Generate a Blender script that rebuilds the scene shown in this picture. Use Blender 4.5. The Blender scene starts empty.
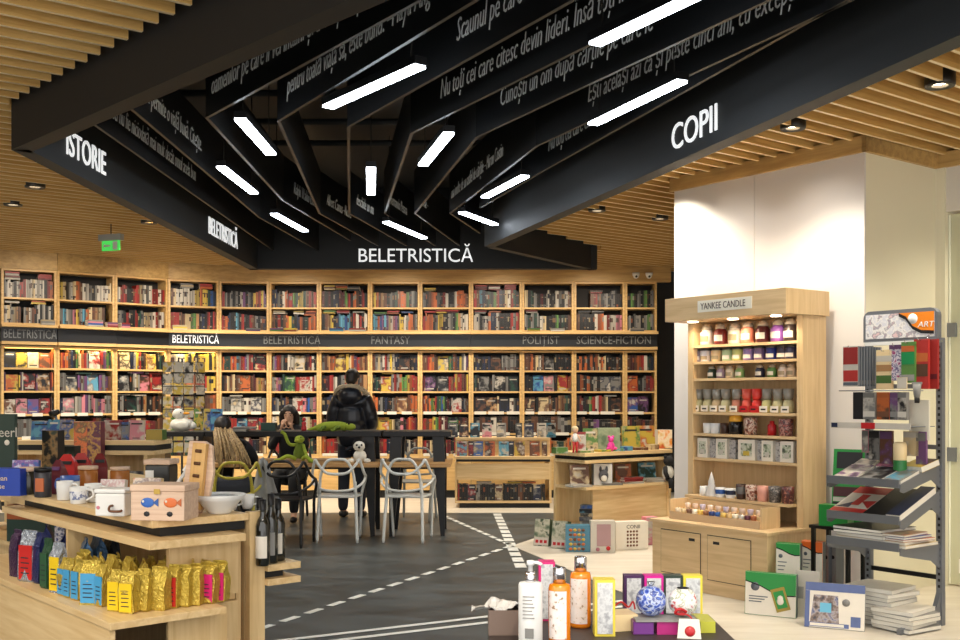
import bpy, math, random
from mathutils import Vector, Matrix, Euler

# ---------------------------------------------------------------- camera, world, exposure
SC = bpy.context.scene
COL = SC.collection
F, CX, HY, EYE = 1050.0, 480.0, 396.0, 1.5        # focal length in px, horizon row, eye height
cam = bpy.data.cameras.new('camera')
cam.sensor_width = 36.0
cam.lens = F / 960.0 * 36.0
cam.shift_y = (HY - 320.0) / 960.0
cam.clip_end = 100
camo = bpy.data.objects.new('camera', cam)
camo.location = (0, 0, EYE)
camo.rotation_euler = (math.pi / 2, 0, 0)
COL.objects.link(camo)
SC.camera = camo
SC.view_settings.view_transform = 'Standard'
SC.view_settings.look = 'None'
SC.view_settings.gamma = 1.0
SC.view_settings.use_curve_mapping = False
SC.view_settings.exposure = 0.95

world = bpy.data.worlds.new('world')
SC.world = world
world.use_nodes = True
world.node_tree.nodes['Background'].inputs[0].default_value = (1.0, 0.97, 0.93, 1)
world.node_tree.nodes['Background'].inputs[1].default_value = 1.25

TUBE_POWER = 13.0        # emission of the tube lights
SPOT_W = 60.0            # ordinary downlights
WASH_W = 15.0            # wall washers on the white pillar
STRIP_W = 2.2            # warm strips in the bookcases

def spot(name, loc, target, watts, col=(1.0, 0.90, 0.74), angle=100, blend=0.6, rad=0.05):
    l = bpy.data.lights.new(name, 'SPOT')
    l.energy = watts; l.color = col; l.spot_size = math.radians(angle); l.spot_blend = blend
    l.shadow_soft_size = rad
    o = bpy.data.objects.new(name, l)
    o.location = loc
    d = Vector(target) - Vector(loc)
    o.rotation_euler = d.to_track_quat('-Z', 'Y').to_euler()
    COL.objects.link(o)
    return o

def area(name, loc, rot, sx, sy, watts, col=(1, 0.8, 0.5)):
    l = bpy.data.lights.new(name, 'AREA')
    l.shape = 'RECTANGLE'; l.size = sx; l.size_y = sy; l.energy = watts; l.color = col
    o = bpy.data.objects.new(name, l)
    o.location = loc; o.rotation_euler = rot
    COL.objects.link(o)
    return o

# ---------------------------------------------------------------- pixel to place
def PY(x, y, Y):
    return Vector(((x - CX) / F * Y, Y, EYE - (y - HY) / F * Y))
def PZ(x, y, z):
    Y = (EYE - z) * F / (y - HY)
    return PY(x, y, Y)
class Fr:
    """a piece of furniture's own frame: x along its front, y into it"""
    def __init__(s, ox, oy, deg):
        s.ox, s.oy, s.rz = ox, oy, math.radians(deg)
        s.c, s.s = math.cos(s.rz), math.sin(s.rz)
    def w(s, x, y, z=0):
        return Vector((s.ox + x * s.c - y * s.s, s.oy + x * s.s + y * s.c, z))
    def lx(s, px, y):
        r = (px - CX) / F
        return (r * (s.oy + y * s.c) - s.ox + y * s.s) / (s.c - r * s.s)
UV = -53.13       # the shop's main furniture direction

# ---------------------------------------------------------------- materials
MATS = {}
def srgb(r, g, b):
    f = lambda c: (c / 255 / 12.92) if c <= 10 else ((c / 255 + 0.055) / 1.055) ** 2.4
    return (f(r), f(g), f(b), 1)
def mat(name, rgb, rough=0.5, metal=0.0, var=0.12, scale=6.0, emit=0, coat=0, alpha=1, trans=0, spec=0.5):
    if name in MATS: return MATS[name]
    m = bpy.data.materials.new(name); m.use_nodes = True
    nt = m.node_tree; b = nt.nodes['Principled BSDF']
    c = srgb(*rgb)
    b.inputs['Roughness'].default_value = rough
    b.inputs['Metallic'].default_value = metal
    b.inputs['Specular IOR Level'].default_value = spec
    if var > 0:
        tc = nt.nodes.new('ShaderNodeTexCoord')
        n = nt.nodes.new('ShaderNodeTexNoise'); n.inputs['Scale'].default_value = scale; n.inputs['Detail'].default_value = 3
        r = nt.nodes.new('ShaderNodeMapRange')
        r.inputs[1].default_value = 0.25; r.inputs[2].default_value = 1.25
        r.inputs[3].default_value = 1 - var; r.inputs[4].default_value = 1 + var
        mx = nt.nodes.new('ShaderNodeVectorMath'); mx.operation = 'SCALE'
        mx.inputs[0].default_value = c[:3]
        nt.links.new(tc.outputs['Object'], n.inputs['Vector'])
        nt.links.new(n.outputs['Fac'], r.inputs[0])
        nt.links.new(r.outputs[0], mx.inputs['Scale'])
        nt.links.new(mx.outputs[0], b.inputs['Base Color'])
    else:
        b.inputs['Base Color'].default_value = c
    if emit:
        b.inputs['Emission Color'].default_value = c
        b.inputs['Emission Strength'].default_value = emit
    if coat: b.inputs['Coat Weight'].default_value = coat
    if trans:
        b.inputs['Transmission Weight'].default_value = trans
        b.inputs['IOR'].default_value = 1.3
    b.inputs['Alpha'].default_value = alpha
    MATS[name] = m
    return m
def wood(name, c1, c2, rough=0.45, axis=0, stretch=14.0, scale=2.2, coat=0.0):
    """long grain along one local axis"""
    if name in MATS: return MATS[name]
    m = bpy.data.materials.new(name); m.use_nodes = True
    nt = m.node_tree; b = nt.nodes['Principled BSDF']
    b.inputs['Roughness'].default_value = rough
    b.inputs['Coat Weight'].default_value = coat
    tc = nt.nodes.new('ShaderNodeTexCoord'); mp = nt.nodes.new('ShaderNodeMapping')
    sc = [stretch] * 3; sc[axis] = 1.0
    mp.inputs['Scale'].default_value = sc
    n = nt.nodes.new('ShaderNodeTexNoise'); n.inputs['Scale'].default_value = scale; n.inputs['Detail'].default_value = 6
    n.inputs['Distortion'].default_value = 0.6
    r = nt.nodes.new('ShaderNodeValToRGB')
    r.color_ramp.elements[0].position = 0.32; r.color_ramp.elements[0].color = srgb(*c1)
    r.color_ramp.elements[1].position = 0.68; r.color_ramp.elements[1].color = srgb(*c2)
    nt.links.new(tc.outputs['Object'], mp.inputs['Vector']); nt.links.new(mp.outputs[0], n.inputs['Vector'])
    nt.links.new(n.outputs['Fac'], r.inputs[0]); nt.links.new(r.outputs[0], b.inputs['Base Color'])
    MATS[name] = m
    return m
def foil_bump(m, scale=55.0, strength=0.7):
    nt = m.node_tree; b = nt.nodes['Principled BSDF']
    tc = nt.nodes.new('ShaderNodeTexCoord'); oi = nt.nodes.new('ShaderNodeObjectInfo'); ad = nt.nodes.new('ShaderNodeVectorMath')
    ml = nt.nodes.new('ShaderNodeMath'); ml.operation = 'MULTIPLY'; ml.inputs[1].default_value = 31.0
    n = nt.nodes.new('ShaderNodeTexNoise'); n.inputs['Scale'].default_value = scale; n.inputs['Detail'].default_value = 3; n.inputs['Distortion'].default_value = 1.0
    bp = nt.nodes.new('ShaderNodeBump'); bp.inputs['Strength'].default_value = strength; bp.inputs['Distance'].default_value = 0.02
    nt.links.new(oi.outputs['Random'], ml.inputs[0]); nt.links.new(ml.outputs[0], ad.inputs[1]); nt.links.new(tc.outputs['Object'], ad.inputs[0])
    nt.links.new(ad.outputs[0], n.inputs['Vector']); nt.links.new(n.outputs['Fac'], bp.inputs['Height']); nt.links.new(bp.outputs[0], b.inputs['Normal'])
    return m
def art(name, cols, scale=9.0, kind='noise', rough=0.35):
    """printed picture: patches of a few colours, different on every object"""
    if name in MATS: return MATS[name]
    m = bpy.data.materials.new(name); m.use_nodes = True
    nt = m.node_tree; b = nt.nodes['Principled BSDF']
    b.inputs['Roughness'].default_value = rough
    tc = nt.nodes.new('ShaderNodeTexCoord'); oi = nt.nodes.new('ShaderNodeObjectInfo')
    ml = nt.nodes.new('ShaderNodeMath'); ml.operation = 'MULTIPLY'; ml.inputs[1].default_value = 57.0
    ad = nt.nodes.new('ShaderNodeVectorMath'); ad.operation = 'ADD'
    nt.links.new(oi.outputs['Random'], ml.inputs[0]); nt.links.new(ml.outputs[0], ad.inputs[1])
    nt.links.new(tc.outputs['Object'], ad.inputs[0])
    if kind == 'voronoi':
        t = nt.nodes.new('ShaderNodeTexVoronoi'); t.inputs['Scale'].default_value = scale
        sp = nt.nodes.new('ShaderNodeSeparateColor'); nt.links.new(t.outputs['Color'], sp.inputs[0]); out = sp.outputs[0]
    else:
        t = nt.nodes.new('ShaderNodeTexNoise'); t.inputs['Scale'].default_value = scale
        t.inputs['Detail'].default_value = 4; out = t.outputs['Fac']
    nt.links.new(ad.outputs[0], t.inputs['Vector'])
    r = nt.nodes.new('ShaderNodeValToRGB'); r.color_ramp.interpolation = 'CONSTANT' if kind == 'voronoi' else 'LINEAR'
    lo, hi = (0.0, 1.0) if kind == 'voronoi' else (0.34, 0.66)
    el = r.color_ramp.elements
    while len(el) < len(cols): el.new(0.5)
    for i, c in enumerate(cols):
        el[i].position = lo + (hi - lo) * i / (len(cols) if kind == 'voronoi' else max(1, len(cols) - 1)); el[i].color = srgb(*c)
    nt.links.new(out, r.inputs[0]); nt.links.new(r.outputs[0], b.inputs['Base Color'])
    MATS[name] = m
    return m

PLY = wood('birch_plywood', (212, 178, 124), (231, 202, 152), 0.42, axis=0)
PLYV = wood('birch_plywood_upright', (208, 174, 120), (228, 199, 148), 0.42, axis=2)
OAK = wood('oak_veneer', (204, 172, 126), (220, 190, 144), 0.45, axis=2)
OAKH = wood('oak_veneer_level', (204, 172, 126), (222, 192, 146), 0.45, axis=0)
SLAT = wood('slat_wood', (198, 152, 80), (224, 184, 112), 0.5, axis=0, stretch=20)
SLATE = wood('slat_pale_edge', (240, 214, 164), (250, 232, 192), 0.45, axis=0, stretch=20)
SHELFW = wood('shelf_wood', (200, 160, 98), (224, 188, 128), 0.45, axis=0)
FASCIA = wood('fascia_wood', (176, 140, 84), (206, 170, 108), 0.5, axis=0, stretch=10)
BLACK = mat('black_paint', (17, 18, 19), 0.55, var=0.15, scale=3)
BEAM = mat('dark_grey_paint', (35, 38, 40), 0.6, var=0.10, scale=1.5)
FINM = mat('black_panel', (17, 19, 21), 0.42, var=0.15, scale=2)
INNER = mat('black_back_panel', (26, 24, 24), 0.7, var=0.1)
METB = mat('black_steel', (20, 20, 22), 0.4, metal=0.3, var=0.1)
GREYM = mat('grey_steel', (128, 132, 138), 0.38, metal=0.55, var=0.06)
CHROME = mat('chrome', (205, 205, 210), 0.15, metal=1.0, var=0)
WHITE = mat('white_plastic', (232, 231, 227), 0.4, var=0.03)
WHITEM = mat('white_lacquer', (225, 224, 220), 0.35, var=0.03)
LETTER = mat('white_lettering', (246, 248, 248), 0.5, var=0, emit=0.35)   # lit letters
LETTERG = mat('pale_quote_lettering', (236, 240, 240), 0.6, var=0)
LETTERD = mat('grey_lettering', (120, 122, 122), 0.5, var=0)
PAPER = mat('paper', (226, 222, 210), 0.7, var=0.06, scale=30)
GLASS = mat('clear_glass', (240, 245, 245), 0.05, var=0, trans=1.0)

# ---------------------------------------------------------------- mesh building
class MB:
    def __init__(s):
        s.v = []; s.f = []; s.m = []; s.sm = []; s.mats = []
    def mi(s, m):
        if m not in s.mats: s.mats.append(m)
        return s.mats.index(m)
    def add(s, verts, faces, m, smooth=False, M=None):
        o = len(s.v); k = s.mi(m)
        for p in verts:
            p = Vector(p)
            s.v.append(M @ p if M is not None else p)
        for f in faces:
            s.f.append([i + o for i in f]); s.m.append(k); s.sm.append(smooth)
        return s
    def box(s, x0, x1, y0, y1, z0, z1, m, M=None, front=None, top=None, right=None, bottom=None):
        vs = [(x0, y0, z0), (x1, y0, z0), (x1, y1, z0), (x0, y1, z0), (x0, y0, z1), (x1, y0, z1), (x1, y1, z1), (x0, y1, z1)]
        fs = [((0, 3, 2, 1), bottom or m), ((4, 5, 6, 7), top or m), ((0, 1, 5, 4), front or m), ((1, 2, 6, 5), right or m), ((2, 3, 7, 6), m), ((3, 0, 4, 7), m)]
        o = len(s.v)
        for p in vs:
            p = Vector(p); s.v.append(M @ p if M is not None else p)
        for f, mm in fs:
            s.f.append([i + o for i in f]); s.m.append(s.mi(mm)); s.sm.append(False)
        return s
    def prism(s, poly, z0, z1, m, M=None):
        n = len(poly)
        vs = [(p[0], p[1], z0) for p in poly] + [(p[0], p[1], z1) for p in poly]
        a = sum(poly[i][0] * poly[(i + 1) % n][1] - poly[(i + 1) % n][0] * poly[i][1] for i in range(n))
        up = list(range(n, 2 * n)); dn = list(range(n - 1, -1, -1))
        fs = [up, dn] + [(i, (i + 1) % n, n + (i + 1) % n, n + i) for i in range(n)]
        if a < 0: fs = [f[::-1] for f in fs]
        return s.add(vs, fs, m, False, M)
    def extr(s, poly, y0, y1, m, M=None, smooth=False):
        """polygon in x,z pushed along y"""
        n = len(poly)
        vs = [(p[0], y0, p[1]) for p in poly] + [(p[0], y1, p[1]) for p in poly]
        a = sum(poly[i][0] * poly[(i + 1) % n][1] - poly[(i + 1) % n][0] * poly[i][1] for i in range(n))
        fs = [list(range(n)), list(range(2 * n - 1, n - 1, -1))] + [((i + 1) % n, i, n + i, n + (i + 1) % n) for i in range(n)]
        if a < 0: fs = [f[::-1] for f in fs]
        return s.add(vs, fs, m, smooth, M)
    def lathe(s, prof, m, c=(0, 0, 0), n=20, M=None, smooth=True, sx=1, sy=1, cap=True):
        vs = []; fs = []
        for r, z in prof:
            for k in range(n):
                a = 2 * math.pi * k / n
                vs.append((c[0] + r * math.cos(a) * sx, c[1] + r * math.sin(a) * sy, c[2] + z))
        for i in range(len(prof) - 1):
            for k in range(n):
                k2 = (k + 1) % n
                fs.append((i * n + k, i * n + k2, (i + 1) * n + k2, (i + 1) * n + k))
        s.add(vs, fs, m, smooth, M)
        if cap:
            o = len(s.v) - len(vs)
            if prof[0][0] > 1e-4:
                s.f.append([o + k for k in range(n - 1, -1, -1)]); s.m.append(s.mi(m)); s.sm.append(False)
            if prof[-1][0] > 1e-4:
                s.f.append([o + (len(prof) - 1) * n + k for k in range(n)]); s.m.append(s.mi(m)); s.sm.append(False)
        return s
    def ball(s, c, r, m, n=14, sx=1, sy=1, sz=1, M=None):
        prof = []
        for i in range(n // 2 + 1):
            a = -math.pi / 2 + math.pi * i / (n // 2)
            prof.append((max(1e-5, r * math.cos(a)), r * math.sin(a) * sz))
        return s.lathe(prof, m, c, n, M, True, sx, sy, cap=False)
    def tube(s, path, rad, m, n=8, closed=False, M=None, flat=1.0):
        P = [Vector(p) for p in path]; N = len(P)
        rs = rad if isinstance(rad, (list, tuple)) else [rad] * N
        vs = []; fs = []; up = None
        for i, p in enumerate(P):
            if closed: t = (P[(i + 1) % N] - P[i - 1])
            else: t = P[min(i + 1, N - 1)] - P[max(i - 1, 0)]
            t = t.normalized() if t.length > 1e-9 else Vector((0, 0, 1))
            if up is None:
                up = Vector((0, 0, 1)) if abs(t.z) < 0.9 else Vector((1, 0, 0))
            a = t.cross(up)
            if a.length < 1e-6: a = t.cross(Vector((0, 1, 0)))
            a.normalize(); b = a.cross(t).normalized(); up = b
            for k in range(n):
                q = 2 * math.pi * k / n
                vs.append(p + (a * math.cos(q) + b * math.sin(q) * flat) * rs[i])
        for i in range(N if closed else N - 1):
            j = (i + 1) % N
            for k in range(n):
                k2 = (k + 1) % n
                fs.append((i * n + k2, i * n + k, j * n + k, j * n + k2))
        if not closed:
            fs.append(list(range(n))); fs.append([(N - 1) * n + k for k in range(n - 1, -1, -1)])
        return s.add(vs, fs, m, True, M)
    def quad(s, a, b, c, d, m, M=None):
        return s.add([a, b, c, d], [(0, 1, 2, 3)], m, False, M)
    def mesh(s, name):
        me = bpy.data.meshes.new(name)
        me.from_pydata([tuple(p) for p in s.v], [], s.f)
        for m in s.mats: me.materials.append(m)
        me.polygons.foreach_set('material_index', s.m)
        me.polygons.foreach_set('use_smooth', s.sm)
        me.update()
        return me
    def build(s, name, parent=None, loc=None, rz=None, bevel=0):
        o = bpy.data.objects.new(name, s.mesh(name))
        COL.objects.link(o)
        if parent is not None: o.parent = parent
        if loc is not None: o.location = loc
        if rz is not None: o.rotation_euler = (0, 0, rz) if not isinstance(rz, (tuple, Euler)) else rz
        if bevel:
            b = o.modifiers.new('edge', 'BEVEL'); b.width = bevel; b.segments = 2; b.limit_method = 'ANGLE'
        return o
def smooth_path(pts, k=6, closed=False):
    P = [Vector(p) for p in pts]; out = []; N = len(P)
    rng = range(N) if closed else range(N - 1)
    for i in rng:
        if closed: p0, p1, p2, p3 = P[i - 1], P[i], P[(i + 1) % N], P[(i + 2) % N]
        else: p0, p1, p2, p3 = P[max(i - 1, 0)], P[i], P[i + 1], P[min(i + 2, N - 1)]
        for j in range(k):
            t = j / k
            out.append(0.5 * ((2 * p1) + (p2 - p0) * t + (2 * p0 - 5 * p1 + 4 * p2 - p3) * t * t + (3 * p1 - p0 - 3 * p2 + p3) * t ** 3))
    if not closed: out.append(P[-1])
    return out

LABELS = {}
def tag(o, label, cat, group=None):
    o['label'] = label; o['category'] = cat
    if group: o['group'] = group
    return o
def thing(name, label, cat, loc=(0, 0, 0), rz=0.0, group=None):
    o = bpy.data.objects.new(name, None); COL.objects.link(o)
    o.empty_display_size = 0.1
    o.location = loc
    o.rotation_euler = (0, 0, rz) if not isinstance(rz, (tuple, Euler)) else rz
    return tag(o, label, cat, group)
def structure(o):
    o['kind'] = 'structure'; return o
def txt(body, size, m, name, parent=None, M=None, shear=0.0, ext=0.004, sx=1.0, align='LEFT', loc=None, rz=None, thin=0.0):
    """writing as a mesh: lies in local x (reading) and z (up), faces -y"""
    cu = bpy.data.curves.new('writing', 'FONT')
    cu.body = body; cu.size = size; cu.shear = shear; cu.extrude = ext; cu.align_x = align
    cu.resolution_u = 5 if size > 0.2 else 2; cu.offset = thin
    t = bpy.data.objects.new('writing', cu); COL.objects.link(t)
    bpy.context.view_layer.update()
    dg = bpy.context.evaluated_depsgraph_get()
    me = bpy.data.meshes.new_from_object(t.evaluated_get(dg))
    bpy.data.objects.remove(t); bpy.data.curves.remove(cu)
    me.transform(Matrix.Rotation(math.pi / 2, 4, 'X') @ Matrix.Diagonal((sx, 1, 1, 1)))
    if M is not None: me.transform(M)
    me.materials.clear(); me.materials.append(m)
    o = bpy.data.objects.new(name, me); COL.objects.link(o)
    if parent is not None: o.parent = parent
    if loc is not None: o.location = loc
    if rz is not None: o.rotation_euler = (0, 0, rz)
    return o
def T(x, y, z): return Matrix.Translation((x, y, z))
def RZ(d): return Matrix.Rotation(math.radians(d), 4, 'Z')
def RX(d): return Matrix.Rotation(math.radians(d), 4, 'X')
def RY(d): return Matrix.Rotation(math.radians(d), 4, 'Y')
def ordinal(n):
    return ['first', 'second', 'third', 'fourth', 'fifth', 'sixth', 'seventh', 'eighth', 'ninth', 'tenth', 'eleventh', 'twelfth',
            'thirteenth', 'fourteenth', 'fifteenth', 'sixteenth', 'seventeenth', 'eighteenth', 'nineteenth', 'twentieth'][n] if n < 20 else '%dth' % (n + 1)
# ================================================================ THE ROOM
ZC, ZB = 3.40, 3.117            # underside of the slats, underside of the black canopy
# --- floor
def floor_mat():
    m = bpy.data.materials.new('worn_dark_floor'); m.use_nodes = True
    nt = m.node_tree; b = nt.nodes['Principled BSDF']
    tc = nt.nodes.new('ShaderNodeTexCoord'); mp = nt.nodes.new('ShaderNodeMapping')
    mp.inputs['Scale'].default_value = (1.0, 2.2, 1); mp.inputs['Rotation'].default_value = (0, 0, 0.25)
    n = nt.nodes.new('ShaderNodeTexNoise'); n.inputs['Scale'].default_value = 1.6; n.inputs['Detail'].default_value = 9
    n.inputs['Roughness'].default_value = 0.62; n.inputs['Distortion'].default_value = 0.7
    r = nt.nodes.new('ShaderNodeValToRGB')
    r.color_ramp.elements[0].position = 0.3; r.color_ramp.elements[0].color = srgb(36, 40, 41)
    r.color_ramp.elements[1].position = 0.72; r.color_ramp.elements[1].color = srgb(88, 94, 95)
    r2 = nt.nodes.new('ShaderNodeMapRange'); r2.inputs[3].default_value = 0.25; r2.inputs[4].default_value = 0.55
    nt.links.new(tc.outputs['Object'], mp.inputs[0]); nt.links.new(mp.outputs[0], n.inputs['Vector'])
    nt.links.new(n.outputs['Fac'], r.inputs[0]); nt.links.new(r.outputs[0], b.inputs['Base Color'])
    nt.links.new(n.outputs['Fac'], r2.inputs[0]); nt.links.new(r2.outputs[0], b.inputs['Roughness'])
    return m
FLOORM = floor_mat()
CREAM = wood('cream_floor', (206, 195, 176), (222, 213, 196), 0.4, axis=0, stretch=5, scale=1.5)
FLINE = mat('white_floor_paint', (226, 226, 220), 0.5, var=0.08)
fl = MB(); fl.box(-9, 9, -1.5, 17.5, -0.06, 0.0, FLOORM)
floor = structure(fl.build('floor'))
# pale floor: a band in front of the bookcases and a wedge under the displays on the right side
cm = MB()
A = PZ(512, 546, 0); B = PZ(621, 592, 0)
d = (B - A); far = A + d * 3.2
cm.prism([(-9, 13.46), (0.98, 13.46)] + [tuple(PZ(x, y, 0)[:2]) for x, y in ((556, 527), (536, 538))] + [(A.x, A.y), (B.x, B.y), (far.x, far.y), (9, far.y), (9, 17.5), (-9, 17.5)], 0.0, 0.004, CREAM)
structure(cm.build('floor_pale'))
def dashes(p, q, n, w, duty, name):
    m = MB(); p = Vector(p); q = Vector(q); dd = (q - p); L = dd.length; dd.normalize(); nn = Vector((-dd.y, dd.x, 0)) * w / 2
    for i in range(n):
        a = p + dd * (L * i / n); b = a + dd * (L / n * duty)
        m.prism([(a - nn)[:2], (b - nn)[:2], (b + nn)[:2], (a + nn)[:2]], 0.004, 0.006, FLINE)
    return structure(m.build(name))
dashes(PZ(439, 514, 0), PZ(512, 546, 0), 12, 0.055, 0.72, 'trim_1')
dashes(PZ(497, 514, 0), PZ(522, 570, 0), 13, 0.10, 0.7, 'trim_2')
dashes(PZ(512, 546, 0), PZ(245, 634.5, 0), 15, 0.055, 0.62, 'trim_3')
e0, e1 = PZ(300, 639, 0), PZ(480, 618, 0)
dashes(e0 + (e0 - e1) * 1.5, e0 + (e1 - e0) * 2.2, 1, 0.05, 1.0, 'trim_4')
e0, e1 = PZ(320, 643, 0), PZ(480, 624, 0)
dashes(e0 + (e0 - e1) * 1.5, e0 + (e1 - e0) * 2.2, 1, 0.05, 1.0, 'trim_5')

# --- black canopy let into the slat ceiling
C0, C1, C2, C3 = Vector((-3.08, 6.9)), Vector((-2.95, 13.47)), Vector((1.49, 13.47)), Vector((0.163, 11.4))
C4, C5 = Vector((2.97, 2.5)), Vector((1.204, 2.5))
CAN = [C0, C1, C2, C3, C4, C5]
def inside(x, y, poly):
    c = False; n = len(poly); j = n - 1
    for i in range(n):
        if (poly[i][1] > y) != (poly[j][1] > y) and x < (poly[j][0] - poly[i][0]) * (y - poly[i][1]) / (poly[j][1] - poly[i][1]) + poly[i][0]:
            c = not c
        j = i
    return c
def beam(name, a, b, side, t=0.12, z0=ZB, z1=4.15, m=BEAM, e0=0.0, e1=0.0):
    d = (b - a).normalized(); nn = Vector((-d.y, d.x)) * side * t
    a = a - d * e0; b = b + d * e1
    mb = MB(); mb.prism([a, b, b + nn, a + nn], z0, z1, m)
    return structure(mb.build(name))
BA = beam('beam_front_left', C5, C0, -1, e0=0, m=mat('charcoal_paint', (24, 25, 26), 0.6, var=0.1))
BI = beam('beam_left', C0, C1, -1)
BB = beam('beam_back', C1, C2, -1, m=BLACK)
BW = beam('beam_notch', C2, C3, -1, t=0.10)
BC = beam('beam_right', C4, C3, 1)
cc = MB(); cc.prism([(p.x, p.y) for p in CAN], 4.15, 4.2, BLACK); structure(cc.build('ceiling_canopy'))
# lettering on the beams
def on_wall(body, p, q, z, size, m, name, parent, shear=0.0, sx=1.0, off=0.006, ext=0.004, align='LEFT', thin=0.0):
    """writing on an upright face running p -> q (reading direction)"""
    ang = math.atan2(q[1] - p[1], q[0] - p[0])
    M = T(p[0], p[1], z) @ Matrix.Rotation(ang, 4, 'Z') @ T(0, -off, 0)
    return txt(body, size, m, name, parent, M, shear, ext, sx, align, thin=thin)
# inner face of the left beam
xi = lambda Y: C0.x + (C1.x - C0.x) * (Y - C0.y) / (C1.y - C0.y) + 0.12
on_wall('ISTORIE', (xi(7.46), 7.46), (xi(8.6), 8.6), 3.225, 0.26, LETTER, 'lettering', BI, sx=0.84)
on_wall('BELETRISTICĂ', (xi(11.1), 11.1), (xi(13), 13), 3.225, 0.26, LETTER, 'lettering', BI, sx=0.76)
on_wall('BELETRISTICĂ', (-1.56, 13.35), (0.5, 13.35), 3.205, 0.245, LETTER, 'lettering', BB, sx=0.97)
dC = (C4 - C3).normalized(); nC = Vector((-dC.y, dC.x))
if nC.x > 0: nC = -nC
pC = lambda s: C3 + dC * s + nC * 0.12
on_wall('COPII', pC(4.27), pC(5.4), 3.20, 0.25, LETTER, 'lettering', BC, sx=1.0)

# fins with quotations, hanging inside the canopy
K = 3.35
def fin(pts, quote, seg, start, name='ceiling_fin', quote2=None):
    mb = MB(); t = 0.018
    for i in range(len(pts) - 1):
        a, b = Vector(pts[i]), Vector(pts[i + 1]); d = (b - a).normalized(); nn = Vector((-d.y, d.x)) * t / 2
        mb.prism([a - nn, b - nn, b + nn, a + nn], K, K + 0.42, FINM)
        mb.prism([a - nn * 1.25, b - nn * 1.25, b + nn * 1.25, a + nn * 1.25], K - 0.008, K, FINM)
    o = structure(mb.build(name))
    for q, sg, st, size in ((quote, seg, start, 0.185),) + ((quote2,) if quote2 else ()):
        if not q: continue
        a, b = Vector(pts[sg]), Vector(pts[sg + 1])
        # reading direction: left to right as seen from below at the camera
        n = Vector((-(b - a).y, (b - a).x))
        p, r = (a, b) if n.dot(a) > 0 else (b, a)
        d = (r - p).normalized(); p2 = p + d * st
        on_wall(q, p2, r, K + 0.12, size, LETTERG, 'lettering', o, shear=0.28, sx=0.585, off=0.013, ext=0.002, thin=-0.002)
    return o
def nearend(f, dx): # fan direction of the near part
    return (f[0] + dx * (f[1] - 2.6), 2.6)
fin([(-2.62, 6.75), (-2.62, 13.3)], 'pe care vrei să nu fie niciodată mai mult decât omul acela bun', 0, 0.15, quote2=None)
fin([(-2.24, 6.79 - 0.5), (-2.24, 6.79), (-2.28, 10.85), (-2.05, 13.3)], 'Ea permite o viață bună. Citește.', 1, 0.2)
fin([(-0.15 - 0.0, 4.72), (-1.81, 6.96), (-1.86, 9.91), (-1.54, 12.45)], 'oamenilor pe care îi vei întâlni și a cărților pe', 0, 0.1, quote2=('Ralph Waldo Emerson', 2, 0.3, 0.17))
fin([nearend((-1.35, 7.04), 0.62), (-1.35, 7.04), (-1.62, 10.6), (-1.25, 12.9)], 'pentru toată viața sa, este bună. –Maya Angelou', 0, 0.18, quote2=('Albert Camus –Nobel', 2, 0.2, 0.17))
fin([nearend((-0.90, 7.19), 0.58), (-0.90, 7.19), (-1.32, 10.6), (-0.9, 12.9)], 'Scaunul pe care stai', 0, 1.55, quote2=('deschide un om', 2, 0.2, 0.17))
fin([nearend((-0.477, 7.36), 0.57), (-0.477, 7.36), (-0.96, 10.6), (-0.55, 12.9)], 'Nu toți cei care citesc devin lideri. Însă toți liderii', 0, 0.45, quote2=('– Fernando Pessoa', 2, 0.1, 0.17))
fin([nearend((-0.02, 7.47), 0.53), (-0.02, 7.47), (-0.656, 10.6), (-0.25, 12.9)], 'Cunoști un om după cărțile pe care le', 0, 0.35, quote2=('de hârtie –', 2, 0.1, 0.17))
fin([nearend((0.42, 7.74), 0.46), (0.42, 7.74), (-0.30, 10.6), (0.0, 11.9)], 'Ești același azi ca și peste cinci ani, cu excepția', 0, 0.75, quote2=('mai multe de un astfel de cărțile – Miron Costin', 1, 0.1, 0.17))
fin([(2.35, 2.9), (0.5, 8.66), (0.0, 10.3)], 'Nu toți cei care citesc citesc. - Harry S. Truman', 0, 0.2)
# slim service pipes under the black roof
for k, (yy, x0, x1) in enumerate(((8.6, -2.7, 0.6), (9.5, -2.7, 0.3), (10.3, -2.7, 0.2))):
    mb = MB(); mb.tube([(x0, yy, 3.98), (x1, yy, 3.98)], 0.03, BEAM, 8); structure(mb.build('ceiling_pipe'))

# --- slatted timber ceiling
ud = Vector((-0.6, 0.8)); vd = Vector((0.8, 0.6))
def bigger(poly, e):
    return poly
def slats():
    mb = MB(); random.seed(5)
    room = [(-7.6, 1.2), (7.0, 1.2), (7.0, 16.2), (-7.6, 16.2)]
    hole = [C0 + Vector((-0.05, 0)), C1 + Vector((-0.05, 0.02)), C2 + Vector((0.06, 0.02)), C3 + Vector((0.06, -0.03)), C4 + Vector((0.05, 0)), C5 + Vector((-0.05, -0.05))]
    k = -60
    while k < 140:
        off = k * 0.17; k += 1
        base = ud * off
        ts = set()
        for poly in (room, hole):
            n = len(poly)
            for i in range(n):
                a, b = Vector(poly[i]), Vector(poly[(i + 1) % n])
                sa, sb = a.dot(ud) - off, b.dot(ud) - off
                if (sa > 0) != (sb > 0):
                    p = a + (b - a) * (sa / (sa - sb)); ts.add(p.dot(vd))
        ts = sorted(ts)
        for i in range(len(ts) - 1):
            mid = base + vd * ((ts[i] + ts[i + 1]) / 2)
            if ts[i + 1] - ts[i] < 0.05: continue
            if inside(mid.x, mid.y, room) and not inside(mid.x, mid.y, hole):
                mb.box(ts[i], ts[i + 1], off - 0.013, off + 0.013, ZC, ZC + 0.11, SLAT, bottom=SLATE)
    o = mb.build('ceiling'); o.rotation_euler = (0, 0, math.atan2(0.6, 0.8))
    return structure(o)
slats()
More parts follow.
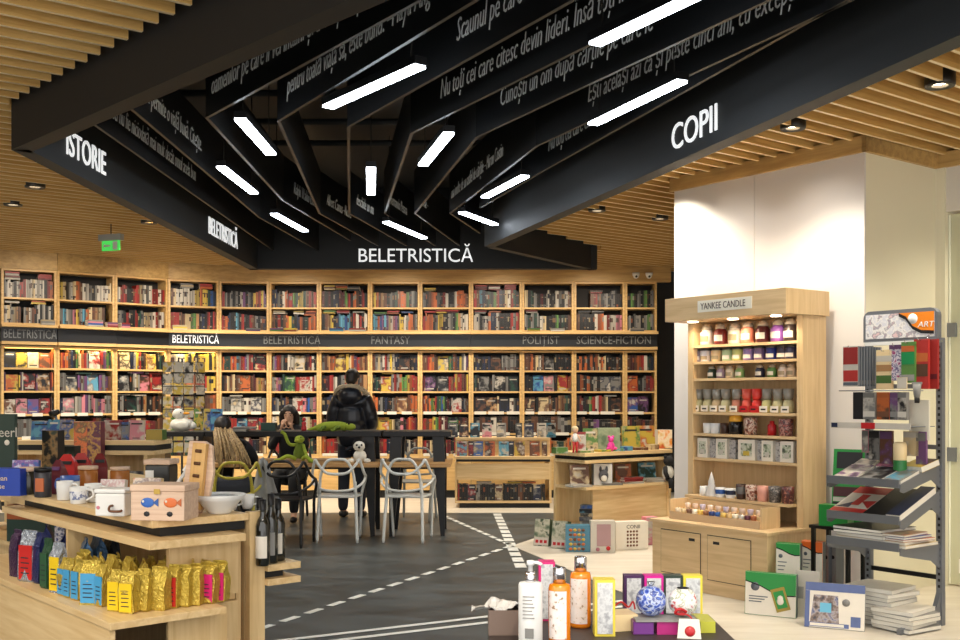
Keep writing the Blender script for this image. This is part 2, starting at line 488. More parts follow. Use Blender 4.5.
PLEN = mat('dark_timber_void', (110, 80, 42), 0.8, var=0.1)
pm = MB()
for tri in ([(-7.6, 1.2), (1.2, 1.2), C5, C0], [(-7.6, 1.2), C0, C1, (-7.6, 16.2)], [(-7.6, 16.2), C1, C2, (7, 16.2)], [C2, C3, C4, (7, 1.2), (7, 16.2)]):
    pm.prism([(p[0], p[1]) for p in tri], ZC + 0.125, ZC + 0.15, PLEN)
structure(pm.build('ceiling_void'))

# --- walls
WALLP = mat('warm_white_plaster', (222, 216, 206), 0.6, var=0.03, scale=1.5)
wb = MB(); wb.box(-9, 9, 16.3, 16.45, 0, 4.2, BLACK); structure(wb.build('wall_back'))
wl = MB(); wl.box(-7.75, -7.6, -1.5, 16.3, 0, 4.2, WALLP); structure(wl.build('wall_left'))
wr = MB(); wr.box(7.0, 7.15, -1.5, 16.3, 0, 4.2, WALLP); structure(wr.build('wall_right'))
# white pillar behind the candle cabinet: x = along its face, y = into it
PF = Fr(1.712, 9.25, UV)            # left end of the face
PW = 1.875
PILL = mat('pillar_white_paint', (216, 211, 206), 0.5, var=0.02, scale=1)
SIDE = mat('pale_yellow_plaster', (230, 224, 198), 0.5, var=0.05, scale=1.2)
pl = MB()
pl.box(0, 0.868, 0, 0.02, 0, 3.30, PILL); pl.box(0.872, PW, 0, 0.02, 0, 3.30, PILL)
pl.box(0.0, PW, 0.02, 0.97, 0, 3.30, PILL, right=SIDE)
structure(pl.build('wall_pillar', loc=PF.w(0, 0), rz=PF.rz))
tr = MB()
tr.box(-0.03, PW + 0.03, -0.03, 0.0, 3.30, 3.42, FASCIA); tr.box(PW, PW + 0.03, -0.03, 1.0, 3.30, 3.42, FASCIA)
tr.box(-0.03, PW + 0.03, 0.0, 0.97, 3.305, 3.42, FASCIA)
structure(tr.build('trim_6', loc=PF.w(0, 0), rz=PF.rz))
# wall on from the pillar with the glass door
sw = MB()
sw.box(PW, PW + 0.08, 0.97, 1.12, 0, 3.42, SIDE)
sw.box(PW - 0.05, PW + 1.6, 0.99, 1.12, 2.95, 3.30, WALLP)
sw.box(PW - 0.05, PW + 1.6, 0.96, 1.13, 3.30, 3.42, FASCIA)
sw.box(PW + 0.08, PW + 1.6, 1.55, 1.65, 0, 2.95, SIDE)
structure(sw.build('wall_side', loc=PF.w(0, 0), rz=PF.rz))
DG = mat('pale_door_glass', (232, 232, 200), 0.15, var=0, alpha=0.55)
dm = MB(); dm.box(PW + 0.10, PW + 1.0, 1.02, 1.035, 0.02, 2.93, DG)
door = structure(dm.build('door_1', loc=PF.w(0, 0), rz=PF.rz))
EDGE = mat('polished_glass_edge', (250, 252, 232), 0.2, var=0)
em = MB(); em.box(PW + 0.085, PW + 0.10, 1.015, 1.04, 0.02, 2.93, EDGE); em.build('glass_edge', door)
for z in (1.04, 2.02):
    hm = MB(); hm.box(PW + 0.06, PW + 0.15, 1.0, 1.05, z - 0.055, z + 0.055, GREYM); hm.build('hinge', door)
# fascia over the bookcases
DIV = [(1, 268), (57, 271), (115, 275), (168, 279), (219, 281), (269, 282), (319, 282), (370, 282), (420, 282), (471, 282), (522, 282), (574, 282), (625, 282), (657, 282)]
DP = []
for x, y in DIV:
    Y = 15.4 * 114.0 / (HY - y); DP.append(Vector(((x - CX) / F * Y, Y)))
fm = MB()
pts = [DP[0] + (DP[0] - DP[1]) * 2.4] + DP + [DP[-1] + Vector((0.2, 0))]
for i in range(len(pts) - 1):
    a, b = pts[i], pts[i + 1]; dd = (b - a).normalized(); nn = Vector((dd.y, -dd.x)) * 0.03
    fm.prism([a + nn, b + nn, b - nn * 4, a - nn * 4], 3.175, 3.41, FASCIA)
structure(fm.build('trim_7'))
# ================================================================ LIGHTS OF THE SHOP
TUBE = mat('lit_diffuser', (235, 245, 255), 0.5, var=0, emit=TUBE_POWER)
TUBES = [((328, 107), (420, 66), 1.78, 'hanging tube light over the front of the black canopy, between the long quotations'),
         ((240, 119), (271, 154), 1.78, 'hanging tube light in the canopy beside the start of the first long quotation'),
         ((221, 167), (254, 193), 1.78, 'hanging tube light nearest the ISTORIE beam'),
         ((371, 168), (371, 194), 1.78, 'short-looking tube light pointing straight away in the middle of the canopy'),
         ((449, 133), (423, 165), 1.78, 'slanting tube light right of the middle one, below the third quotation'),
         ((274, 214), (305, 231), 1.76, 'tube light in the back corner of the canopy, left of the BELETRISTICĂ lettering'),
         ((386, 222), (424, 238), 1.76, 'tube light just above the BELETRISTICĂ lettering on the back beam'),
         ((525, 176), (485, 197), 1.78, 'tube light hanging above the far end of the COPII beam'),
         ((700, -6), (595, 44), 1.78, 'tube light at the top edge of the picture, above the Truman quotation'),
         ((682, 81), (593, 124), 1.78, 'long tube light beside the COPII lettering'),
         ((462, 212.5), (495, 224.5), 1.76, 'tube light partly hidden by the far end of the COPII beam')]
for (a, b, k, lab) in TUBES:
    pa, pb = PZ(a[0], a[1], EYE + k), PZ(b[0], b[1], EYE + k)
    L = (pb - pa).length; mid = (pa + pb) / 2; ang = math.atan2(pb.y - pa.y, pb.x - pa.x)
    t = thing('ceiling_light', 'white ' + lab, 'light', mid, ang, 'tube lights in the black canopy')
    h = MB(); h.box(-L / 2 - 0.01, L / 2 + 0.01, -0.04, 0.04, 0.006, 0.05, METB); h.build('housing', t)
    g = MB(); g.box(-L / 2, L / 2, -0.036, 0.036, -0.008, 0.006, TUBE); g.build('diffuser', t)
    for sx in (-1, 1):
        c = MB(); c.tube([(sx * L * 0.42, 0, 0.05), (sx * L * 0.42, 0, 4.15 - mid.z)], 0.004, METB, 5); c.build('cable', t)
RING = mat('downlight_ring', (60, 58, 55), 0.35, metal=0.6, var=0)
LENS = mat('lit_lens', (255, 232, 195), 0.4, var=0, emit=9)
DL = [((35, 186), 'recessed downlight in the slats left of the ISTORIE beam, upper of two'),
      ((13, 204), 'recessed downlight in the slats left of the ISTORIE beam, lower of two'),
      ((149, 222), 'recessed downlight in the slats beside the far half of the left beam'),
      ((85, 258), 'recessed downlight low over the left bookcases'),
      ((193, 267), 'recessed downlight in the slats just above the bookcase fascia'),
      ((793, 127), 'recessed downlight in the slats under the COPII beam, above the pillar'),
      ((940, 84), 'recessed downlight in the slats above the glass door'),
      ((597, 210), 'recessed downlight in the slats right of the end of the COPII beam'),
      ((660, 218), 'recessed downlight in the slats beside the pillar trim')]
for i, ((x, y), lab) in enumerate(DL):
    p = PZ(x, y, ZC + 0.005)
    t = thing('downlight', 'small round ' + lab, 'light', (p.x, p.y, ZC), 0, 'downlights in the slat ceiling')
    m = MB(); m.lathe([(0.05, -0.006), (0.085, -0.012), (0.09, 0.0), (0.09, 0.08), (0.05, 0.08), (0.05, -0.006)], RING, n=20, cap=False); m.build('trim_ring', t)
    m = MB(); m.lathe([(0.0001, 0.012), (0.05, 0.012)], LENS, n=16, cap=False)
    m.f = [f[::-1] for f in m.f]; m.build('lens', t)
    spot('downlight_or_fill', (p.x, p.y, ZC - 0.03), (p.x, p.y, 0), SPOT_W, angle=120)
# unseen downlights of the shop; final pair added to brighten display and side wall
for (x, y) in ((-3.2, 3.0), (-2.2, 2.2), (0.4, 1.4), (3.2, 3.2), (3.6, 5.4), (-4.6, 6.0), (-5.0, 9.0), (-5.2, 11.6), (1.5, 9.0), (4.3, 7.4)):
    spot('downlight_or_fill', (x, y, ZC - 0.03), (x, y, 0), SPOT_W * 1.3, angle=125)
spot('downlight_or_fill', (1.30, 8.55, ZC - 0.03), (1.6, 10.5, 0.7), SPOT_W * 0.9, angle=60)  # extra spot added to brighten the children's display, no fixture
# wall washers on the pillar face
for fx in (0.62, 1.55):
    p = PF.w(fx, -0.75, ZC - 0.02); q = PF.w(fx, 0.0, 2.1)
    spot('pillar_washer', p, q, WASH_W, col=(1, 0.93, 0.84), angle=95, blend=1.0)
# light along the bookcase front
for x in (-2.7, -1.2, 0.3, 1.7):
    spot('bookcase_washer', (x, 14.1, ZC - 0.04), (x, 15.5, 1.4), SPOT_W * 0.9, col=(1, 0.87, 0.7), angle=110, blend=0.8)
for x, y in ((-5.2, 12.5), (-4.0, 13.6)):
    spot('bookcase_washer', (x, y, ZC - 0.04), (x - 0.6, y + 1.6, 1.4), SPOT_W * 0.9, col=(1, 0.87, 0.7), angle=110, blend=0.8)

# spots added near the pale walkway, bounced up to brighten the ceiling
for x, y in ((-4.6, 13.3), (-5.9, 11.9), (-3.7, 14.2), (-2.1, 14.0), (-0.6, 14.2), (1.9, 13.4), (2.4, 11.6)):
    spot('downlight_or_fill', (x, y, ZC - 0.03), (x, y, 0), SPOT_W * 1.3, angle=115)
# exit sign and ceiling devices
p = PY(111, 248, 11.6)
t = thing('exit_sign', 'green lit exit sign hanging from the slat ceiling over the left bookcases', 'sign', (p.x, p.y, p.z + 0.10), math.radians(-20))
GRN = mat('green_lit_panel', (70, 190, 80), 0.4, var=0, emit=0.5)
m = MB(); m.box(-0.15, 0.15, -0.03, 0.03, -0.02, 0.05, mat('grey_plastic', (170, 172, 168), 0.4)); m.build('housing', t)
m = MB(); m.box(-0.12, 0.12, -0.006, 0.006, -0.13, -0.02, GRN); pn = m.build('panel', t)
m = MB()
m.box(-0.08, -0.01, -0.009, -0.006, -0.085, -0.065, WHITE); m.extr([(-0.10, -0.075), (-0.075, -0.05), (-0.075, -0.10)], -0.009, -0.006, WHITE)
m.box(0.03, 0.09, -0.009, -0.006, -0.12, -0.03, WHITE); m.build('arrow', pn)
m = MB(); m.tube([(0, 0, 0.05), (0, 0, ZC - p.z - 0.10)], 0.006, METB, 6); m.build('rod', t)
for px, lab in ((636, 'left of the two white dome cameras on the bookcase fascia'), (649, 'right of the two white dome cameras on the bookcase fascia')):
    p = PY(px, 277, 15.34)
    t = thing('dome_camera', lab, 'camera', (p.x, p.y, p.z), 0, 'dome cameras on the fascia')
    m = MB(); m.lathe([(0.05, 0.02), (0.055, 0.06), (0.001, 0.06)], WHITE, n=16); m.build('base', t)
    m = MB(); m.ball((0, 0, 0.02), 0.045, WHITE, 14); m.build('dome', t)
    m = MB(); m.ball((0, -0.035, 0.005), 0.018, METB, 8); m.build('lens', t)

# ================================================================ BOOKCASES
PAL = {'w': ('white', (200, 193, 180)), 'e': ('beige', (206, 184, 142)), 't': ('tan', (170, 128, 84)), 'b': ('brown', (104, 66, 44)),
       'r': ('red', (152, 40, 36)), 'm': ('maroon', (92, 26, 34)), 'o': ('orange', (190, 98, 46)), 'y': ('yellow', (200, 172, 66)),
       'g': ('green', (88, 132, 64)), 'd': ('dark green', (34, 66, 56)), 'c': ('light blue', (92, 158, 186)), 'B': ('blue', (44, 88, 160)),
       'n': ('navy', (28, 38, 66)), 'k': ('black', (24, 23, 25)), 's': ('grey', (128, 126, 122)), 'p': ('purple', (112, 72, 118)),
       'i': ('pink', (206, 128, 140))}
RGB = {k: v[1] for k, v in PAL.items()}
def shade(k, j):
    return mat('%s_card_%d' % (PAL[k][0].replace(' ', '_'), j), tuple(min(255, int(c * (0.82, 1.0, 1.16)[j])) for c in RGB[k]), 0.45, var=0.06, scale=20)
def cloth(k, j):
    return mat('%s_book_cloth_%d' % (PAL[k][0].replace(' ', '_'), j), tuple(min(255, int(c * (0.66, 0.83, 0.98)[j])) for c in RGB[k]), 0.45, var=0.06, scale=20)
def cover_art(a, b, j=0):
    third = (RGB['w'], RGB['k'], RGB['e'])[j % 3]
    return art('cover_print_%s_%s_%d' % (PAL[a][0].replace(' ', '_'), PAL[b][0].replace(' ', '_'), j % 3), [tuple(.88 * v for v in q) for q in (RGB[a], RGB[a], RGB[b], third)], 11.0)
def spine_book(mb, x, th, d, h, k, rnd, M, y0=0.0, z0=0.0):
    """upright book with its spine at y0, in bookcase coordinates"""
    c = cloth(k, rnd.randrange(3))
    light = k in 'weyics'
    bandm = cloth(rnd.choice('kmnbbs' if light else 'wetsbo'), 0)
    style = rnd.random()
    mb.box(x, x + th, y0 + 0.003, y0 + d, z0, z0 + h, c, M, top=PAPER)
    z1 = z0 + h
    if style < 0.24:      # title panel in the upper half
        cuts = [(z0, z0 + h * .52, c), (z0 + h * .52, z0 + h * .80, bandm), (z0 + h * .80, z1, c)]
    elif style < 0.36:    # foot band
        cuts = [(z0, z0 + h * .22, bandm), (z0 + h * .22, z1, c)]
    elif style < 0.60:
        cuts = [(z0, z0 + h * .12, c), (z0 + h * .12, z0 + h * .2, bandm), (z0 + h * .2, z0 + h * .72, c), (z0 + h * .72, z0 + h * .78, bandm), (z0 + h * .78, z1, c)]
    else:
        cuts = [(z0, z1, c)]
    for a, b, mm in cuts:
        mb.quad((x, y0, a), (x + th, y0, a), (x + th, y0, b), (x, y0, b), mm, M)
    for xa in (x, x + th):
        mb.quad((xa, y0, z0), (xa, y0 + .003, z0), (xa, y0 + .003, z1), (xa, y0, z1), c, M)
def face_book(mb, x, w, h, th, a, b, rnd, M, y0, z0):
    """book standing with its front cover showing, leaning back a little"""
    L = M @ T(x, y0, z0) @ RX(-9)
    mb.box(0, w, 0.002, th, 0.0, h, PAPER, L)
    mb.box(0, w, 0.0, 0.002, 0.0, h, cloth(a, 1), L, front=cover_art(a, b, rnd.randrange(3)))
    mb.box(0, w, th, th + .002, 0.0, h, cloth(a, 1), L)
    mb.box(-.002, 0.0, 0.0, th + .002, 0.0, h, cloth(a, 0), L)
    # title strip
    t = cloth('w' if a in 'knmdbBprg' else 'k', 1)
    zz = h * rnd.choice((.72, .8, .12))
    mb.quad((w * .15, -.001, zz), (w * .85, -.001, zz), (w * .85, -.001, zz + h * .07), (w * .15, -.001, zz + h * .07), t, L)
def flat_book(mb, x, w, d, th, k, rnd, M, y0, z0):
    c = cloth(k, rnd.randrange(3))
    mb.box(x, x + w, y0 + .004, y0 + d, z0 + .003, z0 + th - .003, PAPER, M)
    mb.box(x, x + w, y0, y0 + d, z0, z0 + .003, c, M); mb.box(x, x + w, y0, y0 + d, z0 + th - .003, z0 + th, c, M)
    mb.box(x, x + w, y0, y0 + .004, z0, z0 + th, c, M)

UPZ = [2.80, 2.465]                       # book floors of the upper units (top row first)
LOZ = [1.875, 1.57, 1.262, 0.955, 0.648]  # lower units
ROWN = [q + ' shelf down' for q in ('topmost', 'second', 'third', 'fourth', 'fifth', 'sixth', 'seventh')]
BAYN = [ordinal(q) + ' bay from left' for q in range(9)] + ['fourth bay from right', 'third bay from right', 'second bay from right', 'narrow rightmost bay']
BAYN[0] = 'leftmost bay'
B_ROWS = [
 ["swwkwrrwwewwwkro", "wewetb.stwbkwkwkwk", "[nk][yk][we][bo]oo", "p[oy]ypw[kr]p[kt]ro", "[bw][si][pB][rk]bk", "wbsssbwwb"],
 ["ye.weobwwskwwwwe", "scwsiyscoebteb..", "orobnkgeors[wr]rpgd", "ss[ks]psp[cs]pspb", "n[si]wsipsispiss", "mrmbkmrbkm"],
 ["wrrkkrrewswrrwr", "sskrkkrdseewwrww", "b[ek]nsyrkb[yb]kdk", "k[ks]k.wwes[ib]r[rm]k", "ksk[dk]sktkkbkbk", "rmmbebrmbb"],
 ["bewwwwwwwyyoyydBn", "rrrbbeeggtknkrkr", "wwwwykykyyyky", "yyyooorryy", "oobb[bt]bo", "ggyo[cB][cn]"],
 ["rskskskwpkskyoryp", "ronkkckrkkrbskbn", "odddorocsrrpsrrk[kr]", "kbebebb[ob]bmtytb", "ss[ws]ww[wn]s", "kkrr[nc][rm]rm"],
 ["nnskworrgdyydbrbr", "bkrkboydknokdooo", "sprrskkwww[we]kmrwk", "swipkd[dg]rr[rw]wrw", "nsknbk[rw]iBsi", "wewsdsdwer"],
 ["mkmknnmmgrkobkrk", "kbtyknccBckrwrkw", "sbtoo[by]yeoprbtb", "kmrwksrmrkbt", "knskkbskk", "bkkbkrbk"],
 ["yobtbkskdooogksk", "ccoBpcpewipsyywsoobs", "bseswrwywnn[kb]kkn", "kdk[yr]srsoggyorr", "ooksknkksb[bt]booo", "gy[yo]yeksikrorm"],
 ["skbooskrwkkwooob", "roooksyykkwskgtwww", "bbroobb[ys]gdobnyswp", "m[kp]k[ks]rbryrrbmy", "robogyrdgBgkmk[rw]nsb", "rboygrwm[kg]kmb"],
 ["rbcnkdkgrnkewrdk", "wwkswonnwkkkkrsr", "knknkn[kb]sssssk", "dk[sk]ks[kw]s[dk]", "k[kb][kt]e[kn]wwskn", "kbkwkbkk"],
 ["ekdskmkwkkwskwb", "sdsdswekkkgkdkb", "bbobewb[ks]kkkkkk", "kkk[cB][si]k[ry]o", "[bk]k[eb]bkbtbdk", "kbkkbsk"],
 ["....brbkskskk", "bkkkkkwoowrwwii", "kokokokoeoekkkkbk", "kokokwk[sn][sn]", "kmkkgrwrbek[kb]", "kbkpkkbk"],
 ["kgkskgks", "skswksgs", "bmborwdn", "[or]ksmr", "[Bp][kp]", "mkbmkb"]]
STACK = {(0, 0): [(.01, 'wrwr'), (.70, 'rrrr')], (0, 1): [(.01, 'wskw'), (.55, 'yor')], (3, 0): [(.22, 'sest'), (.64, 'orr')],
         (5, 1): [(.02, 'we'), (.48, 'wye'), (.74, 'oro')], (6, 0): [(.03, 'eby'), (.28, 'yob'), (.56, 'kwk')], (6, 1): [(.02, 'ygr'), (.32, 'ire'), (.68, 'wbB')],
         (7, 1): [(.02, 'dg'), (.32, 'oro'), (.64, 'BB')], (8, 0): [(.02, 'yy')], (8, 1): [(.03, 'rwr'), (.28, 'yrr'), (.52, 'mrk')],
         (9, 0): [(.02, 'rmr'), (.33, 'rwrs'), (.68, 'rrr')], (9, 1): [(.01, 'sro'), (.33, 'oe')], (10, 1): [(.02, 'wr')], (11, 1): [(.03, 'kk'), (.34, 'ks')],
         (2, 3): [(.30, 'pp'), (.66, 'rr')], (2, 4): [(.0, 'w'), (.36, 'w')], (1, 3): [(.35, 'd'), (.62, 'k')], (7, 3): [(.2, 'y')], (8, 3): [(.6, 's')],
         (4, 4): [(.18, 'w')], (7, 4): [(.7, 'r')], (11, 4): [(.62, 'sk')], (11, 0): [(.3, 'rb')]}
HIDDEN = {(3, 2), (3, 3), (3, 4), (3, 5), (5, 4), (6, 3), (6, 4), (0, 5), (2, 5), (5, 5), (6, 5), (9, 5), (10, 5), (11, 5), (12, 5), (12, 4)}
RND = random.Random(11)
_r = random.Random(77)
for q in range(13):
    if len(B_ROWS[q]) < 7: B_ROWS[q].append(''.join(_r.choice('rbksweomktnd') for _ in range(13 if q < 12 else 7)))
    HIDDEN.add((q, 6))
CATALOG = []            # every shelved book: dict(kind, bay, row, colour, area, draw)
BF = []
for i in range(13):
    a, b = DP[i], DP[i + 1]
    fr = Fr(a.x, a.y, math.degrees(math.atan2(b.y - a.y, b.x - a.x))); fr.W = (b - a).length; BF.append(fr)
BACKD = 0.27
LED = mat('warm_led_strip', (255, 206, 110), 0.5, var=0, emit=2.0)
for i, fr in enumerate(BF):
    W = fr.W; warm = i < 4
    for part in ('upper', 'lower'):
        if part == 'upper': z0, z1, zs = 2.44, 3.175, UPZ
        else: z0, z1, zs = 0.0, 2.165, LOZ
        lab = ('wooden wall unit of two book rows above the sign band, ' if part == 'upper' else 'tall wooden bookcase below the sign band, ') + BAYN[i]
        t = thing('bookcase', lab, 'bookcase', fr.w(0, 0, z0), fr.rz, 'wooden bookcases along the back')
        for xa, xb in ((0.003, 0.034), (W - 0.034, W - 0.003)):
            m = MB(); m.box(xa, xb, 0, BACKD + 0.02, 0 if part == 'upper' else 0.12, z1 - z0, SHELFW); m.build('side_panel', t)
        m = MB(); m.box(0.034, W - 0.034, BACKD, BACKD + 0.02, 0.03 if part == 'upper' else 0.62, z1 - z0 - 0.03, INNER); m.build('back_panel', t)
        m = MB(); m.box(0.034, W - 0.034, 0, BACKD, z1 - z0 - 0.028, z1 - z0, SHELFW); m.build('top_board', t)
        for q, z in enumerate(zs):
            m = MB(); m.box(0.034, W - 0.034, 0.004, BACKD, z - z0 - 0.025, z - z0 - 0.0008, SHELFW); sb = m.build('shelf', t)
            if part == 'lower' and 2 <= q and i not in (3,):
                r2 = random.Random(i * 7 + q); x = 0.05
                while x < W - 0.2:
                    w = r2.uniform(0.12, 0.25); m = MB(); m.box(x, x + w, 0.0, 0.0035, z - z0 - 0.032, z - z0 + 0.012, PAPER); x += w + r2.uniform(0.004, 0.09)
                    m.build('price_strip', sb)
        if part == 'lower':
            m = MB(); m.box(0.034, W - 0.034, 0.0, 0.02, 0.12, 0.622, SHELFW); m.build('base_panel', t)
            m = MB(); m.box(0.003, W - 0.003, 0.03, BACKD, 0.0, 0.12, BLACK); m.build('plinth', t)
        if warm and part == 'lower':
            m = MB(); m.box(0.05, W - 0.05, 0.012, 0.03, z1 - z0 - 0.036, z1 - z0 - 0.029, LED); m.build('light_strip', t)
    # ---- books
    for r, row in enumerate(B_ROWS[i]):
        rnd = random.Random(i * 31 + r * 7 + 3)
        z = (UPZ + LOZ)[r]; xmax = W - 0.04
        toks = []; j = 0
        while j < len(row):
            if row[j] == '[': toks.append(row[j + 1:j + 3]); j += 4
            else: toks.append(row[j]); j += 1
        nf = sum(1 for q in toks if len(q) == 2)
        fw = min(0.15, (W - 0.1) / max(nf, 1) - 0.012)
        unit = (W - 0.085 - nf * (fw + 0.008)) / max(1, len(toks) - nf)
        x = 0.042; hbase = rnd.uniform(0.222, 0.24) if r > 1 else rnd.uniform(0.225, 0.25)
        for q in toks:
            if len(q) == 2:
                h = min(0.25, max(0.2, fw * rnd.uniform(1.42, 1.6)))
                CATALOG.append(dict(kind='face', bay=i, row=r, c=q, x=x, w=fw, h=h, y=0.03, z=z, seed=rnd.random()))
                x += fw + 0.008; continue
            seg = unit; n = 2 if unit > 0.029 else 1
            if q == '.': x += seg; continue
            for _ in range(n):
                th = seg / n - 0.0012
                h = hbase * rnd.uniform(0.84, 1.08)
                if rnd.random() < 0.75 and CATALOG and CATALOG[-1]['bay'] == i and CATALOG[-1]['row'] == r and CATALOG[-1]['kind'] == 'spine': h = CATALOG[-1]['h'] * rnd.uniform(.985, 1.015)
                h = max(0.17, min(h, 0.262))
                CATALOG.append(dict(kind='spine', bay=i, row=r, c=q, x=x, w=th, h=h, d=rnd.uniform(.13, .16), y=rnd.uniform(.02, .035), z=z, seed=rnd.random()))
                x += seg / n
        top = {}
        for fx, cs in STACK.get((i, r), []):
            x0 = 0.045 + fx * (W - 0.09); w = 0.185
            x0 = min(x0, W - 0.045 - w)
            hs = [c for c in CATALOG if c['bay'] == i and c['row'] == r and c['kind'] != 'flat' and c['x'] < x0 + w and c['x'] + c['w'] > x0]
            zz = z + (max(c['h'] for c in hs) if hs else 0) + 0.0008
            lim = ((3.14 if r == 0 else 2.77) if r < 2 else z + 0.275)
            for ch in cs:
                th = rnd.uniform(.02, .028)
                if zz + th > lim: break
                xx = x0 + rnd.uniform(-.004, .004)
                CATALOG.append(dict(kind='flat', bay=i, row=r, c=ch, x=xx, w=w - rnd.uniform(0, .02), h=th, d=.13, y=.03, z=zz, seed=rnd.random()))
                zz += th + 0.0005
# books lying on the ledge in front of the upper units
LEDGE = [(0, .72, .17, 'wse'), (1, .47, .2, 'wBiw'), (1, .92, .14, 'rip'), (2, .0, .12, 'ipr'), (3, .02, .2, 'eye'), (4, .55, .2, 'ps'), (5, .0, .2, 'gp'), (5, .3, .19, 'oy'),
         (6, .2, .2, 'cB'), (6, .62, .24, 'wr'), (10, .05, .18, 'yg'), (10, .55, .2, 'ww'), (12, .05, .2, 'sw')]
for (i, fx, w, cs) in LEDGE:
    zz = 2.4415
    x0 = 0.04 + fx * (BF[i].W - 0.08); x0 = min(x0, BF[i].W - w - 0.004)
    for ch in cs:
        CATALOG.append(dict(kind='ledge', bay=i, row=1, c=ch, x=x0, w=w, h=.022, d=.13, y=-.142, z=zz, seed=RND.random())); zz += .0225
def draw(c, mb, M):
    rnd = random.Random(int(c['seed'] * 1e6))
    if c['kind'] == 'face': face_book(mb, 0, c['w'], c['h'], .018, c['c'][0], c['c'][1], rnd, M, 0, 0)
    elif c['kind'] == 'spine': spine_book(mb, 0, c['w'], c['d'], c['h'], c['c'], rnd, M, 0, 0)
    else: flat_book(mb, 0, c['w'], c['d'], c['h'], c['c'], rnd, M, 0, 0)
for c in CATALOG:
    Y = BF[c['bay']].oy; vis = 1.0
    if (c['bay'], c['row']) in HIDDEN: vis = 0
    if c['row'] == 5 and c['bay'] > 8: vis = 0
    c['area'] = c['w'] * c['h'] / Y ** 2 * vis
N_SINGLE = 225
chosen = sorted(range(len(CATALOG)), key=lambda k: -CATALOG[k]['area'])[:N_SINGLE]
chosen = set(chosen)
mass = MB()
seen = {}
ROWB = {}
for k, c in enumerate(CATALOG):
    key = (c['bay'], c['row'], c['kind'], PAL[c['c'][0]][0]); seen.setdefault(key, []).append(k)
for k, c in enumerate(CATALOG):
    fr = BF[c['bay']]
    if k not in chosen:
        M = Matrix.Translation(fr.w(c['x'], c['y'], c['z'])) @ Matrix.Rotation(fr.rz, 4, 'Z')
        draw(c, mass, M); continue
    mb = MB(); draw(c, mb, Matrix.Identity(4))
    o = mb.build('book', loc=fr.w(c['x'], c['y'], c['z']), rz=fr.rz)
    col = PAL[c['c'][0]][0]
    sibs = seen[(c['bay'], c['row'], c['kind'], col)]
    if c['kind'] in ('flat', 'ledge'): sibs = sorted(sibs, key=lambda q: (CATALOG[q]['x'], -CATALOG[q]['z']))
    n = sibs.index(k); nm = len(sibs)
    what = {'face': 'cover-out book', 'spine': 'book spine', 'flat': 'book lying flat on top', 'ledge': 'book lying'}[c['kind']]
    if c['kind'] == 'face': col2 = '%s and %s' % (col, PAL[c['c'][1]][0])
    else: col2 = col
    which = 'only' if nm == 1 else ordinal(n)
    where = ROWN[c['row']] if c['kind'] != 'ledge' else 'sign band ledge'
    fromleft = '' if nm == 1 else ' from left'
    if c['kind'] == 'flat': fromleft = ''
    lab = '%s %s %s%s, %s, %s' % (which, col2, what, fromleft, where, BAYN[c['bay']])
    tag(o, lab, 'book', 'books in the wooden bookcases')
o = mass.build('shelved_books'); o['kind'] = 'stuff'
tag(o, 'the many other books standing in rows in the bookcases', 'books')
# empty black niche frames beyond the right end of the bookcases is the dark back wall itself

# ---- black sign band between upper and lower units
SIGN = mat('black_sign_panel', (30, 32, 36), 0.35, var=0.1, scale=2)
BANDS = [(0, 0, 'BELETRISTICĂ', .02), (1, 2, None, 0), (3, 3, 'BELETRISTICĂ', .05), (4, 5, 'BELETRISTICĂ', .62), (6, 8, 'FANTASY', .36), (9, 12, None, 0)]
for (b0, b1, word, fx) in BANDS:
    for i in range(b0, b1 + 1):
        pass
    nm = 'black sign panel ' + {0: 'at the left end of the band, lettered BELETRISTICĂ', 1: 'without lettering over the second and third bookcases', 3: 'over the card rack, lettered BELETRISTICĂ',
         4: 'over the fifth and sixth bookcases, lettered BELETRISTICĂ', 6: 'lettered FANTASY above the person in the jacket', 9: 'lettered POLIȚIST and SCIENCE-FICTION'}[b0]
    t = thing('shelf_sign', nm, 'sign', BF[b0].w(0, 0, 2.165), BF[b0].rz, 'panels of the black sign band')
    inv = (Matrix.Translation(BF[b0].w(0, 0, 2.165)) @ Matrix.Rotation(BF[b0].rz, 4, 'Z')).inverted()
    pb, ps, pt = MB(), MB(), MB()
    for i in range(b0, b1 + 1):
        fr = BF[i]; M = inv @ Matrix.Translation(fr.w(0, 0, 2.165)) @ Matrix.Rotation(fr.rz, 4, 'Z')
        e = 0.004 if i == b1 else -0.0
        pb.box(0.0, fr.W - e, -0.05, 0.2, 0.055, 0.235, SIGN, M)
        ps.box(0.0, fr.W - e, -0.075, 0.2, 0.012, 0.052, SHELFW, M)
        pt.box(0.0, fr.W - e, -0.15, 0.2, 0.238, 0.273, SHELFW, M)
    pb.build('panel', t); ps.build('lower_ledge', t); pt.build('upper_ledge', t)
    words = []
    if word: words = [(word, fx)]
    if b0 == 9: words = [('POLIȚIST', .40), ('SCIENCE-FICTION', .60)]
    for wd, f in words:
        if b0 == 9:
            x = (0.0 - BF[9].ox + PY(522, 0, 15.4).x) if wd[0] == 'P' else (PY(576, 0, 15.4).x - BF[9].ox)
        elif b0 == 6: x = PY(371, 0, 15.4).x - BF[6].ox
        elif b0 == 4: x = PY(264, 0, 15.4).x - BF[4].ox
        else: x = fx
        MM = T(x, -0.054, 0.095)
        if b0 == 4: MM = inv @ Matrix.Translation(BF[4].w(x, -0.056, 2.165 + 0.095)) @ Matrix.Rotation(BF[5].rz, 4, 'Z')
        txt(wd, 0.165, LETTERD if b0 not in (3,) else LETTER, 'lettering', t, MM, 0, 0.003, 0.82 if b0 not in (0, 3) else 0.64)
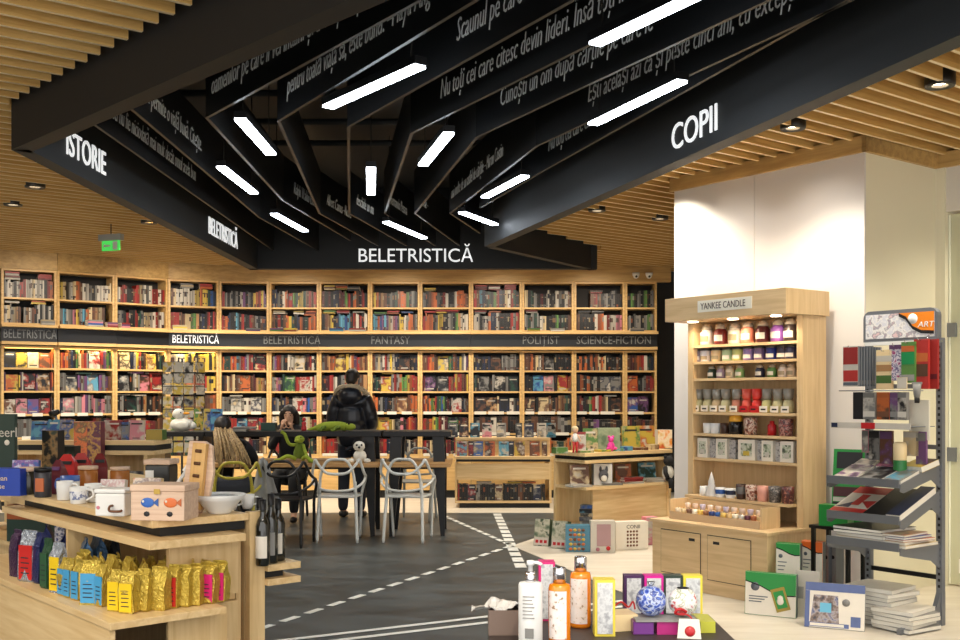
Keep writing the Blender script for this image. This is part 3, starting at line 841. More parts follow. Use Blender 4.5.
for i in range(4):
    fr = BF[i]
    area('bookcase_strip', fr.w(fr.W / 2, 0.02, 2.125), (0, 0, fr.rz), fr.W - 0.12, 0.02, STRIP_W, (1, 0.78, 0.35))
# ================================================================ TABLES, CHAIRS, TOYS AND PEOPLE IN THE MIDDLE
DESKW = wood('desk_wood', (166, 124, 74), (192, 150, 96), 0.45, axis=0)
def desk(x0, x1, y0, y1, lab, raised):
    cx = (x0 + x1) / 2; w = x1 - x0; dp = y1 - y0
    t = thing('table', lab, 'table', (cx, y0, 0), 0, 'reading tables')
    m = MB(); m.box(-w / 2, w / 2, 0, dp, 0.755, 0.795, DESKW); m.build('tabletop', t, bevel=0.003)
    ra, rb = raised
    m = MB(); m.box(-w / 2, w / 2, ra, rb, 1.065, 1.12, METB); m.build('raised_shelf', t, bevel=0.003)
    for sx in (-1, 1):
        for yy, dy in ((ra + 0.06, -0.06), (rb - 0.06, 0.05)):
            xx = sx * (w / 2 - 0.14)
            vs = []
            for z, r in ((0.0, 0.022), (0.755, 0.062), (1.065, 0.062)):
                k = z / 1.065
                px = xx + sx * 0.05 * (1 - k); py = yy + dy * (1 - k)
                vs += [(px - r, py - r * .6, z), (px + r, py - r * .6, z), (px + r, py + r * .6, z), (px - r, py + r * .6, z)]
            fs = [(3, 2, 1, 0), (8, 9, 10, 11)]
            for l in (0, 4):
                fs += [(l + a, l + (a + 1) % 4, l + 4 + (a + 1) % 4, l + 4 + a) for a in range(4)]
            m = MB(); m.add(vs, fs, METB); m.build('leg', t)
    m = MB(); m.box(-w / 2 + 0.1, w / 2 - 0.1, ra + 0.1, rb - 0.1, 0.71, 0.753, METB); m.build('under_frame', t)
    return t
desk(-2.95, -1.06, 10.95, 11.95, 'long reading table with wooden top and raised black shelf behind the left white chair', (0.3, 0.9))
desk(-1.04, -0.31, 10.95, 11.95, 'short reading table with wooden top and raised black shelf behind the right white chair', (0.3, 0.9))
# black counter carrying on to the left
t = thing('counter', 'black tall counter with the white goose toy and children\'s books on it', 'counter', (-2.75, 11.25, 0))
m = MB(); m.box(-0.79, -0.21, 0.0, 0.55, 1.065, 1.115, METB); m.build('counter_top', t, bevel=0.003)
for xa in (-0.76, -0.28):
    m = MB(); m.box(xa, xa + 0.05, 0.04, 0.5, 0.0, 1.065, METB); m.build('leg', t)

def chair_parts(t, cm):
    # seat
    m = MB()
    prof = [(-0.22, 0.20), (-0.235, 0.05), (-0.19, -0.2), (0.19, -0.2), (0.235, 0.05), (0.22, 0.20)]
    m.prism(prof, 0.455, 0.475, cm); m.build('seat', t, bevel=0.008)
    for sx in (-1, 1):
        m = MB(); m.tube(smooth_path([(sx * 0.205, 0.225, 0), (sx * 0.215, 0.2, 0.25), (sx * 0.225, 0.17, 0.46), (sx * 0.262, 0.12, 0.60), (sx * 0.275, 0.02, 0.665)], 5), [0.011] + [0.016] * 20, cm, 8); m.build('leg', t)
        m = MB(); m.tube(smooth_path([(sx * 0.205, -0.25, 0), (sx * 0.195, -0.22, 0.25), (sx * 0.185, -0.19, 0.46), (sx * 0.18, -0.21, 0.62)], 5), [0.011] + [0.017] * 15, cm, 8); m.build('leg', t)
    # three lines of the back: upright arch, eared loop, crossing band
    m = MB(); m.tube(smooth_path([(-0.18, -0.2, 0.5), (-0.165, -0.23, 0.70), (-0.10, -0.25, 0.835), (0, -0.255, 0.855), (0.10, -0.25, 0.835), (0.165, -0.23, 0.70), (0.18, -0.2, 0.5)], 6), 0.0145, cm, 8); m.build('back_arch', t)
    m = MB(); m.tube(smooth_path([(-0.275, 0.02, 0.665), (-0.262, -0.12, 0.72), (-0.225, -0.215, 0.845), (-0.19, -0.24, 0.80), (-0.11, -0.265, 0.72), (0, -0.275, 0.705), (0.11, -0.265, 0.72), (0.19, -0.24, 0.80), (0.225, -0.215, 0.845), (0.262, -0.12, 0.72), (0.275, 0.02, 0.665)], 6), 0.0145, cm, 8); m.build('back_loop', t)
    m = MB(); m.tube(smooth_path([(-0.275, 0.02, 0.66), (-0.25, -0.13, 0.60), (-0.15, -0.225, 0.545), (0, -0.245, 0.53), (0.15, -0.225, 0.545), (0.25, -0.13, 0.60), (0.275, 0.02, 0.66)], 6), 0.013, cm, 8); m.build('back_band', t)
CHW = mat('white_chair_plastic', (212, 214, 210), 0.3, var=0.02)
CHK = mat('black_chair_plastic', (26, 26, 28), 0.35, var=0.05)
CHY = mat('mustard_chair_plastic', (176, 164, 58), 0.35, var=0.04)
CHG = mat('grey_chair_plastic', (150, 152, 148), 0.35, var=0.04)
def chair(px, Y, deg, m, lab):
    t = thing('chair', lab, 'chair', (PY(px, 0, Y).x, Y, 0), math.radians(deg), 'curved plastic chairs round the tables')
    chair_parts(t, m); return t
chair(339, 10.95, 3, CHW, 'white plastic chair with looping open back, left of the two white ones')
chair(408, 10.95, -8, CHW, 'white plastic chair with looping open back, right of the two white ones')
chair(288, 10.60, -6, CHK, 'black plastic chair with looping back beside the left white chair')
chair(233, 10.40, 14, CHY, 'mustard yellow plastic chair with looping back where the blonde person sits')
chair(416, 12.75, 172, CHG, 'grey plastic chair on the far side of the short reading table')
chair(288, 12.85, 182, CHK, 'black plastic chair on the far side of the tables under the dark haired person')

# grey jacket hung over the back of the black chair
JK = mat('grey_jacket_cloth', (150, 150, 146), 0.85, var=0.12, scale=14)
m = MB(); vs = []; n = 9; rows = 10
for j in range(rows + 1):
    v = j / rows; z = 0.90 - 0.66 * v; hw = 0.045 + 0.10 * min(1, v * 1.6)
    for i in range(n + 1):
        u = i / n * 2 - 1
        vs.append((u * hw + 0.03 * v, 0.022 * math.cos(u * 7 + v * 2) - 0.03 * (1 - v), z - 0.05 * abs(u) * (1 - v)))
fr_ = [(j * (n + 1) + i, j * (n + 1) + i + 1, (j + 1) * (n + 1) + i + 1, (j + 1) * (n + 1) + i) for j in range(rows) for i in range(n)]
N = len(vs); vs += [(x, y + 0.035, z) for x, y, z in vs]
fs = [f[::-1] for f in fr_] + [tuple(k + N for k in f) for f in fr_]
edge = [i for i in range(n + 1)] + [j * (n + 1) + n for j in range(1, rows + 1)] + [rows * (n + 1) + i for i in range(n - 1, -1, -1)] + [j * (n + 1) for j in range(rows - 1, 0, -1)]
fs += [(edge[k], edge[(k + 1) % len(edge)], edge[(k + 1) % len(edge)] + N, edge[k] + N) for k in range(len(edge))]
m.add(vs, fs, JK, True)
tag(m.build('jacket', loc=(PY(263, 0, 10.38).x, 10.38, 0.0)), 'long grey jacket hanging over the chair beside the blonde person', 'jacket')

# ---- people
def skin(verts, edges, radii, m, root=0, sub=2):
    me = bpy.data.meshes.new('grown'); me.from_pydata(verts, edges, [])
    o = bpy.data.objects.new('grown', me); COL.objects.link(o)
    md = o.modifiers.new('s', 'SKIN'); md.use_smooth_shade = True
    lay = me.skin_vertices[0].data if me.skin_vertices else None
    if lay is None:
        bpy.context.view_layer.objects.active = o; bpy.context.view_layer.update()
        me.attributes.new
        lay = me.skin_vertices[0].data
    for i, r in enumerate(radii):
        lay[i].radius = r if isinstance(r, tuple) else (r, r)
        lay[i].use_root = (i == root)
    sb = o.modifiers.new('u', 'SUBSURF'); sb.levels = sub
    bpy.context.view_layer.update()
    out = bpy.data.meshes.new_from_object(o.evaluated_get(bpy.context.evaluated_depsgraph_get()))
    bpy.data.objects.remove(o)
    return out
def add_mesh(mb, me, m, M=None):
    mb.add([tuple(v.co) for v in me.vertices], [tuple(p.vertices) for p in me.polygons], m, True, M)
def fuse(mb, name, parent, voxel=0.012, paint=None, mats=None):
    o = mb.build(name)
    r = o.modifiers.new('r', 'REMESH'); r.mode = 'VOXEL'; r.voxel_size = voxel; r.use_smooth_shade = True
    sm = o.modifiers.new('sm', 'SMOOTH'); sm.iterations = 3; sm.factor = 0.4
    bpy.context.view_layer.update()
    me = bpy.data.meshes.new_from_object(o.evaluated_get(bpy.context.evaluated_depsgraph_get()))
    bpy.data.objects.remove(o)
    me.materials.clear()
    for q in mats: me.materials.append(q)
    for p in me.polygons:
        p.use_smooth = True
        p.material_index = paint(p.center) if paint else 0
    o = bpy.data.objects.new(name, me); COL.objects.link(o)
    if parent: o.parent = parent
    return o
SKIN = mat('skin', (206, 160, 130), 0.5, var=0.05)
LIPS = mat('lips', (160, 80, 76), 0.5, var=0)
EYE_D = mat('dark_eye', (30, 22, 20), 0.3, var=0)
HAIRD = mat('dark_hair', (34, 26, 22), 0.5, var=0.25, scale=40)
CLOTHK = mat('black_cloth', (22, 22, 25), 0.8, var=0.2, scale=12)
PUFF = mat('black_puffer_nylon', (27, 30, 38), 0.32, var=0.1, scale=8)
JEAN = mat('dark_jeans', (30, 34, 46), 0.8, var=0.15)
SHOE = mat('dark_shoes', (28, 26, 25), 0.5, var=0.1)
FUR = mat('beige_fur', (196, 178, 148), 0.95, var=0.25, scale=60)
def head(mb, c, M0=None, s=1.0):
    """head looking along +y about centre c"""
    M = T(*c) @ (M0 if M0 is not None else Matrix.Identity(4)) @ Matrix.Scale(s, 4)
    mb.ball((0, -0.01, 0.025), 0.088, SKIN, 16, 0.86, 1.08, 1.0, M)
    mb.ball((0, 0.018, -0.045), 0.066, SKIN, 14, 0.86, 1.0, 1.12, M)
    mb.ball((0, 0.092, -0.012), 0.014, SKIN, 8, 0.8, 1.2, 1.7, M)
    mb.ball((0, 0.078, -0.06), 0.02, SKIN, 8, 1.2, .6, .7, M)
    for sx in (-1, 1): mb.ball((sx * 0.078, -0.005, -0.005), 0.022, SKIN, 8, 0.4, 0.8, 1.4, M)
    return M
def hand(mb, wrist, d, side, m, s=1.0, curl=0.5):
    """palm, four curled fingers and a thumb; d = direction of the hand, side = where the thumb goes"""
    d = Vector(d).normalized(); sd = Vector(side); sd = (sd - d * sd.dot(d)).normalized(); nn = d.cross(sd)
    w = Vector(wrist)
    mb.tube([w, w + d * 0.04 * s, w + d * 0.085 * s], [0.022 * s, 0.034 * s, 0.036 * s], m, 8, flat=0.55)
    for k, L in enumerate((0.062, 0.072, 0.068, 0.052)):
        b = w + d * 0.08 * s + sd * (0.028 - 0.0185 * k) * s
        p1 = b + d * L * 0.5 * s; p2 = p1 + (d * (1 - curl) + nn * curl).normalized() * L * 0.35 * s; p3 = p2 + (d * (1 - curl * 1.6) + nn * curl * 1.5).normalized() * L * 0.3 * s
        mb.tube([b, p1, p2, p3], [0.0095 * s, 0.009 * s, 0.0085 * s, 0.007 * s], m, 6)
    b = w + d * 0.03 * s + sd * 0.03 * s
    mb.tube([b, b + (d * .5 + sd * .7).normalized() * 0.035 * s, b + (d * .8 + sd * .5).normalized() * 0.065 * s], [0.012 * s, 0.011 * s, 0.009 * s], m, 6)

def standing_man():
    x = PY(352, 0, 12.95).x
    t = thing('person', 'person in black puffer jacket with fur trimmed hood, standing with back turned at the shelves', 'person', (x, 12.95, 0), math.radians(-6))
    V = [(0, 0, 0.95), (0, 0, 1.15), (0, 0.0, 1.38), (0, 0.01, 1.50), (0, 0.02, 1.60),
         (-0.09, 0, 0.88), (-0.105, 0.02, 0.48), (-0.11, -0.02, 0.09), (-0.12, 0.13, 0.035),
         (0.09, 0, 0.88), (0.105, 0.02, 0.48), (0.11, -0.02, 0.09), (0.12, 0.13, 0.035),
         (-0.19, 0, 1.46), (-0.225, 0.0, 1.18), (-0.19, 0.22, 1.10), (0.19, 0, 1.46), (0.225, 0.0, 1.18), (0.19, 0.22, 1.10)]
    E = [(0, 1), (1, 2), (2, 3), (3, 4), (0, 5), (5, 6), (6, 7), (7, 8), (0, 9), (9, 10), (10, 11), (11, 12), (3, 13), (13, 14), (14, 15), (3, 16), (16, 17), (17, 18)]
    R = [(.15, .11), (.13, .10), (.16, .11), (.08, .07), .055, .085, .06, .042, .038, .085, .06, .042, .038, .06, .045, .032, .06, .045, .032]
    mb = MB(); add_mesh(mb, skin(V, E, R, SKIN), SKIN)
    Mh = head(mb, (0.005, 0.03, 1.715), RZ(-18) @ RX(-8), 1.0)
    hand(mb, (-0.19, 0.22, 1.10), (0.25, 1, 0.25), (0.3, 0, 1), SKIN); hand(mb, (0.19, 0.22, 1.10), (-0.25, 1, 0.25), (-0.3, 0, 1), SKIN)
    fuse(mb, 'body', t, 0.011, None, [SKIN])
    # hair
    m = MB(); m.ball((0, -0.018, 0.032), 0.097, HAIRD, 16, 0.90, 1.06, 0.98, Mh)
    m.ball((0, -0.045, -0.015), 0.082, HAIRD, 14, 0.92, 0.85, 0.95, Mh)
    fuse(m, 'hair', t, 0.012, None, [HAIRD])
    # jacket
    V = [(0, -0.01, 0.84), (0, -0.01, 1.02), (0, -0.02, 1.20), (0, -0.02, 1.36), (0, -0.01, 1.47),
         (-0.175, -0.01, 1.44), (-0.235, -0.02, 1.30), (-0.25, -0.01, 1.16), (-0.22, 0.10, 1.10), (-0.20, 0.21, 1.11),
         (0.175, -0.01, 1.44), (0.235, -0.02, 1.30), (0.25, -0.01, 1.16), (0.22, 0.10, 1.10), (0.20, 0.21, 1.11)]
    E = [(0, 1), (1, 2), (2, 3), (3, 4), (4, 5), (5, 6), (6, 7), (7, 8), (8, 9), (4, 10), (10, 11), (11, 12), (12, 13), (13, 14)]
    R = [(.20, .16), (.205, .17), (.20, .17), (.20, .165), (.15, .125), .105, .095, .09, .08, .062, .105, .095, .09, .08, .062]
    mb = MB(); me = skin(V, E, R, PUFF)
    for v in me.vertices:                     # quilting: rolls between the seams
        k = abs(math.sin(v.co.z * math.pi / 0.105)) ** 0.5
        s = 0.94 + 0.08 * k; v.co.y = v.co.y * s
        if abs(v.co.x) < 0.25: v.co.x *= s
    add_mesh(mb, me, PUFF); jk = fuse(mb, 'jacket', t, 0.012, None, [PUFF])
    # hood lying on the back with its fur edge
    m = MB(); m.ball((0, -0.12, 1.50), 0.135, PUFF, 16, 1.15, 0.75, 0.85); m.ball((0, -0.02, 1.545), 0.10, PUFF, 14, 1.2, 0.9, .5)
    fuse(m, 'hood', jk, 0.014, None, [PUFF])
    rr = random.Random(4); m = MB()
    arc = [(-0.20, 0.06, 1.47), (-0.195, -0.04, 1.53), (-0.14, -0.10, 1.59), (-0.06, -0.13, 1.615), (0.04, -0.13, 1.615), (0.13, -0.10, 1.59), (0.19, -0.04, 1.53), (0.20, 0.06, 1.47)]
    pa = smooth_path(arc, 10)
    m.tube(pa, [0.03 + rr.uniform(-.004, .006) for _ in pa], FUR, 8)
    for _ in range(420):
        p = rr.choice(pa); a = rr.uniform(0, 6.28); d = Vector((math.cos(a) * .7, math.sin(a), math.sin(a + 1))).normalized()
        b = p + d * 0.022; e = p + d * rr.uniform(0.042, 0.06); q = Vector((rr.uniform(-1, 1), rr.uniform(-1, 1), rr.uniform(-1, 1))).normalized() * 0.006
        m.add([b - q, b + q, e], [(0, 1, 2)], FUR)
    m.build('fur_trim', jk)
    # trousers and shoes
    V = [(0, 0, 1.02), (-0.09, 0, 0.86), (-0.105, 0.02, 0.48), (-0.11, -0.02, 0.07), (0.09, 0, 0.86), (0.105, 0.02, 0.48), (0.11, -0.02, 0.07)]
    E = [(0, 1), (1, 2), (2, 3), (0, 4), (4, 5), (5, 6)]
    mb = MB(); add_mesh(mb, skin(V, E, [(.17, .13), .10, .08, .065, .10, .08, .065], JEAN), JEAN); fuse(mb, 'trousers', t, 0.014, None, [JEAN])
    for sx in (-1, 1):
        m = MB(); m.ball((sx * .113, 0.0, 0.05), 0.062, SHOE, 12, 0.9, 1.1, .8); m.ball((sx * .118, 0.10, 0.04), 0.055, SHOE, 12, 0.9, 1.7, .72)
        fuse(m, 'shoe', t, 0.012, None, [SHOE])
    return t
standing_man()
BLOND = wood('blonde_hair', (96, 70, 44), (196, 166, 116), 0.5, axis=2, stretch=30, scale=4)
def seated_woman():
    x = PY(233, 0, 10.5).x
    t = thing('person', 'blonde person in black seen from behind, seated bent over in the mustard chair', 'person', (x, 10.5, 0), math.radians(14))
    V = [(0, -0.06, 0.56), (-0.02, 0.0, 0.76), (-0.05, 0.09, 0.97), (-0.075, 0.13, 1.04), (-0.09, 0.155, 1.09),
         (-0.1, 0.02, 0.55), (-0.12, 0.34, 0.56), (-0.12, 0.36, 0.10), (-0.12, 0.46, 0.04),
         (0.1, 0.02, 0.55), (0.12, 0.34, 0.56), (0.12, 0.36, 0.10), (0.12, 0.46, 0.04),
         (-0.21, 0.11, 0.99), (-0.28, 0.22, 0.86), (-0.16, 0.42, 0.83), (0.12, 0.11, 0.99), (0.22, 0.22, 0.84), (0.08, 0.42, 0.83)]
    E = [(0, 1), (1, 2), (2, 3), (3, 4), (0, 5), (5, 6), (6, 7), (7, 8), (0, 9), (9, 10), (10, 11), (11, 12), (3, 13), (13, 14), (14, 15), (3, 16), (16, 17), (17, 18)]
    R = [(.15, .12), (.12, .09), (.13, .095), (.07, .06), .045, .075, .058, .04, .036, .075, .058, .04, .036, .052, .04, .028, .052, .04, .028]
    mb = MB(); add_mesh(mb, skin(V, E, R, SKIN), SKIN)
    Mh = head(mb, (-0.10, 0.19, 1.17), RZ(10) @ RX(-28), 0.97)
    hand(mb, (-0.16, 0.42, 0.83), (0.4, 1, 0), (0.6, -0.2, 0.5), SKIN, .92); hand(mb, (0.08, 0.42, 0.83), (-0.4, 1, 0), (-0.6, -0.2, .5), SKIN, .92)
    fuse(mb, 'body', t, 0.011, None, [SKIN])
    R2 = [(.19, .15), (.155, .125), (.17, .13), (.10, .09), .055, .10, .08, .06, .05, .10, .08, .06, .05, .075, .062, .05, .075, .062, .05]
    keep = [0, 1, 2, 3, 13, 14, 15, 16, 17, 18]; idx = {k: i for i, k in enumerate(keep)}
    mb = MB(); add_mesh(mb, skin([V[k] for k in keep], [(idx[a], idx[b]) for a, b in E if a in idx and b in idx], [R2[k] for k in keep], CLOTHK), CLOTHK)
    fuse(mb, 'sweater', t, 0.013, None, [CLOTHK])
    keep = [0, 5, 6, 7, 9, 10, 11]; idx = {k: i for i, k in enumerate(keep)}
    mb = MB(); add_mesh(mb, skin([V[k] for k in keep], [(idx[a], idx[b]) for a, b in E if a in idx and b in idx], [R2[k] for k in keep], JEAN), JEAN)
    fuse(mb, 'trousers', t, 0.013, None, [JEAN])
    for sx in (-1, 1):
        m = MB(); m.ball((sx * .12, 0.42, 0.045), 0.05, SHOE, 12, 0.9, 2.0, .85); fuse(m, 'shoe', t, 0.012, None, [SHOE])
    # dark crown of hair, then long blonde lengths sweeping over the back
    m = MB(); m.ball((0, -0.02, 0.03), 0.099, HAIRD, 16, 0.92, 1.08, 1.0, Mh)
    hr = fuse(m, 'hair', t, 0.012, None, [HAIRD])
    rr = random.Random(8); m = MB()
    for k in range(60):
        u = rr.uniform(-1, 1)
        st = Vector((-0.10 + u * 0.085, 0.105 - 0.02 * abs(u), 1.15 + rr.uniform(-.02, .03)))
        en = Vector((-0.03 + u * 0.13 + 0.10 * max(u, 0), -0.09 + rr.uniform(-.02, .02), 0.84 + rr.uniform(-.06, .07) - 0.08 * max(u, 0)))
        md = (st + en) / 2 + Vector((0.0, -0.03, 0.035))
        m.tube(smooth_path([st, md, en], 5), [0.013] * 7 + [0.011, 0.009, 0.006, 0.002], BLOND, 5)
    m.build('long_hair', hr)
    return t
seated_woman()
def seated_girl():
    x = PY(290, 0, 12.75).x
    t = thing('person', 'dark haired person seated behind the tables, facing us with hands raised to the mouth', 'person', (x, 12.75, 0), math.radians(180))
    V = [(0, -0.06, 0.60), (0, -0.04, 0.82), (0, 0.0, 1.04), (0, 0.02, 1.12), (0, 0.03, 1.18),
         (-0.09, 0.02, 0.55), (-0.11, 0.36, 0.54), (-0.11, 0.34, 0.10), (-0.12, 0.44, 0.04),
         (0.09, 0.02, 0.55), (0.11, 0.36, 0.54), (0.11, 0.34, 0.10), (0.12, 0.44, 0.04),
         (-0.16, 0.02, 1.08), (-0.21, 0.12, 0.86), (-0.07, 0.22, 1.10), (0.16, 0.02, 1.08), (0.21, 0.12, 0.86), (0.07, 0.22, 1.10)]
    E = [(0, 1), (1, 2), (2, 3), (3, 4), (0, 5), (5, 6), (6, 7), (7, 8), (0, 9), (9, 10), (10, 11), (11, 12), (3, 13), (13, 14), (14, 15), (3, 16), (16, 17), (17, 18)]
    R = [(.14, .11), (.11, .09), (.13, .09), (.065, .055), .042, .07, .055, .04, .036, .07, .055, .04, .036, .05, .038, .027, .05, .038, .027]
    mb = MB(); add_mesh(mb, skin(V, E, R, SKIN), SKIN)
    Mh = head(mb, (0, 0.055, 1.265), RX(-8), 0.95)
    hand(mb, (-0.07, 0.22, 1.10), (0.35, 0.1, 1), (0.6, 0.3, 0), SKIN, .9, .3); hand(mb, (0.07, 0.22, 1.10), (-0.35, 0.1, 1), (-0.6, 0.3, 0), SKIN, .9, .3)
    ey = [Mh @ Vector((sx * 0.032, 0.085, 0.012)) for sx in (-1, 1)]; mo = Mh @ Vector((0, 0.088, -0.06))
    br = [Mh @ Vector((sx * 0.034, 0.085, 0.036)) for sx in (-1, 1)]
    def paint(c):
        if any((c - e).length < 0.014 for e in ey): return 1
        if any(abs(c.z - e.z) < 0.006 and abs(c.x - e.x) < 0.02 and (c - e).length < 0.03 for e in br): return 1
        if abs(c.x - mo.x) < 0.024 and abs(c.z - mo.z) < 0.009 and (c - mo).length < 0.04: return 2
        return 0
    fuse(mb, 'body', t, 0.009, paint, [SKIN, EYE_D, LIPS])
    R2 = [(.17, .14), (.145, .12), (.16, .12), (.09, .08), .05, .10, .08, .06, .05, .10, .08, .06, .05, .07, .058, .042, .07, .058, .042]
    keep = [0, 1, 2, 3, 13, 14, 15, 16, 17, 18]; idx = {k: i for i, k in enumerate(keep)}
    V2 = [Vector(v) for v in V]; V2[15] = V2[15] * .8 + V2[14] * .2; V2[18] = V2[18] * .8 + V2[17] * .2
    mb = MB(); add_mesh(mb, skin([V2[k][:] for k in keep], [(idx[a], idx[b]) for a, b in E if a in idx and b in idx], [R2[k] for k in keep], CLOTHK), CLOTHK)
    fuse(mb, 'sweater', t, 0.013, None, [CLOTHK])
    keep = [0, 5, 6, 7, 9, 10, 11]; idx = {k: i for i, k in enumerate(keep)}
    mb = MB(); add_mesh(mb, skin([V[k] for k in keep], [(idx[a], idx[b]) for a, b in E if a in idx and b in idx], [R2[k] for k in keep], CLOTHK), CLOTHK)
    fuse(mb, 'trousers', t, 0.013, None, [CLOTHK])
    for sx in (-1, 1):
        m = MB(); m.ball((sx * .115, 0.40, 0.045), 0.05, SHOE, 12, 0.9, 1.9, .85); fuse(m, 'shoe', t, 0.012, None, [SHOE])
    m = MB(); m.ball((0, -0.022, 0.042), 0.098, HAIRD, 16, 0.95, 1.02, 1.0, Mh)
    for sx in (-1, 1):
        m.tube([Mh @ Vector((sx * .07, 0.02, 0.07)), Mh @ Vector((sx * .098, -0.005, -0.0)), Mh @ Vector((sx * .095, -0.02, -0.1)), Mh @ Vector((sx * .085, -0.03, -0.17))], [.03, .036, .036, .02], HAIRD, 8)
    m.ball((0, -0.06, -0.05), 0.085, HAIRD, 12, 1.0, .7, 1.5, Mh)
    fuse(m, 'hair', t, 0.011, None, [HAIRD])
    return t
seated_girl()

# ---- toys and things on the tables
GPL = mat('green_plush', (150, 166, 52), 0.95, var=0.15, scale=25)
GPD = mat('dark_green_plush', (104, 124, 40), 0.95, var=0.15, scale=25)
WPL = mat('white_plush', (226, 222, 210), 0.95, var=0.1, scale=30)
KPL = mat('black_plush', (26, 25, 26), 0.95, var=0.1, scale=30)
OPL = mat('orange_plush', (222, 150, 40), 0.9, var=0.1)
REDM = mat('red_gloss', (186, 30, 36), 0.35, var=0.05)
z0 = 1.12
x = PY(332, 0, 11.45).x
t = thing('plush_lizard', 'green plush lizard lying along the edge of the black raised shelf', 'toy', (x, 11.36, z0))
m = MB(); m.tube(smooth_path([(-0.26, 0.05, 0.012), (-0.17, 0.06, 0.03), (-0.06, 0.02, 0.05), (0.08, 0.0, 0.055), (0.16, 0.0, 0.05)], 6), [0.008, .011, .014, .017, .020, .024, .027, .032, .037, .042, .046, .049, .05, .051, .052, .052, .052, .051, .05, .049, .048, .046, .044, .042, .04], GPL, 10); m.build('body', t)
m = MB(); m.ball((0.205, -0.005, 0.046), 0.045, GPL, 12, 1.5, 1.0, 0.9); m.build('head', t)
for sx in (-1, 1):
    m = MB(); m.ball((0.20, sx * 0.03, 0.08), 0.012, KPL, 8); m.build('eye', t)
for (a, b) in (((0.10, -0.04), (0.04, -0.095)), ((-0.06, -0.02), (-0.10, -0.08)), ((0.1, 0.04), (0.14, 0.12)), ((-0.05, 0.06), (-0.10, 0.13))):
    m = MB(); m.tube([(a[0], a[1], 0.045), ((a[0] + b[0]) / 2, (a[1] + b[1]) / 2, 0.04), (b[0], b[1], 0.014), (b[0] - .03, b[1] - .0, 0.012)], [.02, .02, .018, .012], GPD, 8); m.build('leg', t)
# green long-limbed plush sitting on the wooden top
x = PY(299, 0, 11.05).x
t = thing('plush_toy', 'long-limbed green plush animal slumped on the wooden table edge', 'toy', (x, 11.08, 0.795), math.radians(-20))
m = MB(); m.tube(smooth_path([(-.03, .05, .062), (-.015, .03, .13), (.0, .02, .21)], 5), [.058, .06, .062, .064, .062, .058, .054, .05, .046, .04, .034], GPD, 12); m.build('body', t)
m = MB(); m.ball((.01, -.015, .25), .05, GPL, 14, 1.0, 1.25, .8); m.ball((.015, -.07, .235), .03, GPL, 12, 1.1, 1.1, .7); hd = m.build('head', t)
for sx in (-1, 1):
    m = MB(); m.ball((.012 + sx * .03, -.045, .272), .008, KPL, 8); m.build('eye', hd)
    m = MB(); m.tube(smooth_path([(sx * .04, .01, .19), (sx * .10, -.04, .20 if sx < 0 else .10), (sx * .14, -.06, .30 if sx < 0 else .05), (sx * .17, -.085, .33 if sx < 0 else .02)], 4), .017, GPL, 8); m.build('arm', t)
    m = MB(); m.tube(smooth_path([(sx * .04, .0, .04), (sx * .11, -.06, .07), (sx * .19, -.08, .03), (sx * .25, -.06, .02)], 4), .021, GPL, 8); m.build('leg', t)
# black and white toy dog
x = PY(361, 0, 11.2).x
t = thing('plush_dog', 'white plush dog with black ears sitting on the wooden table behind the left white chair', 'toy', (x, 11.1, 0.795))
m = MB(); m.ball((0, 0, 0.07), 0.07, WPL, 14, 1.0, .9, 1.0); m.build('body', t)
m = MB(); m.ball((-.005, -.02, 0.175), 0.058, WPL, 14, 1.1, .95, .95); hd = m.build('head', t)
for sx in (-1, 1):
    m = MB(); m.ball((sx * .06, -.01, 0.195), 0.03, KPL, 10, .6, .7, 1.3); m.build('ear', hd)
    m = MB(); m.ball((sx * .025, -.07, 0.19), 0.011, KPL, 8); m.build('eye', hd)
    m = MB(); m.ball((sx * .085, -.07, 0.025), 0.025, WPL, 10, 1.5, 1.3, 1); m.build('leg', t)
m = MB(); m.ball((0, -.078, .165), .013, KPL, 8); m.build('nose', hd)
# goose on the counter
x = PY(182, 0, 11.4).x
t = thing('plush_goose', 'fluffy white plush goose sitting on the black counter', 'toy', (x, 11.4, 1.116))
m = MB(); m.ball((0, 0, 0.075), 0.09, WPL, 16, 1.45, 1.0, .85); m.ball((.1, 0, .06), .05, WPL, 12, 1.2, 1, .9); m.build('body', t)
m = MB(); m.ball((-0.035, -0.01, 0.19), 0.062, WPL, 14, 1.05, 1, .95); hd = m.build('head', t)
m = MB(); m.ball((0.05, -.02, .195), .022, OPL, 10, 2.0, .9, .6); m.build('beak', hd)
m = MB(); m.ball((0.005, -.065, .205), .008, KPL, 8); m.build('eye', hd)
m = MB(); m.ball((0.02, -.09, .07), .05, WPL, 12, 1.6, .35, .9); m.build('wing', t)

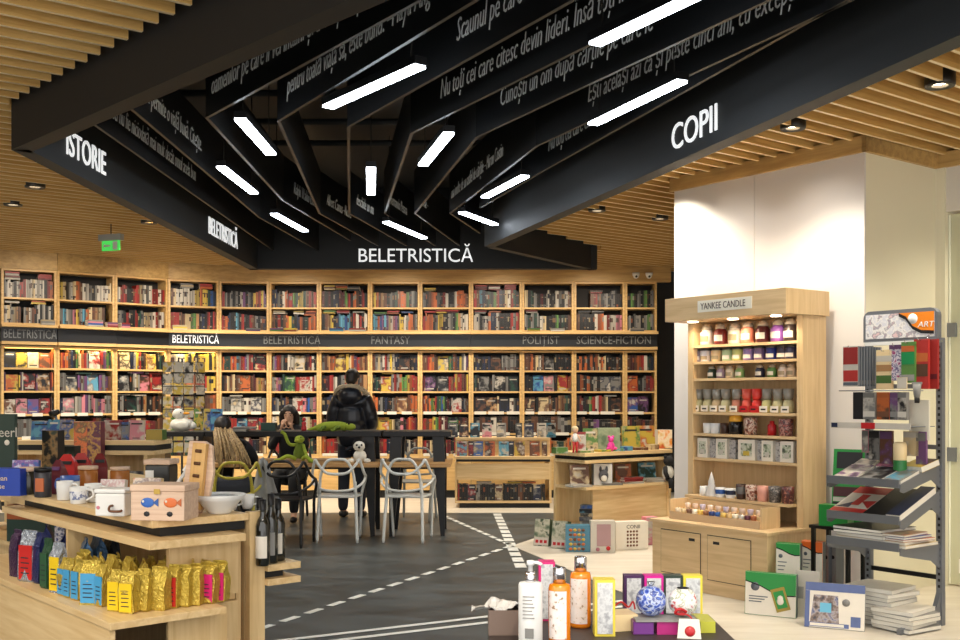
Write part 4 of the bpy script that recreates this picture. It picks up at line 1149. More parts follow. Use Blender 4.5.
def boxthing(name, label, cat, w, d, h, loc, rz=0, body=None, front=None, top=None, group=None, tilt=0, right=None, frame=None):
    """a printed box or a book: one mesh, printed front, own sides"""
    m = MB(); m.box(-w / 2, w / 2, 0, d, 0, h, body, None, front=None, top=top, right=right)
    t = m.build(name, loc=loc, rz=(Euler((math.radians(-tilt), 0, rz)) if tilt else rz))
    tag(t, label, cat, group)
    if front is not None:
        f = MB(); f.box(-w / 2 + .002, w / 2 - .002, -.0015, 0.0, .002, h - .002, front); f.build('printed_front', t)
    return t
def booklet(label, w, h, th, loc, rz, a, b, j=0, tilt=9, group=None, cat='book', name='book'):
    """book shown cover out: cover with print and page block"""
    t = thing(name, label, cat, loc, Euler((math.radians(-tilt), 0, rz)), group)
    m = MB(); m.box(-w / 2, w / 2, 0, .003, 0, h, shade(a, 1), front=cover_art(a, b, j)); m.box(-w / 2, w / 2, th - .003, th, 0, h, shade(a, 1)); m.box(-w / 2 - .002, -w / 2, 0, th, 0, h, shade(a, 0))
    tt = shade('w' if a in 'knmdbBprg' else 'k', 1)
    m.box(-w * .34, w * .34, -.001, 0, h * .78, h * .86, tt); m.box(-w * .22, w * .22, -.001, 0, h * .08, h * .12, tt)
    m.build('cover', t)
    m = MB(); m.box(-w / 2, w / 2 - .004, .003, th - .003, .003, h - .003, PAPER); m.build('pages', t)
    return t
def flatbook(label, w, d, th, loc, rz, a, b=None, j=0, group=None, name='book', cat='book'):
    t = thing(name, label, cat, loc, rz, group)
    m = MB(); m.box(-w / 2, w / 2, 0, d, 0, .0025, shade(a, 1)); m.box(-w / 2, w / 2, 0, d, th - .0025, th, shade(a, 1), top=cover_art(a, b or a, j)); m.box(-w / 2, w / 2, 0, .0025, .0025, th - .0025, shade(a, 0)); m.build('cover', t)
    m = MB(); m.box(-w / 2 + .003, w / 2 - .003, .0025, d - .003, .0025, th - .0025, PAPER); m.build('pages', t)
    return t
CB = 'children\'s books on the black counter'
for px, w, a, b, lab in ((198, .10, 'g', 'y', 'green and yellow'), (207, .075, 'y', 'B', 'yellow and blue'), (216, .13, 'c', 'B', 'light blue')):
    p = PY(px, 0, 11.6); booklet(lab + ' children\'s book standing on the black counter right of the goose', w, .24, .012, (p.x, 11.6, 1.121), 0, a, b, 1, 8, CB)
# papers and boxes on the raised black shelf
for k, (px, w, a, lab) in enumerate(((236, .26, 'w', 'lower white magazine of the pile on the black shelf behind the blonde person'), (246, .24, 's', 'upper pale magazine of the pile on the black shelf behind the blonde person'))):
    p = PY(px, 0, 11.4); flatbook(lab, w, .2, .022, (p.x, 11.3, 1.1205 + k * .0225), .1 * k, a, 'w', 1, 'magazines on the black shelf', 'magazine', 'magazine')
p = PY(268, 0, 11.5); boxthing('box', 'dark green box on the raised black shelf beside the dark haired person', 'box', .16, .12, .085, (p.x, 11.5, 1.121), 0, shade('d', 1), None)
p = PY(304, 0, 11.5)
t = thing('toy_figure', 'small red standing figure on the raised black shelf left of the lizard', 'toy', (p.x, 11.5, 1.121))
m = MB(); m.lathe([(.028, 0), (.03, .02), (.02, .06), (.026, .085), (.012, .10)], REDM, n=12); m.build('body', t)
m = MB(); m.ball((0, 0, .122), .022, REDM, 10); m.build('head', t)

# ---- postcard spinner behind the counter
x = PY(182, 0, 13.4).x; Y = 13.4
t = thing('postcard_rack', 'tall wire postcard rack full of cards in front of the fourth bay', 'rack', (x, Y, 0))
m = MB(); m.lathe([(.22, 0), (.22, .02), (.03, .03), (.015, .05), (.015, 1.98), (.001, 1.98)], METB, n=16); m.build('pole', t)
for fx, fy, nx, deg in ((0, -.16, 3, 0), (.235, -.02, 1, 70)):
    m = MB(); Lz = RZ(deg); 
    W2 = .2 if nx == 3 else .10
    for k in range(nx + 1): m.tube([(-W2 + 2 * W2 * k / nx, 0, .75), (-W2 + 2 * W2 * k / nx, 0, 1.93)], .004, METB, 5, M=T(fx, fy, 0) @ Lz)
    for z in (.75, 1.04, 1.33, 1.62, 1.93): m.tube([(-W2, 0, z), (W2, 0, z)], .004, METB, 5, M=T(fx, fy, 0) @ Lz)
    m.tube([(0, 0, 1.9), (-fx, -fy, 1.9)], .004, METB, 5, M=T(fx, fy, 0)); m.tube([(0, 0, .8), (-fx, -fy, .8)], .004, METB, 5, M=T(fx, fy, 0))
    m.build('wire_frame', t)
    for r, z in enumerate((.79, .94, 1.08, 1.23, 1.37, 1.52, 1.66, 1.80)):
        for k in range(nx):
            a, b = [('w', 's'), ('y', 'w'), ('w', 'y'), ('w', 'k'), ('y', 's')][(r * 3 + k + deg) % 5]
            cx_ = -W2 + 2 * W2 * (k + .5) / nx
            M_ = T(fx, fy, 0) @ Lz @ T(cx_, -.012, z) @ RX(-6)
            c = MB(); c.box(-W2 / nx * .88, W2 / nx * .88, 0, .004, 0, .125, PAPER, M_, front=cover_art(a, b, r))
            tag(c.build('postcard', loc=(x, Y, 0)), ('%s card from the top, %s, on the postcard rack' % (ordinal(7 - r), ('left column', 'middle column', 'right column')[k] if nx == 3 else 'narrow right face')), 'postcard', 'cards on the postcard rack')

# ---- low book display in front of the bookcases
DX0, DX1, DY = -0.335, 0.955, 14.0
t = thing('display_stand', 'low wooden book display with tiers of books facing out, in front of the back bookcases', 'display stand', ((DX0 + DX1) / 2, DY, 0))
HW = (DX1 - DX0) / 2
m = MB(); m.box(-HW, HW, 0.02, .9, .07, .10, PLY); m.build('bottom_shelf', t)
m = MB(); m.box(-HW + .06, HW - .02, .06, .85, 0, .068, BLACK); m.build('plinth', t)
for sx in (-1, 1):
    m = MB(); m.box(min(sx * HW, sx * (HW - .03)), max(sx * HW, sx * (HW - .03)), 0.02, .95, .102, .62, PLYV); m.build('side_panel', t)
m = MB(); m.box(-HW + .03, HW - .03, 0.02, .04, .385, .60, PLY); m.build('front_panel', t)
m = MB(); m.box(-HW, HW, 0.0, .95, .655, .69, PLY); m.build('display_ledge', t)
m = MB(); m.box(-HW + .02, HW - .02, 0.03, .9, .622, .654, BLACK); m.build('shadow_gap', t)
m = MB(); m.box(-HW, HW, .30, .95, .90, .93, PLY); m.build('upper_ledge', t)
m = MB(); m.box(-HW, HW, .32, .34, .691, .899, PLY); m.build('riser', t)
rowB = [(462, 'c', 'r'), (471, 'k', 'r'), (478, 'B', 's'), (490, 'o', 'k'), (504, 'c', 'w'), (511.5, 'k', 'n'), (520, 'y', 'b'), (535, 'b', 'o'), (545, 'k', 'b')]
rowA = [(475, 'k', 'c'), (487, 'i', 'w'), (501.5, 's', 'w'), (519, 'k', 's'), (529, 'n', 's'), (542, 'w', 's'), (555, 'k', 'w'), (566, 'c', 'w'), (464, 'k', 'b'), (453, 'k', 's')]
GB = 'books facing out on the low display'
for k, (px, a, b) in enumerate(sorted(rowB)):
    p = PY(px, 0, 14.1); booklet('%s book from the left, %s and %s cover, lower tier of the low display' % (ordinal(k), PAL[a][0], PAL[b][0]), .135 if px not in (471, 511.5, 545) else .07, .20, .02, (p.x, 14.16, .6915), 0, a, b, k, 9, GB)
for k, (px, a, b) in enumerate(sorted(rowA)):
    p = PY(px, 0, 14.45)
    p.x = min(p.x, .93 + .05)
    booklet('%s book from the left, %s and %s cover, upper tier of the low display' % (ordinal(k), PAL[a][0], PAL[b][0]), .13 if px != 519 else .09, .20, .02, (p.x, 14.45, .9315), 0, a, b, k + 1, 9, GB)
xx = DX0 + .04; k = 0; rr = random.Random(21)
seqs = [('r', 1), ('k', 5), ('F', 1), ('s', 2), ('k', 9), ('F', 1), ('k', 9), ('b', 3), ('k', 6), ('F', 1), ('k', 2)]
cnt = 0
for kind, n in seqs:
    for _ in range(n):
        if kind == 'F':
            if xx + .11 > DX1 - .04: continue
            booklet('%s cover-out book on the bottom shelf of the low display, %s' % (('reddish portrait', 'tan portrait', 'dark blue')[cnt], ('left', 'middle', 'right end')[cnt]), .105, .215, .018, (xx + .053, 14.06, .102), 0, ('k', 'b', 'n')[cnt], ('r', 'e', 's')[cnt], cnt, 7, 'books on the bottom shelf of the low display'); cnt += 1; xx += .112
        else:
            th = rr.uniform(.019, .026)
            if xx + th > DX1 - .035: continue
            mb = MB(); spine_book(mb, 0, th - .001, .15, rr.uniform(.21, .225), kind, rr, Matrix.Identity(4))
            k += 1
            tag(mb.build('book', loc=(xx, 14.05, .102)), '%s %s spine from the left on the bottom shelf of the low display' % (ordinal(k - 1), PAL[kind][0]), 'book', 'books on the bottom shelf of the low display'); xx += th
for j, (px, a) in enumerate(((484, 'w'), (515, 'y'), (528, 'o'))):
    p = PY(px, 0, 14.2); flatbook('%s book lying on top of the spines, bottom shelf of the low display' % PAL[a][0], .2, .13, .022, (p.x, 14.07, .33), 0, a, 'w', 0, 'books on the bottom shelf of the low display')
# ================================================================ CHILDREN'S DISPLAY (right of the middle)
GF = Fr(1.03, 10.3, 36.87)        # corner nearest to us; x runs along the long front, y runs back and left
GL, GD = 1.22, 0.47
t = thing('display_stand', 'wooden children\'s book display with toys and bright books on top, beside the white pillar', 'display stand', GF.w(0, 0), GF.rz)
m = MB(); m.box(-.02, GL, -.02, GD, .905, .94, PLY); m.build('top_board', t)
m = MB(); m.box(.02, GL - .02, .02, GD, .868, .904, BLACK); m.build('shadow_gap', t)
m = MB(); m.box(-.0, GL, 0, GD, .835, .867, PLY); m.build('under_board', t)
m = MB(); m.box(0, GL, GD - .03, GD, 0, .834, PLYV); m.build('left_panel', t)
m = MB(); m.box(GL - .03, GL, 0, GD - .032, 0, .834, PLYV); m.build('end_panel', t)
m = MB(); m.box(-.01, GL - .032, -.03, GD - .032, .575, .605, PLY); m.build('middle_shelf', t)
m = MB(); m.box(.13, GL - .032, .03, .05, 0, .574, PLY); m.build('front_panel', t)
m = MB(); m.box(.13, .15, .052, GD - .032, 0, .574, PLYV); m.build('inner_panel', t)
m = MB(); m.box(.0, .128, .0, GD - .032, .20, .222, PLY); m.build('low_shelf', t)
def GP(px, y, z): return GF.w(GF.lx(px, y), y, z)
GT = 'bright books standing on the children\'s display'
for k, (px, y, w, h, a, b, lab, dr) in enumerate((
    (581, .20, .10, .20, 'r', 'w', 'red and white children\'s book behind the doll', 20),
    (591, .16, .15, .235, 'g', 'e', 'green dotted children\'s book on top of the children\'s display', 8),
    (632, .12, .20, .25, 'y', 'g', 'yellow-green children\'s book with a round brown creature', 0),
    (647, .14, .20, .25, 'y', 'o', 'yellow children\'s book with an orange creature, next to the pillar end', 0))):
    booklet(lab, w, h, .02, GP(px, y, .941), GF.rz - math.radians(20 + dr), a, b, k, 8, GT)
BRN = mat('brown_print', (112, 70, 40), .5, var=.1)
for px, mm in ((631, BRN), (650, OPL)):
    p = GP(px, .105, 1.06)
# boxed toy with a pink animal
GREYG = mat('grey_green_card', (138, 152, 122), .5, var=.08)
boxthing('toy_box', 'grey-green boxed toy with a pink figure in the window, on the children\'s display', 'toy box', .235, .07, .235, GP(609, .12, .941), GF.rz - math.radians(25), GREYG, art('green_window', [(120, 138, 104), (150, 162, 130), (96, 120, 90)], 8))
PINKM = mat('pink_toy', (222, 60, 150), .5, var=.05)
p = GP(611, .055, .941)
t = thing('toy_figure', 'bright pink seated toy in front of the grey-green box', 'toy', p, GF.rz)
m = MB(); m.ball((0, 0, .05), .042, PINKM, 12, 1.1, .7, 1.2); m.build('body', t)
m = MB(); m.ball((0, 0, .12), .03, PINKM, 12, 1.1, .8, 1); m.build('head', t)
for sx in (-1, 1):
    m = MB(); m.ball((sx * .028, 0, .148), .014, PINKM, 8); m.build('ear', t)
    m = MB(); m.ball((sx * .05, -.01, .03), .018, PINKM, 8, 1.4, 1, .9); m.build('leg', t)
# doll at the left corner
p = GP(575, .10, .941)
t = thing('doll', 'pale haired doll with white top and red trousers on the children\'s display', 'doll', p, math.radians(10))
m = MB(); m.lathe([(.024, .11), (.03, .15), (.02, .185), (.008, .195)], WHITE, n=12); m.build('shirt', t)
for sx in (-1, 1):
    m = MB(); m.tube([(sx * .013, 0, .115), (sx * .014, 0, .06), (sx * .018, -.006, 0.0)], [.014, .012, .010], REDM, 8); m.build('leg', t)
    m = MB(); m.tube([(sx * .022, 0, .18), (sx * .045, -.01, .14), (sx * .05, -.02, .11)], .008, SKIN, 6); m.build('arm', t)
m = MB(); m.ball((0, 0, .222), .032, SKIN, 12); hd = m.build('head', t)
m = MB(); m.ball((0, .006, .232), .036, mat('pale_doll_hair', (206, 186, 146), .8), 12, 1.05, 1, .9); m.build('hair', hd)
flats = [(562, .06, .13, .06, 'g', 'w', 'green box at the left corner of the children\'s display'), (587, .03, .16, .018, 'g', 'e', 'pale green booklet lying at the front of the display'),
         (605, .03, .14, .022, 'y', 'g', 'yellow booklet lying at the front of the display'), (619, .03, .13, .025, 'g', 'c', 'green booklet lying at the front of the display, before the blue box'),
         (628, .04, .11, .045, 'c', 'B', 'light blue flat box at the front of the display'), (642, .03, .15, .03, 'b', 'e', 'brownish flat picture box near the pillar end of the display'), (655, .03, .10, .055, 'e', 'b', 'beige small box near the pillar end of the display')]
for k, (px, y, w, h, a, b, lab) in enumerate(flats):
    boxthing('game_box', lab, 'box', w, .10, h, GP(px, y, .941), GF.rz - math.radians(15), shade(a, 1), cover_art(a, b, k), cover_art(a, b, k + 1), 'flat boxes at the front of the children\'s display')
boxthing('gift_set', 'orange and white boxed set at the right end of the children\'s display', 'box', .17, .07, .20, GP(665, .13, .941), GF.rz - math.radians(20), shade('w', 1), art('orange_white_set', [(240, 150, 50), (245, 228, 200), (230, 190, 120), (200, 90, 40)], 9))
# middle shelf
GM = 'books on the middle shelf of the children\'s display'
booklet('brown and cream picture book facing out at the left of the middle shelf', .19, .215, .015, GP(580, .10, .606), GF.rz - math.radians(30), 'b', 'e', 0, 10, GM)
boxthing('puzzle_box', 'grey box with a photo of a grey dog on the middle shelf', 'box', .19, .10, .215, GP(603, .06, .606), GF.rz - math.radians(30), mat('grey_blue_card', (132, 146, 152), .5), mat('pale_card', (214, 212, 206), .5))
p = GP(603.5, .057, .606)
t = thing('plush_husky', 'grey and white toy dog head shown on the front of the grey box', 'toy', p + Vector((0, -.012, .03)), GF.rz - math.radians(30))
HG = mat('husky_grey', (92, 92, 96), .9, var=.2, scale=40)
m = MB(); m.ball((0, 0, .065), .05, HG, 14, 1, .5, 1.25); m.build('head', t)
m = MB(); m.ball((0, -.022, .04), .03, WPL, 12, 1.1, .5, 1.1); m.build('muzzle', t)
for sx in (-1, 1):
    m = MB(); m.ball((sx * .032, 0, .13), .02, HG, 8, .7, .5, 1.6); m.build('ear', t)
    m = MB(); m.ball((sx * .018, -.026, .078), .006, KPL, 6); m.build('eye', t)
booklet('tan portrait book facing out in the middle of the middle shelf', .17, .20, .015, GP(624, .10, .606), GF.rz - math.radians(25), 'b', 'o', 1, 10, GM)
booklet('teal landscape book facing out at the right of the middle shelf', .20, .20, .015, GP(648, .10, .606), GF.rz - math.radians(20), 'd', 'c', 2, 10, GM)
for k, (px, y, z, a, lab) in enumerate(((583, .01, .606, 'w', 'white magazine lying at the left front of the middle shelf'), (613, -.01, .606, 's', 'grey magazine hanging over the front of the middle shelf'),
        (634, .01, .606, 'w', 'lowest book of the pile on the middle shelf'), (634, .01, .628, 'r', 'red book in the middle of the pile on the middle shelf'), (634, .01, .65, 'r', 'topmost red book of the pile on the middle shelf'),
        (655, .02, .606, 'w', 'lower white book at the right front of the middle shelf'), (655, .02, .628, 'w', 'upper white book at the right front of the middle shelf'))):
    flatbook(lab, .22, .16, .02, GP(px, y, z), GF.rz - math.radians(10 + 7 * (k % 3)), a, 'w', k, GM)
# games in the open left bay
rr = random.Random(3)
for k, (px, z, a, b) in enumerate(((574, .223, 's', 'w'), (574, .263, 'n', 's'), (574, .303, 'w', 'k'), (581, .343, 'k', 'c'), (580, .383, 's', 'B'))):
    boxthing('game_box', '%s game box from the bottom, %s, in the open bay left of the front panel' % (ordinal(k), PAL[a][0]), 'box', .12, .15, .038, GF.w(.07 - .012 * (k % 2), .06, z), GF.rz - math.radians(55), shade(a, 1), cover_art(a, b, k), cover_art(b, a, k), 'game boxes in the open bay')
# boxed toys on the floor before the display
FB = 'boxed toys on the floor in front of the children\'s display'
def fbox(px, py, w, d, h, deg, bodym, frontm, lab, name='toy_box', tilt=0):
    p = PZ(px, py, .006)
    return boxthing(name, lab, 'toy box', w, d, h, p, GF.rz + math.radians(deg), bodym, frontm, None, FB, tilt)
GBX = mat('green_toy_card', (74, 96, 70), .45, var=.08)
for px, py, who in ((541, 546, 'left'), (558.5, 548.5, 'right')):
    o = fbox(px, py, .16, .10, .27, -62, GBX, art('grey_green_window', [(90, 106, 84), (150, 152, 130), (196, 190, 168), (60, 78, 60)], 14), 'green windowed toy box on the floor, %s of the two at the left end' % who, 'toy_box', 10)
    m = MB(); m.box(-.075, .075, -.004, -.0016, .01, .085, shade('w', 1)); m.box(-.06, -.03, -.006, -.004, .03, .06, REDM); m.box(-.015, .015, -.006, -.004, .03, .06, REDM); m.box(.03, .06, -.006, -.004, .03, .06, REDM); m.build('printed_band', o)
o = fbox(578, 552, .235, .12, .255, -40, shade('c', 0), shade('c', 0), 'bright blue boxed set with rows of brown and yellow snacks, on the floor')
for r in range(5):
    m = MB()
    for k in range(4): m.ball((-.07 + .04 * k, -.004, .03 + .045 * r), .019, shade('oytb'[(k + r) % 4], 1), 8, 1, .5, .8)
    m.build('snack_row', o)
o = fbox(603, 552.5, .235, .12, .30, -36, shade('w', 1), shade('w', 1), 'white boxed doll set with a pinkish grey window, on the floor')
m = MB(); m.box(-.06, .075, -.003, -.0016, .06, .27, mat('dusty_pink_print', (176, 140, 142), .4, var=.15)); m.build('window', o)
m = MB(); m.ball((.05, -.006, .04), .022, REDM, 8, 1, .3, 1); m.ball((-.05, -.006, .03), .02, shade('i', 0), 8, 1, .3, 1); m.build('printed_mark', o)
o = fbox(632, 549.5, .34, .12, .27, -22, shade('w', 2), shade('w', 2), 'wide white box lettered CONII with a grid of brown dots, on the floor')
txt('CONII', .052, shade('k', 1), 'lettering', o, T(-.06, -.003, .205), 0, .001, 1.0)
m = MB()
for r in range(5):
    for k in range(4): m.ball((-.045 + .032 * k, -.003, .04 + .034 * r), .012, BRN, 8, 1, .25, 1)
m.build('dot_grid', o)
fbox(652, 545, .13, .10, .28, -18, shade('i', 2), cover_art('i', 'w', 0), 'pinkish box at the right end of the floor toys, beside the cabinet')
# panda hanging at the pillar end
p = GF.w(GF.lx(668, -.04), -.04, 0)
t = thing('plush_panda', 'black and white plush panda slumped at the pillar end of the children\'s display', 'toy', (p.x, p.y, .607), GF.rz)
m = MB(); m.ball((0, 0, .09), .07, WPL, 14, 1, .8, 1.25); m.build('body', t)
m = MB(); m.ball((0, -.01, .215), .06, KPL, 14, 1, .9, .9); hd = m.build('head', t)
for sx in (-1, 1):
    m = MB(); m.ball((sx * .04, 0, .262), .02, KPL, 8); m.build('ear', hd)
    m = MB(); m.tube([(sx * .05, -.01, .15), (sx * .09, -.05, .10), (sx * .08, -.07, .05)], .024, KPL, 8); m.build('arm', t)
    m = MB(); m.tube([(sx * .03, -.02, .03), (sx * .05, -.08, .03), (sx * .05, -.09, -.06)], .026, KPL, 8); m.build('leg', t)

# ================================================================ CANDLE CABINET
KF = Fr(1.378, 8.396, UV)
KW = 1.12
TY = 0.418; TB = 0.70
t = thing('candle_cabinet', 'tall oak candle cabinet with lettered cornice, open shelves and two-door base by the white pillar', 'cabinet', KF.w(0, 0), KF.rz)
m = MB(); m.box(0, KW, 0, TB, 0, .50, OAKH, right=OAK); m.build('base', t, bevel=.003)
m = MB(); m.box(-.015, KW + .015, -.015, TB, .50, .523, OAKH, right=OAK); m.build('base_top', t, bevel=.002)
for x0, x1, hx in ((.10, .50, .42), (.575, .975, .66)):
    m = MB(); m.box(x0 - .006, x1 + .006, -.0015, 0, .11, .452, INNER)
    dfr = m.build('door_gap', t)
    m = MB(); m.box(x0, x1, -.006, -.0016, .116, .446, OAKH); d = m.build('door', t)
    m = MB(); m.box(hx - .03, hx + .03, -.008, -.0061, .386, .408, INNER); m.build('handle', d, bevel=.004)
for xa, xb in ((0, .055), (KW - .055, KW)):
    m = MB(); m.box(xa, xb, TY, TB, .524, 2.10, OAK); m.build('side_panel', t)
m = MB(); m.box(.055, KW - .055, TB - .02, TB, .524, 2.10, OAK); m.build('back_panel', t)
ZS = [.70, 1.0, 1.197, 1.371, 1.644, 1.78, 1.914]
for z in ZS:
    m = MB(); m.box(.056, KW - .056, TY - (.10 if z == .70 else -.004), TB - .02, z - .022, z - .0008, OAKH); m.build('shelf', t)
m = MB(); m.box(-.03, KW + .03, TY - .24, TB, 2.10, 2.285, OAKH, right=OAK); co = m.build('cornice', t, bevel=.002)
x0, x1 = KF.lx(698, TY - .24), KF.lx(752, TY - .24)
m = MB(); m.box(x0, x1, TY - .2445, TY - .2405, 2.155, 2.245, mat('cream_sign', (238, 232, 214), .5, var=.02)); sg = m.build('sign_plate', t)
txt('YANKEE CANDLE', .074, mat('dark_sign_ink', (70, 52, 40), .5, var=0), 'lettering', sg, T(x0 + .03, TY - .2455, 2.175), 0, .001, (x1 - x0 - .06) / .62 * 1.0)
LMP = mat('lit_candle_lamp', (255, 236, 205), .4, var=0, emit=12)
for k, px in enumerate((693, 733, 776)):
    x = KF.lx(px, TY - .10)
    m = MB(); m.lathe([(.04, -.006), (.04, -.0005)], LMP, (x, TY - .10, 2.10), 14); m.build('lamp', t)
    pp = KF.w(x, TY - .10, 2.085); qq = KF.w(x, TY + .12, 1.2)
    spot('cabinet_lamp', pp, qq, 4.5, col=(1, .82, .58), angle=140, blend=.8, rad=.03)
def KP(px, y, z): return KF.w(KF.lx(px, y), y, z)
def jar(px, z, r, h, col, lab, dome=True, label=True, y=None, name='candle_jar', group=None):
    y = y or (TY + .09)
    wax = mat('wax_%d_%d_%d' % col, col, .35, var=.04)
    t = thing(name, lab, 'candle', KP(px, y, z), KF.rz, group)
    if dome:
        m = MB(); m.lathe([(r * .9, 0), (r, r * .15), (r, h * .58), (r * .72, h * .68), (r * .72, h * .72)], wax, n=18); m.build('body', t)
        m = MB(); m.lathe([(r * .74, h * .72), (r * .82, h * .74), (r * .82, h * .80), (r * .66, h * .90), (r * .3, h * .985), (.001, h)], mat('glass_lid', (176, 160, 140), .12, var=0, spec=.8), n=16); m.build('lid', t)
    else:
        m = MB(); m.lathe([(r * .92, 0), (r, r * .12), (r, h * .82), (r * .9, h * .86)], wax, n=18); m.build('body', t)
        m = MB(); m.lathe([(r * .98, h * .86), (r * .98, h), (.001, h)], mat('pewter_lid', (96, 94, 90), .3, metal=.7, var=0), n=16); m.build('lid', t)
    if label:
        m = MB(); a0 = [math.radians(q) for q in range(-140, -39, 20)]; vs = []
        for q in a0: vs += [(math.cos(q) * (r + .001), math.sin(q) * (r + .001), h * .16), (math.cos(q) * (r + .001), math.sin(q) * (r + .001), h * .44)]
        m.add(vs, [(2 * k, 2 * k + 2, 2 * k + 3, 2 * k + 1) for k in range(len(a0) - 1)], shade('w', 2) if sum(col) < 560 else shade('e', 0), True); m.build('label', t)
    return t
S1 = [(707, (236, 226, 214), 'cream'), (721, (120, 36, 34), 'dark red'), (735, (228, 216, 196), 'ivory'), (748, (232, 140, 112), 'coral'), (763, (84, 26, 28), 'burgundy'), (778, (142, 84, 166), 'purple'), (791, (60, 48, 46), 'dark brown')]
for px, c, n in S1: jar(px, 1.914, .056, .175, c, 'large %s candle jar with glass lid on the top shelf of the oak cabinet' % n, group='large candle jars on the top shelf')
S2 = [(698, (150, 134, 146), 'lilac grey'), (706, (226, 222, 222), 'white'), (717, (226, 196, 146), 'cream'), (728, (168, 190, 148), 'pale green'), (738, (208, 206, 120), 'yellow-green'), (749, (146, 122, 176), 'lilac'), (760, (122, 96, 132), 'mauve'), (772, (36, 46, 120), 'navy blue'), (783, (74, 60, 72), 'plum'), (791.5, (58, 56, 84), 'dark blue')]
for px, c, n in S2: jar(px, 1.78, .047, .105, c, 'medium %s candle tumbler with metal lid on the second cabinet shelf' % n, False, group='candle tumblers on the second shelf')
S3 = [(712, (56, 70, 52), 'dark green'), (721, (172, 146, 160), 'mauve'), (730, (232, 210, 176), 'cream'), (740, (140, 172, 104), 'green'), (760, (48, 46, 62), 'near-black'), (772, (96, 140, 74), 'leaf green'), (783, (232, 216, 200), 'ivory'), (791.5, (226, 198, 164), 'peach')]
for px, c, n in S3: jar(px, 1.644, .037, .105, c, 'small %s candle jar with dome lid on the third cabinet shelf' % n, True, group='small candle jars on the third shelf')
# tall gift tumblers with card labels
S4 = [(699, (206, 194, 140)), (708, (208, 196, 146)), (717, (208, 180, 136)), (726, (206, 198, 150)), (737, (206, 130, 100)), (747, (232, 96, 76)), (757, (226, 60, 50)), (767, (204, 196, 132)), (778, (200, 190, 140)), (788.5, (196, 188, 146))]
SMK = mat('smoked_glass_top', (150, 142, 128), .15, var=.2, scale=30, spec=.8)
for k, (px, c) in enumerate(S4):
    red = k in (5, 6)
    t = thing('candle_set', '%s wrapped candle set from left, %s, fourth cabinet shelf' % (ordinal(k), 'coral red' if red else 'yellowish'), 'candle', KP(px, TY + .08, 1.371), KF.rz, 'wrapped candle sets on the fourth shelf')
    wx = mat('wrap_%d' % k, c, .35, var=.15, scale=30)
    m = MB(); m.lathe([(.040, .0), (.042, .065), (.036, .09), (.028, .10)], wx, n=14); m.build('body', t)
    m = MB(); m.lathe([(.026, .10), (.036, .115), (.042, .185), (.039, .185), (.034, .12), (.001, .11)], SMK if not red else wx, n=14); m.build('tumbler', t)
    m = MB(); m.box(-.036, .036, -.047, -.044, .004, .052, shade('w', 2) if not red else REDM); m.box(-.022, .022, -.048, -.047, .02, .032, shade('k', 1)); m.build('card', t)
# fifth shelf
def cup(px, y, z, r, h, m1, lab, handle=0, name='mug', cat='mug', fr=KF, group=None, stripe=None):
    t = thing(name, lab, cat, fr.w(fr.lx(px, y), y, z), fr.rz, group)
    m = MB(); m.lathe([(r * .86, 0), (r * .9, .004), (r, h * .6), (r, h), (r * .92, h), (r * .88, h * .3), (.001, h * .22)], m1, n=20); m.build('body', t)
    if stripe:
        m = MB(); m.lathe([(r * .965, h * .35), (r * 1.012, h * .62), (r * 1.012, h * .82)], stripe, n=20, cap=False); m.build('printed_band', t)
    if handle:
        s = handle
        m = MB(); m.tube(smooth_path([(s * r * .95, 0, h * .82), (s * (r + .028), 0, h * .76), (s * (r + .034), 0, h * .45), (s * r * .92, 0, h * .22)], 5), .006, m1, 7); m.build('handle', t)
    return t
DKB = mat('dark_pattern_ceramic', (74, 48, 36), .35, var=.4, scale=40); PAT = art('brown_pattern', [(70, 36, 30), (150, 90, 70), (220, 200, 180), (60, 40, 40)], 40)
cup(708, TY + .08, 1.197, .040, .082, WHITE, 'left of two plain white votive cups on the fifth cabinet shelf', name='votive_cup', cat='candle holder')
cup(715.5, TY + .08, 1.197, .040, .082, WHITE, 'right of two plain white votive cups on the fifth cabinet shelf', name='votive_cup', cat='candle holder')
cup(725, TY + .1, 1.197, .036, .085, DKB, 'dark brown votive cup next to the yellow-topped holder', name='votive_cup', cat='candle holder')
t = cup(736, TY + .08, 1.197, .055, .10, mat('black_glass', (30, 26, 24), .15, var=0), 'black glass holder with an amber top on the fifth cabinet shelf', name='candle_holder', cat='candle holder')
m = MB(); m.lathe([(.052, .095), (.057, .115), (.05, .15), (.046, .15), (.042, .12), (.001, .11)], mat('amber_shade', (232, 170, 50), .4, var=.2, scale=20), n=18); m.build('shade', t)
cup(750.5, TY + .08, 1.197, .053, .135, PAT, 'brown patterned tapering vase in the middle of the fifth cabinet shelf', name='candle_holder', cat='candle holder')
t = thing('candle', 'small red pillar candle on the fifth cabinet shelf', 'candle', KP(772, TY + .08, 1.197), KF.rz)
m = MB(); m.lathe([(.034, 0), (.034, .08), (.02, .09), (.018, .11), (.001, .112)], REDM, n=16); m.build('wax', t)
cup(786, TY + .08, 1.197, .055, .13, art('rose_pattern', [(110, 50, 48), (200, 150, 140), (60, 40, 44), (170, 80, 70)], 36), 'rose patterned tall holder at the right end of the fifth shelf', name='candle_holder', cat='candle holder')
